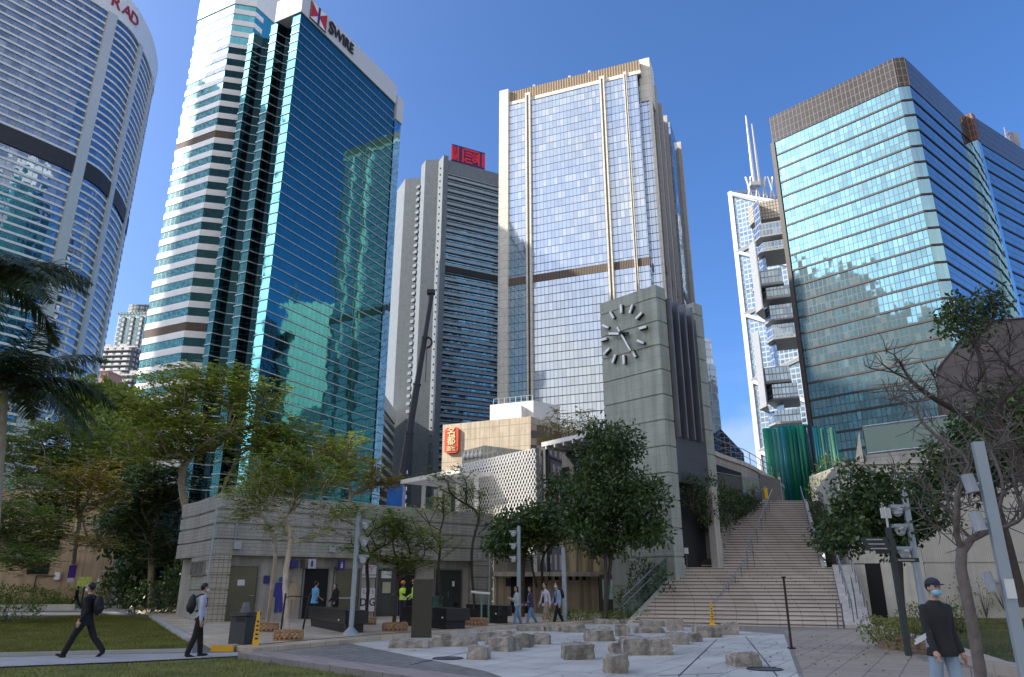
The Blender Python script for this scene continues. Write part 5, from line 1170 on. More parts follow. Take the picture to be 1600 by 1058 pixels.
# ============ mobile crane
cr0 = Y(624, 770, 78); ct = Y(675, 458, 78)
t = thing('mobile_crane', 'mobile crane with long dark telescopic boom raised behind the toilet block', 'crane', (cr0.x, 78, 0))
bm_ = M('crane_boom_dark', (.035, .033, .04), .5, .2); d_ = (ct-cr0); segs = [(0, .28, .44), (.26, .52, .38), (.5, .76, .32), (.74, 1, .26)]
for a, b, w in segs:
    mb = MB(); mb.tube([cr0+d_*a, cr0+d_*b], w, 6); mb.tube([cr0+d_*(b-.006), cr0+d_*(b+.004)], w*1.2, 6); mb.build('boom_section', bm_, t)
mb = MB(); mb.box(ct+v_((-.1, 0, .1)), (.9, .7, .5)); mb.build('boom_head', bm_, t)
hk = Y(670, 530, 78); mb = MB(); mb.tube([ct+v_((-.35, 0, 0)), v_((ct.x-.35, 78, hk.z))], .035, 4); mb.build('hoist_rope', blackm, t)
mb = MB(); ctr_ = v_((ct.x-.35, 78, hk.z-.4)); mb.tube([ctr_+v_((.55*cos(a), 0, .62*sin(a))) for a in [k*pi/8-pi/2 for k in range(15)]], .13, 6); mb.tube([v_((ctr_.x, 78, hk.z-1.0)), v_((ctr_.x, 78, hk.z-5))], .04, 4); mb.build('hook_block', bm_, t)
blue = M('crane_blue', (.01, .12, .42), .4, .1)
mb = MB(); mb.box((cr0.x-.3, 78, cr0.z-1.0), (1.6, 2.4, 3.4)); mb.box((cr0.x-.6, 78, cr0.z*.5), (1.2, 1.6, cr0.z-2)); mb.box((cr0.x-1.2, 78, 2.6), (2.4, 7.5, 1.6)); mb.build('turntable', blue, t)
mb = MB(); mb.box((cr0.x-2.1, 76, 3.0), (1.1, 2, 1.7)); mb.build('cab', blue, t)
mb = MB(); mb.box((cr0.x-1, 78, 1.4), (2.6, 12, .9)); mb.tube([(cr0.x-.3, 77, 3), cr0+d_*.2], .2, 8); mb.build('chassis', bm_, t)
for k in range(4):
    for sx_ in (-2.4, .4): mb = MB(); mb.tube([(cr0.x+sx_-.15, 73.5+k*3, .65), (cr0.x+sx_+.25, 73.5+k*3, .65)], .65, 14); mb.build('wheel', blackm, t)
# ============ brown building and slatted pavilion on the left
t = thing('brown_building', 'long tan rendered building wall behind the left trees and drive', 'building', (-60, 68, 0))
b0, b1 = v_((-78, 52, 0)), hmir(Y(168, 930, 66)); zb7 = Y(190, 792, 66).z
mb = MB(); mb.prism([b0, b1, b1+v_((-14, 16, 0)), b0+v_((-14, 16, 0))], 0, 9.5); mb.build('wall', M('tan_render', (.50, .36, .22), .85, var=.1, sc=.3, stain=.25), t)
db = (b1-b0).normalized(); nb = Vector((db.y, -db.x, 0)); LB_ = (b1-b0).length
for (u, v, w, h) in ((60, 888, 1.6, .9), (35, 852, 5.5, .7)):
    s, z = sz(u, v, b0, db); mb = MB(); p = b0+db*s+nb*.05+v_((0, 0, z)); mb.box(p, (w, .15, h), 90-math.degrees(math.atan2(db.y, db.x))-90+0); mb.build('window', darkg, t)
s, z = sz(91, 900, b0, db); mb = MB(); mb.box(b0+db*s+nb*.12+v_((0, 0, z)), (.55, .2, .6), 14); mb.build('lamp_box', whitem, t)
mb = MB(); p = b0+db*(s-1.6)+nb*.1; mb.tube([p+v_((0, 0, .2)), p+v_((0, 0, z)), b0+db*s+nb*.1+v_((0, 0, z))], .05, 4); mb.build('conduit', blackm, t)
mb = MB(); mb.prism([b0+nb*.15, b1+nb*.15, b1+nb*.02, b0+nb*.02], 5.6, 5.75); mb.build('string_course', M('tan_course', (.3, .21, .13), .8), t)
t = thing('slatted_pavilion', 'dark brown slatted timber pavilion left of the toilet block', 'pavilion', tuple(G(262, 955)))
a, b = hmir(G(262, 948)), hmir(G(302, 955)); zp = Y(268, 799, a.y).z
mb = MB(); mb.prism([a, b, b+v_((3, 6, 0)), a+v_((0, 6, 0))], 0, zp-.25); mb.build('wall', TILE('dark_timber_slat', (.045, .032, .028), 40, .16, .03, (.01, .008, .008), .15, .7), t)
mb = MB(); mb.prism([a+v_((-.3, -.4, 0)), b+v_((.4, -.4, 0)), b+v_((3, 6, 0)), a+v_((-.3, 6, 0))], zp-.24, zp); mb.build('roof', M('pavilion_roof', (.10, .09, .09), .7), t)
mb = MB(); dd = (b-a).normalized(); n_ = Vector((dd.y, -dd.x, 0)); p = a+dd*1.5+n_*.04; mb.prism([p, p+dd*1.9, p+dd*1.9-n_*.05, p-n_*.05], zp*.62, zp*.83); mb.build('louvre_window', M('pavilion_window', (.05, .06, .08), .2), t)
for k in range(10): p = a+dd*(.15+k*.42)+n_*.06; mb = MB(); mb.prism([p, p+dd*.14, p+dd*.14-n_*.05, p-n_*.05], .05, zp*.55); mb.build('batten', M('batten_%d' % (k % 2), (.06, .045, .035), .8), t)
# ============ street furniture
def cam_pole(name, label, base, H, r, side, cams, flange=True, cat='camera pole'):
    t = thing(name, label, cat, tuple(base)); mb = MB(); mb.tube([base, base+v_((0, 0, H))], r, 12); mb.tube([base+v_((0, 0, H)), base+v_((0, 0, H+.04))], r*.7, 12); mb.build('pole', galv, t, smooth=False)
    if flange: mb = MB(); mb.loft([(base+v_((0, 0, 0)), r*3.2, r*3.2), (base+v_((0, 0, .05)), r*3.0, r*3.0), (base+v_((0, 0, .16)), r*1.6, r*1.6), (base+v_((0, 0, .2)), r*1.3, r*1.3)]); mb.build('base_plate', galv, t)
    for z in cams:
        p = base+v_((side*(r+.16), 0, z)); mb = MB(); mb.tube([base+v_((0, 0, z+.02)), p], .04, 6); mb.box(p+v_((side*.03, -.02, .07)), (.34, .2, .09)); mb.build('bracket', galv, t)
        mb = MB(); mb.loft([(p+v_((0, 0, .04)), .13, .13), (p+v_((0, 0, -.04)), .14, .14)]); mb.ell(p+v_((0, 0, -.04)), (.12, .12, .14), 12, 8); mb.build('camera_head', M_cam, t, smooth=True)
    return t
M_cam = M('camera_white', (.55, .58, .6), .35, 0, .05)
pb = G(548, 991, .12); zp1 = Y(563, 808, pb.y).z
cam_pole('camera_pole', 'grey camera pole with three heads before the toilet doorway', pb, zp1, .085, 1, [zp1-.35, zp1-.93, zp1-1.5])
pb = hmir(G(811, 973)); zp1 = Y(811, 823, pb.y).z
cam_pole('camera_pole', 'grey camera pole with three heads behind the four walkers', pb, zp1, .1, -1, [zp1-.3, zp1-.9, zp1-1.5])
pb = hmir(G(883, 974)); cam_pole('plain_pole', 'plain grey pole beside the walking couple under the dark trees', pb, Y(882, 856, pb.y).z, .11, -1, [], True, 'pole')
pb = v_((9.9, 18.2, .1)); zz1 = Y(1416, 778, 18.2).z
pb = v_((Y(1437, 915, 19).x, 19, .1)); cam_pole('camera_pole', 'grey pole with stacked camera heads beside the direction sign at right', pb, Y(1416, 778, 19).z, .085, -1, [Y(1416, 790, 19).z-.2, Y(1416, 820, 19).z-.2, Y(1416, 855, 19).z-.2], flange=False)
# big rectangular floodlight column
pb = v_((Y(1560, 850, 12.5).x, 12.5, .1)); Hc = Y(1527, 700, 12.5).z
t = thing('floodlight_column', 'large square grey floodlight column close to the right edge', 'light pole', tuple(pb))
mb = MB(); mb.box(pb+v_((0, 0, Hc/2)), (.17, .17, Hc), 20); mb.build('pole', galv, t)
mb = MB(); mb.box(pb+v_((0, 0, .03)), (.42, .42, .06), 20); mb.build('base_plate', galv, t)
for z, sd_ in ((Hc-.72, -1), (Hc-1.35, -1), (Hc-2.3, -1)):
    mb = MB(); p = pb+v_((sd_*.28, 0, z)); mb.tube([p+v_((.15, 0, 0)), p], .04, 6); mb.tube([p+v_((-.02, 0, .16)), p+v_((.02, -.03, -.14))], .10 if z > Hc-2 else .07, 10); mb.build('floodlight', M('lamp_grey', (.30, .33, .36), .4), t)
mb = MB(); mb.box(pb+v_((-.02, -.1, 1.5)), (.14, .012, .3), 20); mb.build('notice', notice, t)
# direction sign
pb = v_((Y(1394, 920, 18.4).x, 18.4, .1)); t = thing('direction_sign', 'dark multi-arm direction sign on a post under the leafy right tree', 'direction sign', tuple(pb))
darkb = M('sign_dark_green', (.04, .05, .05), .5); pz = lambda v: Y(1390, v, 18.4).z
mb = MB(); mb.box(pb+v_((.14, 0, 1.45)), (.11, .11, 2.9)); mb.box(pb+v_((0, 0, (pz(848)+pz(872))/2)), (.5, .06, pz(848)-pz(872))); mb.build('post', darkb, t)
slet = M('sign_text_pale', (.5, .52, .5), .6)
for k, (v, dx) in enumerate(((850, -.28), (857, -.24), (864, -.2), (882, .42))):
    mb = MB(); mb.box(pb+v_((dx, -.05, pz(v))), (.62, .035, .10)); a = mb.build('sign_arm', darkb, t)
    mb = MB(); mb.box(pb+v_((dx, -.07, pz(v))), (.4, .006, .022)); mb.build('lettering', slet, a)
mb = MB(); mb.tube([pb+v_((.14, 0, 2.85)), pb+v_((.14, 0, 3.4))], .03, 6); mb.box(pb+v_((.14, 0, 3.25)), (.25, .03, .25)); mb.build('finial', slet, t)
# information slabs
pb = hmir(G(658, 997)); zt8 = Y(657, 906, pb.y).z
t = thing('information_slab', 'tall dark olive information slab seen from behind at the plaza edge', 'information board', tuple(pb))
mb = MB(); mb.box(pb+v_((0, 0, zt8/2)), (.66, .14, zt8), 90+6-90); mb.build('slab', M('olive_steel', (.065, .062, .045), .45, .3, .06), t)
mb = MB(); mb.box(pb+v_((0, 0, zt8+.01)), (.70, .17, .025), 6); mb.build('cap', M('olive_cap', (.10, .10, .08), .4, .3), t)
pb = hmir(G(954, 966)); zt8 = Y(954, 898, pb.y).z
t = thing('information_board', 'dark information board with a pale green lit map panel left of the steps', 'information board', tuple(pb))
mb = MB(); mb.box(pb+v_((0, 0, zt8/2)), (1.05, .16, zt8), 0); mb.build('slab', M('umber_steel', (.06, .055, .048), .45, .3, .06), t)
mb = MB(); mb.box(pb+v_((-.02, -.09, zt8*.66)), (.72, .02, zt8*.46)); mp_ = mb.build('map_panel', M('map_green', (.34, .52, .47), .35, 0, .2, 2), t)
mb = MB()
for k in range(6): mb.box(pb+v_((-.18+.07*(k % 3), -.102, zt8*(.5+.05*k))), (.22, .004, .03))
mb.box(pb+v_((.22, -.102, zt8*.6)), (.12, .004, .3)); mb.build('map_marks', M('map_dark', (.1, .2, .2), .6), mp_)
# bin with paper cups pile lid
pb = hmir(G(377, 1014)); t = thing('litter_bin', 'dark grey litter bin with ribbed top on the corner of the pavement', 'bin', tuple(pb))
bn = M('bin_grey', (.055, .06, .06), .5, .2)
mb = MB(); mb.box(pb+v_((0, 0, .42)), (.52, .5, .84), 20); mb.build('body', bn, t); mb = MB(); mb.box(pb+v_((0, 0, .90)), (.62, .6, .08), 20); mb.build('lid', bn, t)
mb = MB(); mb.box(pb+v_((-.02, -.25, .76)), (.3, .03, .1), 20); mb.build('slot', blackm, t)
mb = MB()
for k in range(6): mb.tube([pb+v_((0, 0, .945+k*.045)), pb+v_((0, 0, .975+k*.045))], .15-.012*k, 12)
mb.tube([pb+v_((0, 0, .94)), pb+v_((0, 0, 1.19))], .07, 8); mb.build('ashtray_rings', M('ashtray_steel', (.22, .23, .25), .4, .5), t)
# yellow caution stands
yel = M('caution_yellow', (.75, .42, .02), .45, var=.06)
def caution(label, pb, h, rot=0, tall=True):
    t = thing('caution_sign', label, 'caution sign', tuple(pb), 'yellow floor caution signs')
    mb = MB(); w = h*.32
    b4 = [(-w/2, -w/2), (w/2, -w/2), (w/2, w/2), (-w/2, w/2)]; n0 = len(mb.v)
    rings = [(1, 0), (1, .05), (.62, .09), (.52, .12), (.24, .92), (.22, 1.0)]
    ca, sa_ = cos(R(rot)), sin(R(rot))
    for s, z in rings:
        for x, y in b4: mb.v.append(pb+v_(((x*ca-y*sa_)*s, (x*sa_+y*ca)*s, z*h)))
    for i in range(len(rings)-1):
        for k in range(4): mb.f.append((n0+i*4+k, n0+i*4+(k+1) % 4, n0+(i+1)*4+(k+1) % 4, n0+(i+1)*4+k)); mb.m.append(0)
    mb.f.append(tuple(n0+(len(rings)-1)*4+k for k in range(4))); mb.m.append(0); c = mb.build('cone', yel, t)
    mb = MB(); f = v_((sa_, -ca, 0))*w
    for k in range(5): z = .3+.11*k; s = .52-.28*(z-.12)/.8; p = pb+v_((sa_*w*.5*s*1.06, -ca*w*.5*s*1.06, z*h)); mb.box(p, (w*s*.55, .006, h*.045), -rot)
    mb.build('lettering', ltr, c); return t
caution('yellow caution cone sign standing beside the dark litter bin', G(398, 1016), .98, 25)
caution('yellow caution cone sign among the shrubs beyond the left lawn', hmir(G(188, 946)), 1.15, 10)
caution('yellow caution cone sign at the foot of the granite steps', hmir(Y(1113, 974, 33.6))*1+v_((0, 0, 0)), .95, 0)
t = thing('yellow_box', 'small yellow post box by the glass rail at the stair head', 'post box', (Y(1198, 786, 47).x, 47, zt_)); p = v_((Y(1198, 786, 47).x, 47, zt_)); mb = MB(); mb.box(p+v_((0, 0, .3)), (.2, .2, .6)); mb.build('body', yel, t); mb = MB(); mb.box(p+v_((0, 0, .62)), (.24, .24, .05)); mb.build('lid', yel, t)
p = hmir(G(355, 1018)); t = thing('kerb_marker', 'yellow and beige painted kerb end at the corner beside the bin', 'kerb end', tuple(p)); mb = MB(); mb.box(p+v_((-.1, .1, .08)), (.55, .4, .16), -5); mb.build('block', M('kerb_block', (.4, .35, .28), .8), t); mb = MB(); mb.box(p+v_((-.1, -.115, .08)), (.57, .03, .15), -5); mb.build('yellow_face', yel, t)
# black planter boxes
def planter(label, u0, v0, u1, v1, vt, dep, lamp=None):
    a, b = G(u0, v0, .12), G(u1, v1, .12); d = (b-a).normalized(); n_ = Vector((-d.y, d.x, 0)); n_ = n_ if n_.y > 0 else -n_
    h = Y(u1, vt, b.y).z-.12; h = .72
    t = thing('planter_box', label, 'planter', tuple(a), 'black planter boxes outside the toilets'); L_ = (b-a).length
    mb = MB(); mb.prism([a+d*.18+n_*.1, b-d*.18+n_*.1, b-d*.18+n_*dep, a+d*.18+n_*dep], .122, .34+.12); mb.build('base', blackm, t)
    mb = MB(); mb.prism([a, b, b+n_*(dep+.1), a+n_*(dep+.1)], .30+.12, h+.12); mb.prism([a+d*.0-n_*.015, b-n_*.015, b+n_*.05, a+n_*.05], h-.04+.12, h+.13); mb.build('box', M('black_gloss', (.012, .012, .014), .3), t)
    if lamp is not None: mb = MB(); p = a+d*(L_*lamp)-n_*.02+v_((0, 0, .4)); mb.ell(p, (.035, .035, .035), 8, 6); mb.build('stud', M('stud_white', (.8, .8, .8), .3), t)
planter('black planter box outside the open toilet doorway', 480, 978, 538, 990, 958, .7, .86)
planter('black planter box behind the dark olive information slab', 626, 977, 697, 984, 955, .9, .93)
planter('black planter box at the right end of the toilet block', 728, 971, 778, 975, 952, .6, .95)
# small things by the doors
t = thing('drinking_stand', 'pale green stand with a white arched bar by the far planter', 'stand', tuple(G(752, 975, .12))); p = G(752, 975, .12); gm = M('stand_green', (.12, .25, .22), .4)
mb = MB(); mb.tube([p, p+v_((0, 0, 1.2))], .04, 8); mb.tube([p+v_((.3, .1, 0)), p+v_((.3, .1, 1.15))], .04, 8); mb.build('leg', gm, t); mb = MB(); mb.tube([p+v_((-.45, -.1, 1.28)), p+v_((0, 0, 1.22)), p+v_((.35, .1, 1.2))], .05, 8); mb.build('arm', whitem, t)
t = thing('litter_bin', 'green wheeled bin half hidden behind the dark olive information slab', 'bin', tuple(G(680, 968, .12))); p = G(682, 968, .12); gb = M('bin_green', (.03, .10, .08), .5)
mb = MB(); mb.loft([(p+v_((0, 0, .08)), .2, .2), (p+v_((0, 0, .95)), .28, .28)]); mb.build('body', gb, t); mb = MB(); mb.box(p+v_((0, 0, 1.0)), (.6, .55, .08)); mb.build('lid', gb, t)
for u, v, lab in ((1195, 1047, 'round drain cover in the slabs beside the lone angular stone'), (700, 1030, 'round drain cover in the slabs left of the small near cube')):
    p = G(u, v)+v_((0, 0, .0135)); t = thing('drain_cover', lab, 'drain cover', tuple(p)); mb = MB(); mb.tube([p, p+v_((0, 0, .006))], .33, 28); mb.build('cover', M('cast_iron', (.10, .10, .10), .6, .5, .3, 20), t); mb = MB(); ring = [p+v_((.36*cos(k*pi/14), .36*sin(k*pi/14), .004)) for k in range(29)]; mb.tube(ring, .012, 4, cap=False); mb.build('rim', blackm, t)
# bamboo tree guards are added with their trees
barkbr = M('guard_bamboo', (.40, .22, .10), .7, var=.25, sc=8)
def guard(label, p, r=.42, h=.26):
    t = thing('tree_guard', label, 'tree guard', tuple(p), 'woven bamboo tree guards')
    mb = MB(); n = 18
    for k in range(n):
        for s in (1, -1):
            a0, a1 = 2*pi*k/n, 2*pi*(k+2*s)/n; mb.tube([p+v_((r*cos(a0), r*sin(a0), .0)), p+v_((r*1.0*cos((a0+a1)/2)*1.03, r*sin((a0+a1)/2)*1.03, h/2)), p+v_((r*cos(a1), r*sin(a1), h))], .017, 4, cap=False)
    for z in (.01, h): mb.tube([p+v_((r*cos(2*pi*k/n), r*sin(2*pi*k/n), z)) for k in range(n+1)], .018, 4, cap=False)
    mb.build('weave', barkbr, t); mb = MB(); mb.tube([p, p+v_((0, 0, .06))], r*.93, 16); mb.build('soil', M('guard_soil', (.08, .06, .04), .95), t)
# thin sign posts and small lamp at the far left
for (u, v, vt, lab, kind) in ((147, 948, 893, 'thin curved grey post in front of the tan wall', 0), (172, 945, 862, 'white goal-shaped gate post at the corner of the tan wall', 1)):
    p = hmir(G(u, v)); h = Y(u, vt, p.y).z; t = thing('gate_post' if kind else 'thin_post', lab, 'post', tuple(p))
    if kind: mb = MB(); mb.tube([p, p+v_((.35, 0, h)), p+v_((-.9, 0, h))], .07, 6); mb.build('frame', whitem, t); mb = MB(); mb.box(p+v_((.3, 0, h-.4)), (.2, .1, .5)); mb.build('lamp', whitem, t)
    else: mb = MB(); mb.tube([p, p+v_((0, 0, h*.8)), p+v_((.1, 0, h)), p+v_((.5, 0, h*1.02))], .05, 6); mb.build('pole', galv, t); mb = MB(); mb.box(p+v_((0, 0, h*.7)), (.16, .1, .5)); mb.build('lamp_head', whitem, t)
p = hmir(G(125, 951)); t = thing('yellow_sign', 'yellow green sign board low before the tan wall', 'sign', tuple(p)); mb = MB(); z = Y(125, 909, p.y).z; mb.box(p+v_((0, 0, z)), (1.1, .08, .7)); mb.build('board', M('yellow_green_board', (.45, .5, .1), .6, var=.3, sc=5), t); mb = MB(); mb.box(p+v_((0, .06, z/2)), (.08, .08, z)); mb.build('post', blackm, t)
# metal hoop and stub posts at the foot of the right rail
p = hmir(G(1350, 990))+v_((0, 0, .0)); t = thing('metal_hoop', 'bent steel hoop lying at the foot of the right rail', 'hoop', tuple(p)); mb = MB(); mb.tube([p+v_((-.1, -.25, .02)), p+v_((-.12, -.1, .2)), p+v_((.1, .1, .24)), p+v_((.45, .2, .22))], .035, 8); mb.build('hoop', metal, t)
p = v_((Y(1311, 980, 31.5).x, 31.6, 0)); t = thing('steel_hoop_stand', 'slim steel hoop stand on the paving by the lowest right step', 'stand', tuple(p)); mb = MB(); mb.tube([p, p+v_((.05, 0, .95)), p+v_((.3, .1, .95)), p+v_((.28, .1, 0))], .03, 6); mb.build('frame', M_post, t)
p = Lm.lerp(Rm, 0); 
mb = MB(); t = thing('green_panel', 'green and grey notice panel fixed to the right rail of the lower steps', 'notice', tuple(Rb+v_((.75, .6, 0)))); a_, b_ = Rb+v_((.55, -.05, .35)), Rb.lerp(Rm, .3)+v_((.6, -.05, .45)); up = v_((0, 0, .75))
mb.quad(a_+up*.5, b_+up*.5, b_+up*1.35, a_+up*1.35); mb.quad(a_+up*.5+v_((0.03, .0, 0)), a_+up*1.35+v_((.03, 0, 0)), b_+up*1.35+v_((.03, 0, 0)), b_+up*.5+v_((.03, 0, 0))); mb.build('panel', M('panel_green', (.28, .42, .2), .6, var=.3, sc=4), t); mb = MB(); mb.tube([a_, a_+up*1.3], .025, 6); mb.build('post', M_post, t)
# metal signage on the lower left rail
p = Lm+v_((.05, -.1, .55)); t = thing('rail_notice', 'small white notice on the rail corner at the landing', 'notice', tuple(p)); mb = MB(); mb.box(p+v_((0, 0, .3)), (.22, .02, .3)); mb.build('plate', notice, t); mb = MB(); mb.tube([p+v_((0, .03, -.5)), p+v_((0, .03, .45))], .02, 6); mb.build('post', M_post, t)
# ============ trees and plants
bark = M('pale_bark', (.30, .25, .19), .9, var=.3, sc=5, bump=.5, bsc=30)
barkd = M('dark_bark', (.075, .06, .05), .9, var=.3, sc=5, bump=.5, bsc=30)
barkl = M('light_bark', (.46, .38, .30), .8, var=.25, sc=4)
leaf_f = LEAF('feather_leaf', (.11, .17, .02), (.40, .44, .07), .45)
leaf_y = LEAF('yellowing_leaf', (.14, .15, .02), (.45, .33, .05), .45)
leaf_d = LEAF('dark_leaf', (.022, .05, .016), (.09, .14, .035), .2, .35)
leaf_m = LEAF('middle_leaf', (.08, .14, .02), (.28, .34, .06), .35)
leaf_p = LEAF('palm_leaf', (.02, .04, .012), (.09, .12, .03), .3, .35)
leaf_h = LEAF('hedge_leaf', (.05, .10, .015), (.20, .28, .05), .35)
V3 = Vector
def rnd_dir(r): 
    while True:
        v = V3((r.uniform(-1, 1), r.uniform(-1, 1), r.uniform(-1, 1)))
        if .05 < v.length < 1: return v.normalized()
def frond_leaf(mb, p, d, L_, w, r, n=3):
    """a feathery compound leaf: drooping rachis with small folded leaflet pairs"""
    d = d.normalized(); s = d.cross(V3((0, 0, 1))); s = s.normalized() if s.length > .1 else V3((1, 0, 0))
    for k in range(n):
        t = (k+.7)/n; c = p+d*L_*t+V3((0, 0, -.18*L_*t*t)); lw = w*(1-.35*t)
        for sd_ in (1, -1):
            e = c+s*sd_*lw+d*lw*.25+V3((0, 0, -lw*.25)); h = L_/n*.36
            mb.quad(c-d*h*.8, e-d*h*.55, e+d*h*.55, c+d*h*.8)
def broad_leaf(mb, p, d, L_, w, r):
    d = d.normalized(); s = d.cross(rnd_dir(r)); s = s.normalized() if s.length > .1 else V3((1, 0, 0))
    mb.quad(p, p+d*L_*.5+s*w, p+d*L_, p+d*L_*.5-s*w)
def tree(label, base, fork, clusters, kind='feather', leafm=None, barkm=None, tr=.12, nleaf=10, rc=.7, seed=1, cat='tree', twigs=True, name='feathery_tree', lean=None, group=None, leafL=.42, leafW=.12, extra_trunks=(), minr=.008):
    """fork = point where the limbs part; clusters = [(centre, (rx,ry,rz), n)] volumes filled with twig ends"""
    r = random.Random(seed); t = thing(name, label, cat, tuple(base), group); base = V3(base); fork = V3(fork)
    nodes_ = []  # (pos, parent)
    def add(p, par): nodes_.append([p, par, 0]); return len(nodes_)-1
    last = add(base, -1); n = max(3, int((fork-base).length/.45))
    for i in range(1, n+1):
        f = i/n; p = base.lerp(fork, f)+V3((r.gauss(0, .03), r.gauss(0, .03), 0))*(1 if i < n else 0); last = add(p, last)
    forkid = last
    for q in extra_trunks:
        pr = max(1, int(n*.12)); q = V3(q); pos = nodes_[pr][0]; m_ = max(3, int((q-pos).length/.5))
        for i in range(1, m_+1): pr = add(pos.lerp(q, i/m_)+V3((r.gauss(0, .03), r.gauss(0, .03), 0)), pr)
    att = []
    for c, rad, k in clusters:
        for _ in range(k):
            v = rnd_dir(r)*(r.random()**.45); att.append(V3(c)+V3((v.x*rad[0], v.y*rad[1], v.z*rad[2])))
    att.sort(key=lambda a: (a-fork).length)
    start = max(1, int(n*.75)); ends = []
    for a in att:
        best, bd = forkid, 1e9
        for i in range(start, len(nodes_)):
            p = nodes_[i][0]; d = (p-a).length; up = a.z-p.z
            d = d*(1.0 if up > -.1*d else 1.8)+(p-fork).length*.18
            if d < bd: bd, best = d, i
        p0 = nodes_[best][0]; L_ = (a-p0).length
        if L_ < .12: ends.append(best); continue
        k = max(1, min(6, int(L_/.45))); par = best
        pp = nodes_[best][1]; dirp = (p0-nodes_[pp][0]).normalized() if pp >= 0 else V3((0, 0, 1))
        ctrl = p0.lerp(a, .3)+dirp*L_*.2+V3((0, 0, L_*.04))
        for i in range(1, k+1):
            u = i/k; q = p0*(1-u)**2+ctrl*2*u*(1-u)+a*u*u+V3((r.gauss(0, .02), r.gauss(0, .02), r.gauss(0, .02)))*L_*.6
            par = add(q, par)
        ends.append(par)
    for i in range(len(nodes_)-1, -1, -1):
        nodes_[i][2] = max(nodes_[i][2], 1); pr = nodes_[i][1]
        if pr >= 0: nodes_[pr][2] += nodes_[i][2] if nodes_[pr][2] else nodes_[i][2]
    kk = {}
    for i, nd in enumerate(nodes_): kk.setdefault(nd[1], []).append(i)
    for _ in range(3):
        new = {}
        for i, nd in enumerate(nodes_):
            if nd[1] < 0 or i not in kk: continue
            c = max(kk[i], key=lambda c: nodes_[c][2]); new[i] = nd[0]*.4+(nodes_[nd[1]][0]+nodes_[c][0])*.3
        for i, p in new.items(): nodes_[i][0] = p
    tot = nodes_[0][2]; mb = MB(); ex = .62 if kind == 'bare' else .46; rad = lambda i: max(minr, tr*(nodes_[i][2]/tot)**ex)
    kids = {}
    for i, nd in enumerate(nodes_): kids.setdefault(nd[1], []).append(i)
    def chain(i0, par):
        pts = [nodes_[par][0]] if par >= 0 else []; rr = [rad(i0)] if par >= 0 else []; i = i0
        while True:
            pts.append(nodes_[i][0]); rr.append(rad(i)); ch = kids.get(i, [])
            if not ch: break
            ch = sorted(ch, key=lambda c: -nodes_[c][2])
            for c in ch[1:]: stack.append((c, i))
            i = ch[0]
        if par < 0: pts.insert(0, pts[0]-V3((0, 0, .15))); rr.insert(0, rr[0]*1.25)
        if len(pts) > 1: mb.tube(pts, rr, 7 if rr[0] > .05 else (5 if rr[0] > .02 else 4), cap=False)
    stack = [(0, -1)]
    while stack: chain(*stack.pop())
    if kind == 'bare' and twigs:
        for e in ends:
            p = nodes_[e][0]
            for _ in range(4): 
                d = (rnd_dir(r)+V3((0, 0, .5))).normalized(); q = p+d*r.uniform(.25, .6); mb.tube([p, (p+q)/2+rnd_dir(r)*.06, q], [.012, .009, .005], 3, cap=False)
    mb.build('trunk', barkm or bark, t, smooth=True, uv=False)
    if kind != 'bare':
        mb = MB()
        for e in ends:
            p = nodes_[e][0]; pr = nodes_[e][1]; bd_ = (p-nodes_[pr][0]).normalized() if pr >= 0 else V3((0, 0, 1))
            k = int(nleaf*r.uniform(.6, 1.4))
            for _ in range(k):
                if kind == 'feather':
                    a = r.uniform(0, 2*pi); d = V3((cos(a), sin(a), r.uniform(-.25, .45))); q = p+V3((r.gauss(0, .45), r.gauss(0, .45), r.gauss(0, .22)))*rc
                    frond_leaf(mb, q, d, leafL*r.uniform(.7, 1.25), leafW*r.uniform(.8, 1.2), r)
                else:
                    v = rnd_dir(r)*rc*r.random()**.5; q = p+V3((v.x, v.y, v.z*.8)); d = (v.normalized()*.6+rnd_dir(r)*.6+V3((0, 0, -.25))) if v.length > 0 else rnd_dir(r)
                    broad_leaf(mb, q, d, leafL*r.uniform(.6, 1.3), leafW*r.uniform(.7, 1.2), r)
        mb.build('crown', leafm or leaf_f, t, uv=False)
    return t
def PY(u, v, y): p = Y(u, v, y); return V3((p.x, p.y, p.z))
def C(u, v, y, ru, rv, ry, n):     # cluster given by survey pixels: centre and half sizes
    p = Y(u, v, y); sc = (p-V3((0, 0, CH))).length/FPX*1.0; return (p, (ru*sc, ry, rv*sc), n)
# --- big spreading feathery trees behind the toilet block
tree('tallest feathery tree behind the toilet roof with wide layered crown', hmir(PY(318, 940, 46)), PY(322, 770, 46), [C(300, 600, 46, 75, 26, 3.2, 46), C(245, 640, 45, 55, 32, 3, 36), C(385, 615, 47, 70, 30, 3, 46), C(330, 680, 46, 110, 40, 4, 74), C(420, 680, 47, 50, 40, 3, 34), C(230, 700, 44, 55, 30, 3, 30)], nleaf=16, rc=1.15, tr=.24, seed=11, leafL=.7, leafW=.19, extra_trunks=(PY(280, 740, 46), PY(350, 750, 47)))
tree('feathery tree whose crown shows right of the tallest one, before the teal tower', hmir(PY(455, 930, 49)), PY(455, 800, 49), [C(470, 700, 49, 65, 34, 3, 52), C(520, 735, 50, 45, 30, 3, 32), C(420, 745, 48, 50, 26, 3, 30), C(545, 690, 51, 26, 20, 2, 10)], nleaf=14, rc=1.0, tr=.2, seed=12, leafL=.7, leafW=.19, leafm=leaf_f)
tree('feathery tree with orange brown tints beside the crane boom', hmir(PY(545, 930, 60)), PY(545, 790, 60), [C(525, 700, 60, 40, 22, 3, 22), C(570, 740, 60, 36, 34, 3, 30), C(600, 760, 60, 26, 30, 2, 14)], nleaf=13, rc=1.0, tr=.18, seed=13, leafL=.8, leafW=.2, leafm=leaf_y)
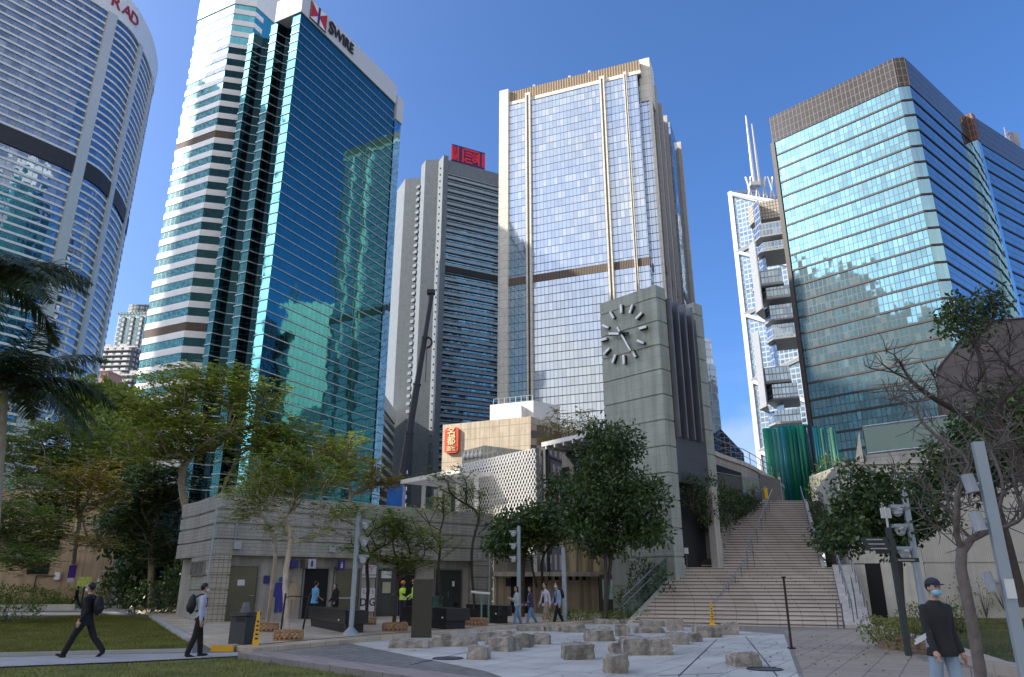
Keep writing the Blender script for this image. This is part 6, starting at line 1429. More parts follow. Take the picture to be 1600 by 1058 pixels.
tree('dark feathery tree filling the gap above the slatted timber pavilion', hmir(PY(238, 940, 54)), PY(236, 830, 54), [C(235, 770, 54, 50, 40, 3, 60), C(205, 820, 54, 30, 45, 3, 40), C(270, 760, 55, 30, 30, 3, 30), C(250, 850, 54, 30, 40, 3, 34)], nleaf=20, rc=1.2, tr=.2, seed=14, leafL=.7, leafW=.2, leafm=leaf_d)
tree('dark green tree behind the slatted pavilion, left of the toilet block', hmir(PY(215, 940, 60)), PY(212, 860, 60), [C(212, 840, 60, 34, 60, 3, 60), C(190, 800, 60, 30, 40, 3, 40), C(235, 895, 58, 26, 34, 2, 40), C(205, 905, 58, 24, 28, 2, 30)], kind='broad', nleaf=34, rc=1.2, tr=.2, seed=71, leafL=.5, leafW=.15, leafm=leaf_d, barkm=barkd)
tree('broad green tree above the tan wall between the palms and tallest feathery tree', hmir(PY(100, 940, 74)), PY(100, 800, 74), [C(100, 690, 74, 60, 34, 4, 50), C(60, 730, 74, 50, 30, 4, 40), C(140, 740, 74, 45, 34, 4, 40), C(20, 700, 74, 40, 40, 4, 34)], nleaf=16, rc=1.6, tr=.3, seed=72, leafL=1.0, leafW=.28, leafm=leaf_m)
# --- left-hand group over the tan wall
tree('slim yellowing tree with a purple band round its trunk before the tan wall', hmir(G(107, 937)), PY(125, 800, 45), [C(150, 770, 45, 48, 22, 2.5, 30), C(95, 790, 45, 45, 20, 2.5, 28), C(125, 735, 45, 60, 24, 3, 36), C(150, 850, 44, 34, 12, 2, 12)], nleaf=12, rc=1.0, tr=.17, seed=15, leafL=.6, leafW=.16, leafm=leaf_y, barkm=bark)
tree('slender dark green tree left of the purple banded trunk', hmir(G(43, 934)), PY(50, 840, 44), [C(60, 820, 44, 58, 30, 2.5, 60), C(20, 860, 43, 45, 24, 2.5, 36), C(70, 770, 44, 45, 25, 2.5, 38)], nleaf=15, rc=1.0, tr=.16, seed=16, leafL=.6, leafW=.16, leafm=leaf_m)
tree('leaning dark tree cut by the left edge above the flowering bush', hmir(G(4, 925)), PY(10, 830, 38), [C(10, 800, 38, 50, 40, 2.5, 46), C(40, 870, 36, 42, 18, 2, 26), C(-30, 850, 38, 40, 40, 2, 20)], nleaf=15, rc=.9, tr=.15, seed=17, leafL=.55, leafW=.15, leafm=leaf_m)
tree('large green tree behind the tan wall, below the white balconied block', hmir(PY(175, 940, 84)), PY(170, 800, 84), [C(180, 700, 84, 50, 34, 5, 50), C(140, 730, 84, 45, 30, 5, 40), C(200, 760, 84, 40, 30, 5, 36), C(160, 665, 86, 34, 20, 4, 22)], kind='broad', nleaf=34, rc=1.7, tr=.4, seed=18, leafL=.75, leafW=.22, leafm=leaf_m)
tree('bushy tree on the slope right below the pink arcaded house', hmir(PY(178, 920, 150)), PY(180, 700, 150), [C(165, 625, 150, 42, 18, 8, 40), C(205, 640, 150, 30, 20, 8, 30), C(150, 660, 150, 30, 20, 8, 24)], kind='broad', nleaf=34, rc=3, tr=.6, seed=19, leafL=1.5, leafW=.45, leafm=leaf_m)
# purple band on the trunk
pbn = PY(113, 893, 44.6); bx_ = thing('trunk_band', 'purple and white cloth band tied round the slim yellowing tree', 'band', tuple(pbn)); mb = MB(); mb.tube([pbn-V3((0, 0, .35)), pbn+V3((0, 0, .35))], .2, 10); mb.build('purple_cloth', M('purple_cloth', (.12, .04, .35), .8), bx_); mb = MB(); mb.tube([pbn-V3((0, 0, .6)), pbn-V3((0, 0, .37))], .19, 10); mb.build('white_cloth', whitem, bx_)
# --- young trees in front of the toilets, each in its bamboo guard
YT = [('young tree with pale forked stem and two black stakes before the pictograms', G(450, 998, .12), PY(441, 868, 24.6), [C(420, 770, 24.6, 62, 34, 1.5, 60), C(480, 745, 24.6, 60, 34, 1.5, 60), C(530, 800, 24.8, 36, 14, 1, 14), C(445, 720, 24.6, 60, 22, 1.3, 34), C(505, 835, 24.5, 20, 12, .7, 6)], leaf_f, barkl, .085, 21, 9),
 ('young tree with curved pale stem rising beside the olive door', G(415, 984, .12), PY(428, 893, 27), [C(395, 760, 27, 40, 26, 1.3, 26), C(372, 800, 27, 26, 16, 1, 12), C(430, 820, 27, 30, 18, 1, 10)], leaf_f, barkl, .075, 22, 8),
 ('young tree standing before the DG sign', G(571, 975, .12), PY(577, 900, 30), [C(560, 850, 30, 34, 20, 1.3, 26), C(600, 830, 30, 34, 24, 1.3, 30), C(545, 800, 30, 30, 22, 1.2, 22)], leaf_m, barkd, .07, 23, 8),
 ('young dark stemmed tree before the two workers in yellow', G(615, 982, .12), PY(618, 910, 28.5), [C(600, 870, 28.5, 38, 14, 1.2, 28), C(640, 880, 28.5, 38, 12, 1.2, 26), C(620, 820, 28.5, 42, 26, 1.4, 52), C(655, 850, 28.5, 30, 14, 1, 18)], leaf_m, barkd, .075, 24, 10),
 ('young leaning tree just right of the dark olive slab', G(690, 966, .12), PY(683, 870, 33), [C(660, 830, 33, 34, 18, 1.3, 22), C(690, 790, 33, 40, 20, 1.3, 26), C(700, 850, 33, 22, 10, 1, 8)], leaf_f, barkd, .06, 25, 8),
 ('young tall bare stemmed tree by the far right planter box', G(742, 971, .12), PY(735, 850, 32), [C(725, 770, 32, 46, 20, 1.2, 26), C(700, 740, 32, 40, 14, 1.2, 16), C(755, 800, 32, 20, 14, 1, 8)], leaf_m, barkd, .06, 26, 7)]
for i, (lab, b, f, cl, lm, bm2, tr_, sd2, nl2) in enumerate(YT):
    tree(lab, b, f, cl, nleaf=nl2+5, rc=.44, tr=tr_, seed=sd2, leafL=.30, leafW=.075, leafm=lm, barkm=bm2, group='young trees in front of the toilets', minr=.006)
guard('bamboo guard round the staked tree before the pictograms', G(450, 1000, .12)+V3((0, 0, .002)))
guard('sunlit bamboo guard round the pale tree beside the bin', G(415, 987, .12)+V3((0, 0, .002)), .42)
guard('bamboo guard round the tree before the DG sign', G(571, 976, .12)+V3((0, 0, .002)))
guard('bamboo guard round the tree before the workers', G(617, 986, .12)+V3((0, 0, .002)), .44)
guard('small bamboo guard round the leaning tree right of the slab', G(700, 970, .12)+V3((0, 0, .002)), .38)
guard('bamboo guard round the tree by the far right planter', G(744, 977, .12)+V3((0, 0, .002)), .46)
sb = G(450, 998, .12)
for k, dx in enumerate((-.22, .42)):
    t = thing('tree_stake', ('left' if k == 0 else 'right')+' black stake propping the tree before the pictograms', 'stake', (sb.x+dx, sb.y-.1, .12)); mb = MB(); mb.tube([sb+V3((dx, -.1, 0)), sb+V3((dx+(.14 if k else .02), 0, 1.3))], .03, 6); mb.build('stake', blackm, t); mb = MB(); mb.tube([sb+V3((dx+(.14 if k else .02), 0, 1.18)), sb+V3((0, 0, 1.22))], .015, 4); mb.build('tie', blackm, t)
# --- trees in front of the clock tower
tree('huge dense dark tree with twin trunks covering the foot of the clock tower', hmir(PY(944, 930, 36)), PY(947, 830, 36), [C(950, 700, 36, 50, 40, 2, 100), C(930, 770, 36, 42, 42, 2.2, 110), C(985, 780, 36, 48, 46, 2.4, 130), C(905, 820, 36, 32, 26, 2, 50), C(1005, 830, 36, 34, 26, 1.6, 50), C(950, 850, 36, 40, 16, 1.6, 30)], kind='broad', nleaf=34, rc=.62, tr=.12, seed=31, leafL=.24, leafW=.06, leafm=leaf_d, barkm=barkd, name='broadleaf_tree', extra_trunks=(PY(962, 800, 36.4),))
tree('dark bushy tree left of the huge one, overlapping the lattice screen', hmir(PY(815, 930, 40)), PY(815, 860, 40), [C(800, 830, 40, 34, 26, 2, 70), C(850, 815, 40, 36, 28, 2, 80), C(778, 850, 40, 18, 20, 1.5, 24), C(872, 760, 40, 18, 20, 1.6, 20)], kind='broad', nleaf=32, rc=.7, tr=.16, seed=32, leafL=.26, leafW=.065, leafm=leaf_d, barkm=barkd, name='broadleaf_tree')
tree('fresh green small tree with many thin stems behind the four walkers', hmir(G(848, 955)), PY(846, 885, 40), [C(840, 840, 40, 44, 24, 1.8, 60), C(890, 830, 40, 36, 20, 1.6, 40), C(815, 860, 40, 24, 20, 1.4, 22)], nleaf=9, rc=.55, tr=.09, seed=33, leafL=.4, leafW=.11, leafm=leaf_m, barkm=barkd, extra_trunks=(PY(830, 880, 40), PY(862, 880, 40)))
# sunlit trees on the terrace by the sign building
tree('sunlit golden green tree right of the white plant room', hmir(PY(880, 740, 96)), PY(880, 700, 96), [C(870, 665, 96, 32, 22, 3, 30), C(905, 675, 96, 30, 18, 3, 24), C(855, 690, 96, 22, 16, 3, 14)], kind='feather', nleaf=9, rc=1.1, tr=.2, seed=34, leafL=.9, leafW=.22, leafm=leaf_y)
tree('sunlit green tree left of the clock tower edge above the canopy', hmir(PY(925, 740, 92)), PY(922, 690, 92), [C(915, 655, 92, 18, 18, 2, 16), C(928, 680, 92, 14, 14, 2, 10)], nleaf=9, rc=1.0, tr=.15, seed=35, leafL=.8, leafW=.2, leafm=leaf_m)
# --- right-hand trees
tree('dark leafy tree overhanging the right handrail and direction sign', v_((Y(1415, 990, 20).x, 20, .1)), PY(1400, 880, 20), [C(1310, 830, 20, 32, 28, 1.1, 46), C(1350, 790, 20, 42, 34, 1.3, 66), C(1400, 830, 20, 40, 26, 1.2, 50), C(1440, 800, 20, 34, 34, 1.2, 46), C(1330, 740, 20, 16, 12, .8, 8), C(1375, 745, 20, 24, 14, .9, 12)], kind='broad', nleaf=34, rc=.34, tr=.085, seed=41, leafL=.15, leafW=.042, leafm=leaf_d, barkm=barkd, name='broadleaf_tree')
tree('leafless grey tree with fine spreading twigs before the pale wall', v_((Y(1520, 990, 14).x, 14, .1)), PY(1505, 880, 14), [C(1470, 740, 14, 60, 60, .9, 30), C(1540, 700, 14.5, 60, 70, .9, 34), C(1440, 620, 14.5, 70, 34, .8, 16), C(1500, 800, 14, 70, 40, .8, 18), C(1590, 780, 14, 40, 60, .8, 16)], kind='bare', tr=.1, seed=42, barkm=M('grey_twig_bark', (.14, .12, .105), .9, var=.3, sc=6), name='bare_tree', minr=.007)
tree('leafless branch filled tree leaning in from the right edge', v_((Y(1640, 990, 16).x, 16, .1)), PY(1630, 800, 16), [C(1500, 600, 16, 110, 40, .8, 24), C(1570, 640, 16, 70, 70, .9, 36), C(1420, 560, 16, 80, 30, .7, 10), C(1560, 540, 16, 50, 40, .7, 14)], kind='bare', tr=.12, seed=43, barkm=barkd, name='bare_tree', minr=.007)
tree('dark glossy tree massed on the terrace at the right edge', v_((Y(1560, 760, 30).x, 30, 1)), PY(1560, 800, 30), [C(1560, 700, 30, 60, 60, 2.2, 110), C(1500, 730, 30, 60, 30, 2, 70), C(1590, 640, 30, 40, 36, 2, 50), C(1450, 760, 30, 30, 20, 1.4, 24)], kind='broad', nleaf=32, rc=.7, tr=.2, seed=44, leafL=.26, leafW=.065, leafm=leaf_d, barkm=barkd, name='broadleaf_tree')
tree('leafy tree top poking over the brown angular building', v_((Y(1530, 800, 44).x, 44, 1)), PY(1535, 560, 44), [C(1500, 485, 44, 26, 20, 1.6, 36), C(1540, 475, 44, 28, 20, 1.6, 36), C(1475, 515, 44, 14, 8, 1, 8), C(1520, 520, 44, 30, 14, 1.4, 22)], kind='broad', nleaf=15, rc=.75, tr=.15, seed=45, leafL=.34, leafW=.09, leafm=leaf_d, barkm=barkd, name='broadleaf_tree')
# --- palms at the left edge
def palm(label, crown, base, nf, L_, seed, tr0=.16, droop=1.0):
    r = random.Random(seed); t = thing('palm_tree', label, 'palm tree', tuple(base)); b = V3(base); c = V3(crown)
    mb = MB(); pts = [b.lerp(c, k/8)+V3((0, 0, 0)) for k in range(9)]; mb.tube(pts, [tr0*1.25, tr0*1.1, tr0, tr0*.95, tr0*.95, tr0*.95, tr0, tr0*.9, tr0*.7], 12); mb.build('trunk', M('palm_trunk', (.33, .30, .22), .8, var=.15, sc=3), t, smooth=True)
    mb = MB(); mb.tube([c-V3((0, 0, 1.1)), c-V3((0, 0, .5)), c], [tr0*.85, tr0*1.0, tr0*.5], 12); mb.build('crown_shaft', M('palm_shaft', (.30, .36, .08), .5, var=.15, sc=3), t, smooth=True)
    for k in range(nf):
        a = 2*pi*k/nf+r.uniform(-.25, .25); el = r.uniform(.15, 1.15); d = V3((cos(a)*cos(el), sin(a)*cos(el), sin(el))); LL = L_*r.uniform(.85, 1.1)
        pts = []; p = c.copy(); v = d.copy(); n = 12
        for i in range(n+1):
            pts.append(p.copy()); p = p+v*LL/n; v = (v+V3((0, 0, -.155*droop))).normalized()
        mb = MB(); mb.tube(pts, [.03-.002*i for i in range(n+1)], 4, cap=False)
        for i in range(1, n):
            for h in range(8):
                f = (i+h/8); j = int(f); q = pts[j].lerp(pts[min(j+1, n)], f-j); tg = (pts[min(j+1, n)]-pts[j]).normalized(); s = tg.cross(V3((0, 0, 1))); s = s.normalized() if s.length > .05 else V3((1, 0, 0))
                ll = LL*.27*sin(pi*min(1, f/n*.9+.12))**.6
                for sg in (1, -1):
                    e = q+(s*sg*.75+tg*.55+V3((0, 0, r.uniform(-.75, .1)))).normalized()*ll; w = tg*.022
                    m2_ = q.lerp(e, .55)+V3((0, 0, .02)); mb.quad(q-w, m2_-w*1.2, m2_+w*1.2, q+w); mb.quad(m2_-w*1.2, e-V3((0, 0, ll*.12)), m2_+w*1.2)
        mb.build('frond', leaf_p, t, uv=False)
palm('palm tree with high dark fronds drooping in from the left edge', PY(-25, 440, 26), hmir(G(-60, 965)), 26, 4.3, 51)
palm('palm tree with a green shaft, its lower crown spreading over the left trees', PY(8, 610, 30), hmir(PY(-6, 930, 30)), 26, 4.5, 52, droop=.9)
r_ = random.Random(9); mb = MB()
for _ in range(900):
    x = r_.uniform(-9, 12); y = r_.uniform(15, 33); z = .02 if y < 24+.55*x+6 and y < 30 else .02
    if r_.random() < .5: x, y = r_.gauss(9.5, 2.2), r_.gauss(20, 3)
    a = r_.random()*pi; s = r_.uniform(.02, .05); d = V3((cos(a), sin(a), 0))*s; e = V3((-sin(a), cos(a), r_.uniform(-.2, .6)))*s*.5; p = V3((x, y, .03)); mb.quad(p-d, p+e, p+d, p-e)
o = mb.build('fallen_leaves', LEAF('dry_leaf', (.10, .06, .02), (.30, .20, .06), .1, .7), uv=False); tag(o, 'scattered dry fallen leaves on the paving round the stones', 'fallen leaves', kind='stuff')
# --- bushes and hedges
def bush(name, label, centres, mat_, n, L_, W_, seed, cat='bush', stems=None, group=None):
    r = random.Random(seed); b = V3(centres[0][0]); t = thing(name, label, cat, (b.x, b.y, 0 if b.z < 1 else b.z), group); mb = MB(); ms = MB()
    for c, rad in centres:
        c = V3(c)
        for _ in range(int(n*rad[0]*rad[2]*(rad[1]**.5))):
            v = rnd_dir(r); k = r.uniform(.72, 1.05); k2 = 1+.18*math.sin(v.x*7+seed)*math.cos(v.y*5+v.z*6)
            q = c+V3((v.x*rad[0], v.y*rad[1], v.z*rad[2]))*k*k2
            if q.z < .02: continue
            broad_leaf(mb, q, v*.7+rnd_dir(r)*.7+V3((0, 0, .3)), L_*r.uniform(.6, 1.3), W_*r.uniform(.7, 1.3), r)
        for _ in range(6):
            v = rnd_dir(r); ms.tube([V3((c.x, c.y, max(0, c.z-rad[2]))), c+V3((v.x*rad[0], v.y*rad[1], abs(v.z)*rad[2]))*.8], [.02, .006], 4, cap=False)
    mb.build('foliage', mat_, t, uv=False); ms.build('stem', barkd, t, uv=False); return t
p = G(8, 975); bush('flowering_bush', 'rounded green bush with pale tips at the left edge of the lawn', [((p.x, p.y, .75), (1.6, 1.2, .95)), ((p.x-2, p.y+.5, .7), (1.6, 1.2, .9))], leaf_h, 900, .11, .035, 61)
p = G(268, 962); bush('shrub_mass', 'dark green shrubs against the left end of the toilet block', [((p.x, p.y+1, .9), (1.8, 1.3, 1.2)), ((p.x-2.2, p.y+2.6, .8), (1.8, 1.3, 1.1)), ((p.x-.6, p.y+3, 1.8), (1.6, 1.4, 1.5))], leaf_d, 520, .2, .05, 62)
p = G(205, 950); bush('shrub', 'reddish shrub beside the far yellow caution cone', [((p.x+1.0, p.y, 1.1), (1.2, 1, 1.3))], LEAF('reddish_leaf', (.12, .04, .02), (.22, .10, .04), .3), 420, .26, .06, 63)
p = G(172, 950); bush('shrub', 'green leafy shrub left of the far yellow caution cone', [((p.x, p.y, 1.1), (1.4, 1, 1.3)), ((p.x+3.5, p.y+3, 1.2), (2, 1, 1.5))], leaf_h, 320, .26, .06, 64)
hd = MB(); a, b = G(20, 953), G(118, 950)
t = bush('hedge', 'low clipped bright hedge along the drive before the tan wall', [(a.lerp(b, k/9)+V3((0, .4, .35)), (1.9, .5, .42)) for k in range(10)], leaf_h, 460, .12, .04, 65, 'hedge')
a, b = v_((-62, 63, 0)), v_((-36, 64, 0))
bush('shrub_row', 'dark shrubs at the foot of the tan wall', [(a.lerp(b, k/7)+V3((0, 0, .6)), (2.4, .8, .9)) for k in range(8)], leaf_m, 200, .25, .07, 66, 'shrubs')
# planting beside the stairs
bush('clipped_shrubs', 'row of clipped dark round shrubs stepping up the left side of the steps', [(Lm2.lerp(Lt, (k+.5)/11)+V3((-.55, .1, .5)), (.5, .5, .55)) for k in range(11)], leaf_d, 1500, .1, .03, 67, 'shrubs')
iv = []
for k in range(12):
    f = k/11; q = CP_(.45, 4.0).lerp(hmir(Lt)+v_((-1.2, 0, 0)), f*.86); iv.append((V3((q.x+.15, q.y-.35, zt_-.35-.9*(1-f)*(.6+.4*math.sin(k*2.1)))), (.9, .32, .5+1.15*(1-f)*(.55+.45*math.cos(k*1.7)))))
iv += [(CP_(-.25, 1.6+k*.8, 6.4-.35*k), (.55, .35, 1.0+.25*(k % 2))) for k in range(4)]
bush('hanging_ivy', 'dark ivy hanging in curtains over the stained retaining wall', iv, leaf_d, 1300, .13, .04, 68, 'ivy')
bush('dark_shrubs', 'dark glossy shrubs behind the lower left balustrade', [(V3((5.9, 37.6, .8)), (.8, .7, .9)), (V3((7.2, 37.9, 1.3)), (.8, .7, 1.3)), (V3((6.6, 38.6, 1.9)), (.7, .6, 1.0))], leaf_d, 900, .16, .045, 69, 'shrubs')
p = G(916, 975); bush('ground_cover', 'low leafy ground cover beside the information board', [((p.x-1.2+k*.9, p.y+.8, .22), (.7, .6, .3)) for k in range(6)], leaf_m, 1500, .12, .035, 70, 'shrubs')
bush('dark_shrubs', 'dark shrubs spilling over the right edge of the upper steps', [(Rm2.lerp(Rt, (k+.4)/5)+V3((.7, 0, .4)), (.6, .8, .65)) for k in range(5)], leaf_d, 1100, .13, .04, 71, 'shrubs')
bush('trailing_plant', 'pale trailing plant on the stone at the base of the green tubes', [(Y(1305, 745, 55), (1.6, .8, 1.6)), (Y(1285, 762, 54), (1.2, .8, .6))], leaf_h, 240, .2, .05, 72, 'shrubs')
a = G(1362, 981); bush('flower_bed', 'bright yellow green flowering bushes inside the beige kerb at right', [(v_((Y(1370+k*13, 975, 22.5-k*.5).x, 22.5-k*.5, .42)), (.55, .45, .4)) for k in range(5)], LEAF('bright_yellow_leaf', (.08, .14, .02), (.42, .42, .12), .4), 1500, .09, .03, 73, 'shrubs')
bush('flower_bed', 'second band of yellow green bushes against the pale ribbed wall', [(v_((Y(1430+k*14, 965, 27).x, 27, .55)), (.7, .4, .5)) for k in range(6)], LEAF('yellow_green_leaf', (.06, .11, .02), (.30, .32, .1), .4), 1000, .1, .03, 74, 'shrubs')
iv = [(WP(4.2+k*.9, .2, .7+.8*abs(math.sin(k*1.3))), (.6, .15, .5+.5*abs(math.sin(k*2.3)))) for k in range(14)]
bush('climbing_plant', 'sparse climbing plants on the lower pale wall', iv, leaf_m, 260, .14, .04, 75, 'climbers')
# planter kerb for the bright bushes
t = thing('planter_kerb', 'brown brick planter edge under the bright bushes at right', 'planter', (11, 22, 0)); mb = MB(); a, b = v_((Y(1358, 985, 22.6).x, 22.0, 0)), v_((Y(1440, 985, 20).x, 19.9, 0)); mb.slab(a, b, .2, 0, .38); mb.build('kerb', TILE('brown_brick', (.30, .20, .13), .3, .12, .012, (.15, .12, .1), .12), t)
# ============ people (each body one continuous remeshed surface; clothes are its children)
skinm = M('skin', (.42, .26, .18), .5, var=.06); hairm = M('black_hair', (.012, .010, .010), .4, var=.1)
CLOTH = {}
def cloth(name, c, rough=.85):
    if name not in CLOTH: CLOTH[name] = M(name, c, rough, var=.12, sc=6, bump=.25, bsc=18)
    return CLOTH[name]
def remesh(mb, name, mat, parent, vox=.012, sm=4):
    me = bpy.data.meshes.new('tmp'); me.from_pydata([tuple(v) for v in mb.v], [], mb.f); o = bpy.data.objects.new('tmp', me); COL.objects.link(o)
    m = o.modifiers.new('r', 'REMESH'); m.mode = 'VOXEL'; m.voxel_size = vox; m.use_smooth_shade = True
    s = o.modifiers.new('s', 'SMOOTH'); s.factor = .5; s.iterations = sm
    d = o.modifiers.new('d', 'DECIMATE'); d.ratio = .35
    r = bpy.data.meshes.new_from_object(o.evaluated_get(bpy.context.evaluated_depsgraph_get())); bpy.data.objects.remove(o)
    r.name = name; r.materials.clear(); r.materials.append(mat); r.polygons.foreach_set('use_smooth', [True]*len(r.polygons))
    q = bpy.data.objects.new(name, r); COL.objects.link(q); q.parent = parent; return q
def limb(mb, pts, rad, n=10):
    mb.tube(pts, rad, n); 
    for p, r in zip(pts, rad): mb.ell(p, (r, r, r), 10, 6)
def person(label, pos, face, H=1.7, legs=((25, 8), (-22, 12)), arms=((-18, 15, 6), (20, 20, 6)), top=('dark_suit', (.012, .012, .016)), legc=('dark_trousers', (.012, .012, .014)), inner=None, hair='short', mask=None, sleeves=True, skirt=None, cap=None, shoes=(.02, .02, .02), shorts=False, female=False, jacket=.0, crouch=0, headturn=0, vest=None, helmet=None, glasses=False, group=None, hd=0, headdown=0):
    """face = azimuth the figure looks towards. legs: (hip, knee) degrees forward; arms: (swing, elbow, spread)"""
    t = thing('person', label, 'person', tuple(pos), group); k = H/1.72
    X, Yv, Z = V3((1, 0, 0)), V3((0, 1, 0)), V3((0, 0, 1))
    def rot(a, v): return V3((v.x, v.y*cos(R(a))+v.z*sin(R(a))*1, v.z*cos(R(a))-v.y*sin(R(a))))
    hips = []; hipz = .90
    low = 9
    for i, (h, kn) in enumerate(legs):
        sx_ = -1 if i == 0 else 1; hp = V3((sx_*.09, 0, hipz)); d1 = V3((0, sin(R(h)), -cos(R(h)))); kp = hp+d1*.43; d2 = V3((0, sin(R(h-kn)), -cos(R(h-kn)))); an = kp+d2*.41
        hips.append((hp, kp, an, h-kn)); low = min(low, an.z-.075-(.03 if h-kn < -20 else 0))
    dz = V3((0, 0, -low)); hips = [(a+dz, b+dz, c+dz, e) for a, b, c, e in hips]; hz = hipz-low
    sw = .175 if female else .20; lean = V3((0, .02, 0)); ch = V3((0, .015, hz+.36)); nk = V3((0, .02, hz+.53)); hdp = V3((0, .045+headdown*.05, hz+.69-headdown*.03))
    arm = []
    for i, (s, e, sp_) in enumerate(arms):
        sx_ = -1 if i == 0 else 1; sp2 = R(sp_); sh = V3((sx_*(sw-.035), .01, hz+.445)); d = V3((sx_*sin(sp2), sin(R(s))*cos(sp2), -cos(R(s))*cos(sp2))).normalized(); el = sh+d*.28
        inw = -.35 if e > 50 else 0
        d2 = V3((sx_*(sin(sp2)+inw), sin(R(s+e)), -cos(R(s+e)))).normalized(); wr = el+d2*.25; arm.append((sh, el, wr, d2))
    def T_(mb):      # to world scale/orientation about the figure's feet
        a = R(face)
        for i, v in enumerate(mb.v): v = v*k; mb.v[i] = V3((v.x*cos(a)+v.y*sin(a), -v.x*sin(a)+v.y*cos(a), v.z))
        return mb
    def TB(mb):
        T_(mb); w = V3(pos); mb.v = [v+w for v in mb.v]; return mb
    # body
    mb = MB()
    mb.loft([(V3((0, 0, hz-.08)), .13, .09), (V3((0, 0, hz+.05)), .145, .10), (V3((0, .01, hz+.18)), .12 if female else .135, .09), (ch, .155, .105), (V3((0, .01, hz+.45)), sw*.86, .085), (V3((0, .015, hz+.50)), .095, .065), (nk, .055, .055), (nk+Z*.06, .052, .052)])
    mb.ell(hdp+Z*.015, (.073, .092, .105), 14, 10); mb.ell(hdp+V3((0, .025, -.055)), (.052, .065, .055), 10, 8); mb.ell(hdp+V3((0, .095, -.012)), (.013, .02, .022), 8, 6)
    for s in (-1, 1): mb.ell(hdp+V3((s*.075, 0, -.005)), (.01, .02, .03), 8, 6); mb.ell(hdp+V3((s*.035, -.0, -.01)), (.03, .085, .04), 8, 6)
    mb.ell(hdp+V3((0, .088, -.055)), (.022, .01, .008), 8, 6)
    for hp, kp, an, ang_ in hips: limb(mb, [hp, kp, an], [.078, .05, .034]); mb.ell(kp.lerp(an, .3)+V3((0, -.008, 0)), (.045, .045, .10), 8, 6)
    for (sh, el, wr, d2), sx_ in zip(arm, (-1, 1)):
        limb(mb, [sh, el, wr], [.047, .036, .025]); s = V3((0, 1, 0)).cross(d2) if abs(d2.y) < .8 else V3((1, 0, 0)); s = (V3((0, 1, 0))-d2*d2.y); s = s.normalized() if s.length > .2 else V3((0, 0, 1)); q = d2.cross(s).normalized()
        pm = wr+d2*.05; mb.tube([wr, wr+d2*.04, wr+d2*.085], [.025, .036, .036], 8)
        for f in range(4):
            b = wr+d2*.08+s*(.028-.019*f); L_ = (.07, .08, .075, .06)[f]; m_ = b+d2*L_*.5; e_ = m_+(d2*.8-q*sx_*.5).normalized()*L_*.5; limb(mb, [b, m_, e_], [.010, .009, .008], 6)
        limb(mb, [wr+d2*.03+s*.028, wr+d2*.065+s*.055, wr+d2*.095+s*.06], [.012, .010, .009], 6)
    body = remesh(T_(mb), 'body', skinm, t, .0085*k, 2)
    # eyes / brows
    mb = MB()
    for s in (-1, 1): mb.ell(hdp+V3((s*.03, .083, .018)), (.014, .008, .006), 8, 6)
    mb.box(hdp+V3((0, .086, .019)), (.06, .002, .002))
    TB(mb).build('eyes', blackm, body, uv=False)
    # trousers
    lm = cloth(*legc); mb = MB(); rl = .09 if not female else .084
    mb.loft([(V3((0, 0, hz-.09)), .135, .11), (V3((0, 0, hz+.04)), .155, .115), (V3((0, .005, hz+.12)), .145, .105)])
    for hp, kp, an, ang_ in hips:
        if skirt: limb(mb, [hp, hp.lerp(kp, .9)], [.10, .10])
        elif shorts: limb(mb, [hp, kp+V3((0, 0, .02))], [.105, .095])
        else: limb(mb, [hp, kp, an+V3((0, 0, .01))], [rl, rl*.84, rl*.74])
    if skirt: mb.loft([(V3((0, 0, hz-.75)), .24, .26), (V3((0, 0, hz-.3)), .19, .19), (V3((0, 0, hz+.05)), .15, .11)])
    remesh(T_(mb), 'skirt' if skirt else ('shorts' if shorts else 'trousers'), lm, t, .013*k, 3)
    # top
    tm = cloth(*top); mb = MB(); hem = hz-.02-jacket; g = .022
    mb.loft([(V3((0, 0, hem)), (.198 if jacket else .17), (.15 if jacket else .13)), (V3((0, 0, hz+.08)), .155+g*.3, .118), (V3((0, .01, hz+.2)), .15, .112), (ch, .182, .125), (V3((0, .01, hz+.435)), sw*1.02, .110), (V3((0, .011, hz+.475)), sw*.8, .095), (V3((0, .012, hz+.505)), .115, .085), (V3((0, .015, hz+.545)), .070, .068)])
    for sh, el, wr, d2 in arm:
        if sleeves: limb(mb, [sh, el, wr-d2*.01], [.058, .052, .042])
        else: limb(mb, [sh, sh.lerp(el, .6)], [.066, .06])
    tp = remesh(T_(mb), 'jacket' if jacket else 'top', tm, t, .013*k, 3)
    if inner:
        mb = MB(); a = .055; f = .125
        mb.quad(*[V3(q) for q in ((-a, f+.01, hz-.02), (a, f+.01, hz-.02), (a*1.1, f+.018, ch.z), (a*.9, .105, hz+.49), (0, .085, hz+.53), (-a*.9, .105, hz+.49), (-a*1.1, f+.018, ch.z))]); TB(mb).build('shirt_front', cloth(*inner), tp, uv=False)
    # shoes
    for hp, kp, an, ang_ in hips:
        mb = MB(); a_ = max(-45, min(20, ang_)); fw = V3((0, cos(R(a_)), sin(R(a_))*.9)).normalized(); b = an+V3((0, 0, -.045)); mb.ell(b-fw*.01, (.042, .06, .045), 10, 6); mb.tube([b-fw*.04-Z*.015, b+fw*.06-Z*.012, b+fw*.16-Z*.018], [.04, .042, .026], 10); mb.ell(b+fw*.15-Z*.018, (.038, .05, .026), 10, 6)
        remesh(T_(mb), 'shoe', cloth('shoe_%02d' % int(shoes[0]*100), shoes), t, .012*k, 1)
    # hair
    mb = MB(); mb.ell(hdp+V3((0, -.02, .03)), (.084, .098, .100), 14, 10)
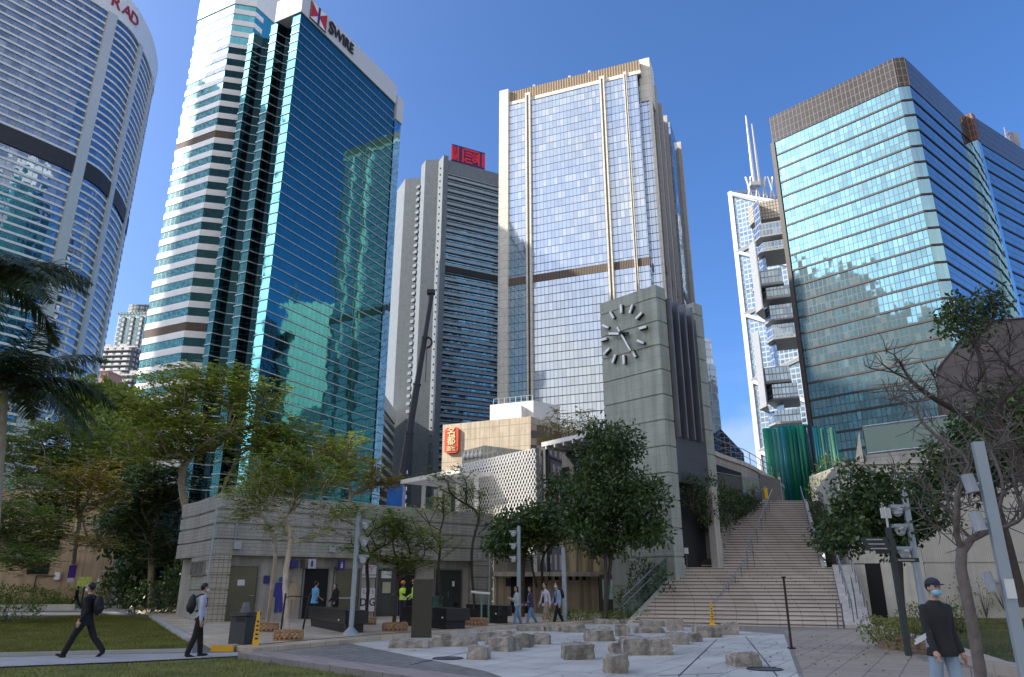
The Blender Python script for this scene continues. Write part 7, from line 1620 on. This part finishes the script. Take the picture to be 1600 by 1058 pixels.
    if hair == 'long': mb.loft([(hdp+V3((0, -.06, -.27)), .075, .035), (hdp+V3((0, -.055, -.12)), .088, .05), (hdp+V3((0, -.03, .02)), .088, .08), (hdp+V3((0, -.01, .09)), .06, .07)])
    hm = MB(); hm.v = [v for v in mb.v]; hm.f = mb.f; hm.m = mb.m
    for i, v in enumerate(hm.v):      # cut the hairline back from the face
        l = v-hdp
        if l.y > .05 and l.z < .055: v = V3((v.x*.9, hdp.y+.05, v.z))
        if l.z < -.02 and hair != 'long': v = V3((v.x*.92, min(v.y, hdp.y-.025), max(v.z, hdp.z-.07)))
        hm.v[i] = v
    if not helmet: TB(hm).build('hair', hairm, t, smooth=True, uv=False)
    if mask:
        mb = MB(); mb.ell(hdp+V3((0, .045, -.048)), (.062, .065, .05), 12, 8); mk_ = TB(mb).build('face_mask', cloth(*mask), t, smooth=True, uv=False)
    if cap:
        mb = MB(); mb.ell(hdp+V3((0, -.005, .05)), (.088, .105, .085), 14, 8, zmin=-.1); mb.ell(hdp+V3((0, .10, .045)), (.075, .07, .010), 12, 6); TB(mb).build('cap', cloth(*cap), t, smooth=True, uv=False)
    if helmet:
        mb = MB(); mb.ell(hdp+V3((0, 0, .05)), (.105, .13, .10), 14, 8, zmin=-.1); mb.ell(hdp+V3((0, .02, .045)), (.115, .155, .012), 14, 6); TB(mb).build('helmet', cloth(*helmet), t, smooth=True, uv=False)
    if vest:
        mb = MB(); mb.loft([(V3((0, 0, hz+.0)), .188, .145), (V3((0, .01, hz+.2)), .17, .135), (ch, .19, .145), (V3((0, .01, hz+.45)), sw*.97, .118), (V3((0, .012, hz+.52)), .10, .09)]); remesh(T_(mb), 'vest', cloth(*vest), t, .014, 2)
        mb = MB()
        for z in (hz+.1,): mb.loft([(V3((0, .005, z)), .188, .148), (V3((0, .005, z+.045)), .188, .148)])
        TB(mb).build('reflective_band', cloth('reflective_grey', (.6, .6, .58)), t, uv=False)
    t['hz'] = hz*k; return t, hz*k, face
def backpack(label, pos, face, hz, c=(.012, .012, .014), s=1.0, side=0):
    a = R(face); f = V3((sin(a), cos(a), 0)); rt = V3((cos(a), -sin(a), 0)); p = V3(pos)+Vector((0, 0, hz+.30))-f*.215+rt*side
    t = thing('backpack', label, 'backpack', tuple(p)); mb = MB(); o_ = Matrix.Rotation(-a, 3, 'Z')
    mb.ell(p, (.16*s, .10*s, .235*s), 14, 10, rot=o_); mb.ell(p-f*.06-V3((0, 0, .07)), (.125*s, .07*s, .12*s), 12, 8, rot=o_)
    remesh_local(mb, 'bag', cloth('bag_black', c, .6), t, p)
    mb = MB()
    for sx_ in (-1, 1): q = rt*sx_*.1; mb.tube([p+q+V3((0, 0, .16))+f*.06, p+q+V3((0, 0, .235))+f*.2, p+q+f*.335+V3((0, 0, .12)), p+q*1.1+f*.33-V3((0, 0, .05)), p+q*1.3+f*.1-V3((0, 0, .17))], .017, 6)
    mb.build('strap', cloth('bag_black', c, .6), t, uv=False)
    return t
def remesh_local(mb, name, mat, t, p):
    for i, v in enumerate(mb.v): mb.v[i] = v-V3(p)
    return remesh(mb, name, mat, t, .014, 3)
navy = ('navy_cloth', (.02, .025, .05)); blk = ('black_cloth', (.012, .012, .013)); jean = ('blue_jeans', (.13, .22, .34))
# man striding left on the path
p = hmir(G(125, 1029))+V3((0, 0, .035)); _, hz, f = person('man in black suit and face mask striding left along the concrete path', p, -92, 1.76, legs=((27, 5), (-24, 16)), arms=((-16, 40, 5), (12, 28, 5)), top=('black_suit', (.010, .010, .013)), jacket=.14, inner=('pale_blue_shirt', (.30, .50, .72)), mask=('mask_pale', (.55, .62, .72)))
backpack('black backpack on the back of the man in the black suit', p, -92, hz)
# young man with backpack
p = hmir(G(304, 1028))+V3((0, 0, .035)); _, hz, f = person('young man in pale shirt with dark bag standing on the path beside the lawn', p, 62, 1.68, legs=((10, 4), (-8, 10)), arms=((4, 10, 6), (-6, 14, 6)), top=('pale_grey_shirt', (.42, .46, .56)), legc=blk, mask=('mask_pale', (.55, .62, .72)))
backpack('black backpack on the young man in the pale shirt', p, 62, hz, side=-.02)
# far dark walker
p = hmir(G(116, 952)); person('distant person in black walking left beyond the lawn by the hedge', p, -90, 1.7, legs=((28, 5), (-24, 14)), arms=((-12, 30, 5), (16, 20, 5)), top=blk, legc=blk)
# toilet queue
p = hmir(G(487, 974, .12))+V3((0, 0, .12)); person('person in sky blue shirt at the open toilet doorway seen from behind', p+V3((.0, .15, 0)), 40, 1.72, legs=((3, 2), (-3, 4)), arms=((6, 30, 8), (4, 60, 8)), top=('sky_blue_shirt', (.12, .34, .58)), legc=blk, jacket=.1, sleeves=False)
p = hmir(G(521, 974, .12))+V3((0, 0, .12)); person('woman in black with long hair standing right of the open toilet doorway', p+V3((0, .1, 0)), -150, 1.62, legs=((4, 3), (-4, 5)), arms=((8, 40, 4), (10, 40, 4)), top=blk, legc=blk, jacket=.12, hair='long', female=True, headdown=1)
# workers
hv = ('hi_vis_yellow', (.50, .80, .06)); hel = ('orange_helmet', (.75, .25, .03))
p = hmir(G(628, 972, .12))+V3((0, 0, .12)); person('worker in yellow reflective vest with folded arms and orange helmet, left of the pair', p, -160, 1.72, legs=((3, 3), (-3, 3)), arms=((22, 85, 10), (22, 85, 10)), top=blk, legc=navy, vest=hv, helmet=hel, mask=('mask_black', (.02, .02, .02)))
p = hmir(G(642, 969, .12))+V3((0, 0, .12)); person('worker in yellow reflective vest and orange helmet, right of the pair by the slab', p+V3((.1, .35, 0)), -120, 1.80, legs=((3, 3), (-3, 3)), arms=((15, 40, 8), (10, 50, 8)), top=('yellow_sleeve', (.40, .65, .08)), legc=navy, vest=hv, helmet=('amber_helmet', (.8, .32, .04)), mask=('mask_white_blue', (.5, .6, .75)))
# four walkers
p = hmir(G(808, 980)); person('woman in pale grey top and jeans with folded arms, leftmost of the four walkers', p, -118, 1.64, legs=((16, 4), (-14, 10)), arms=((18, 95, 8), (20, 95, 8)), top=('pale_grey_knit', (.36, .42, .42)), legc=jean, hair='long', female=True, shoes=(.6, .6, .6))
p = hmir(G(828, 978)); person('woman in dark cardigan and blue wide trousers, second of the four walkers', p+V3((.05, .1, 0)), -112, 1.64, legs=((18, 4), (-18, 10)), arms=((0, 60, 6), (10, 50, 6)), top=('plum_cardigan', (.05, .04, .09)), legc=('blue_wide_trousers', (.14, .25, .42)), inner=('lilac_shirt', (.35, .4, .6)), hair='long', female=True, jacket=.08, shoes=(.10, .05, .04))
p = hmir(G(853, 977)); person('man in open white jacket and khaki shorts, third of the four walkers', p, -125, 1.78, legs=((14, 4), (-16, 14)), arms=((-12, 16, 10), (8, 16, 8)), top=('white_jacket', (.50, .48, .56)), legc=('khaki_shorts', (.28, .23, .19)), inner=blk, jacket=.12, shorts=True, shoes=(.03, .02, .02))
p = hmir(G(872, 976)); person('person in white mask, navy vest and black trousers, rightmost of the four walkers', p, -115, 1.80, legs=((18, 4), (-16, 8)), arms=((-8, 20, 6), (10, 20, 6)), top=('pale_blue_sleeve', (.26, .34, .48)), legc=blk, vest=None, inner=('navy_vest', (.015, .02, .05)), mask=('mask_bright', (.7, .72, .74)), jacket=.1)
p2 = p; backpack('blue grey bag on the back of the rightmost walker', p, -115, .98, (.06, .12, .17), .9)
# man at the right
p = v_((Y(1469, 1000, 10.1).x, 10.1, .0)); person('man in black jacket and light jeans with cap and blue mask walking towards the viewer', p, 172, 1.74, legs=((9, 5), (-9, 14)), arms=((-4, 22, 6), (6, 24, 6)), top=('black_jacket', (.022, .022, .024)), legc=('light_jeans', (.26, .34, .42)), jacket=.10, cap=('dark_blue_cap', (.03, .035, .06)), mask=('mask_sky_blue', (.25, .52, .68)), hair='short', shoes=(.2, .2, .2))
h = p+V3((-.27, -.12, .98)); t = thing('folded_paper', 'folded white paper held in the hand of the man in the cap', 'paper', tuple(h)); mb = MB(); rt_ = Matrix.Rotation(R(-25), 3, 'Y'); mb.box(h+V3((-.02, 0, .02)), (.24, .004, .03), 0, tilt=rt_); mb.box(h+V3((0, .01, .06)), (.24, .004, .03), 0, tilt=rt_); mb.build('sheet', notice, t)
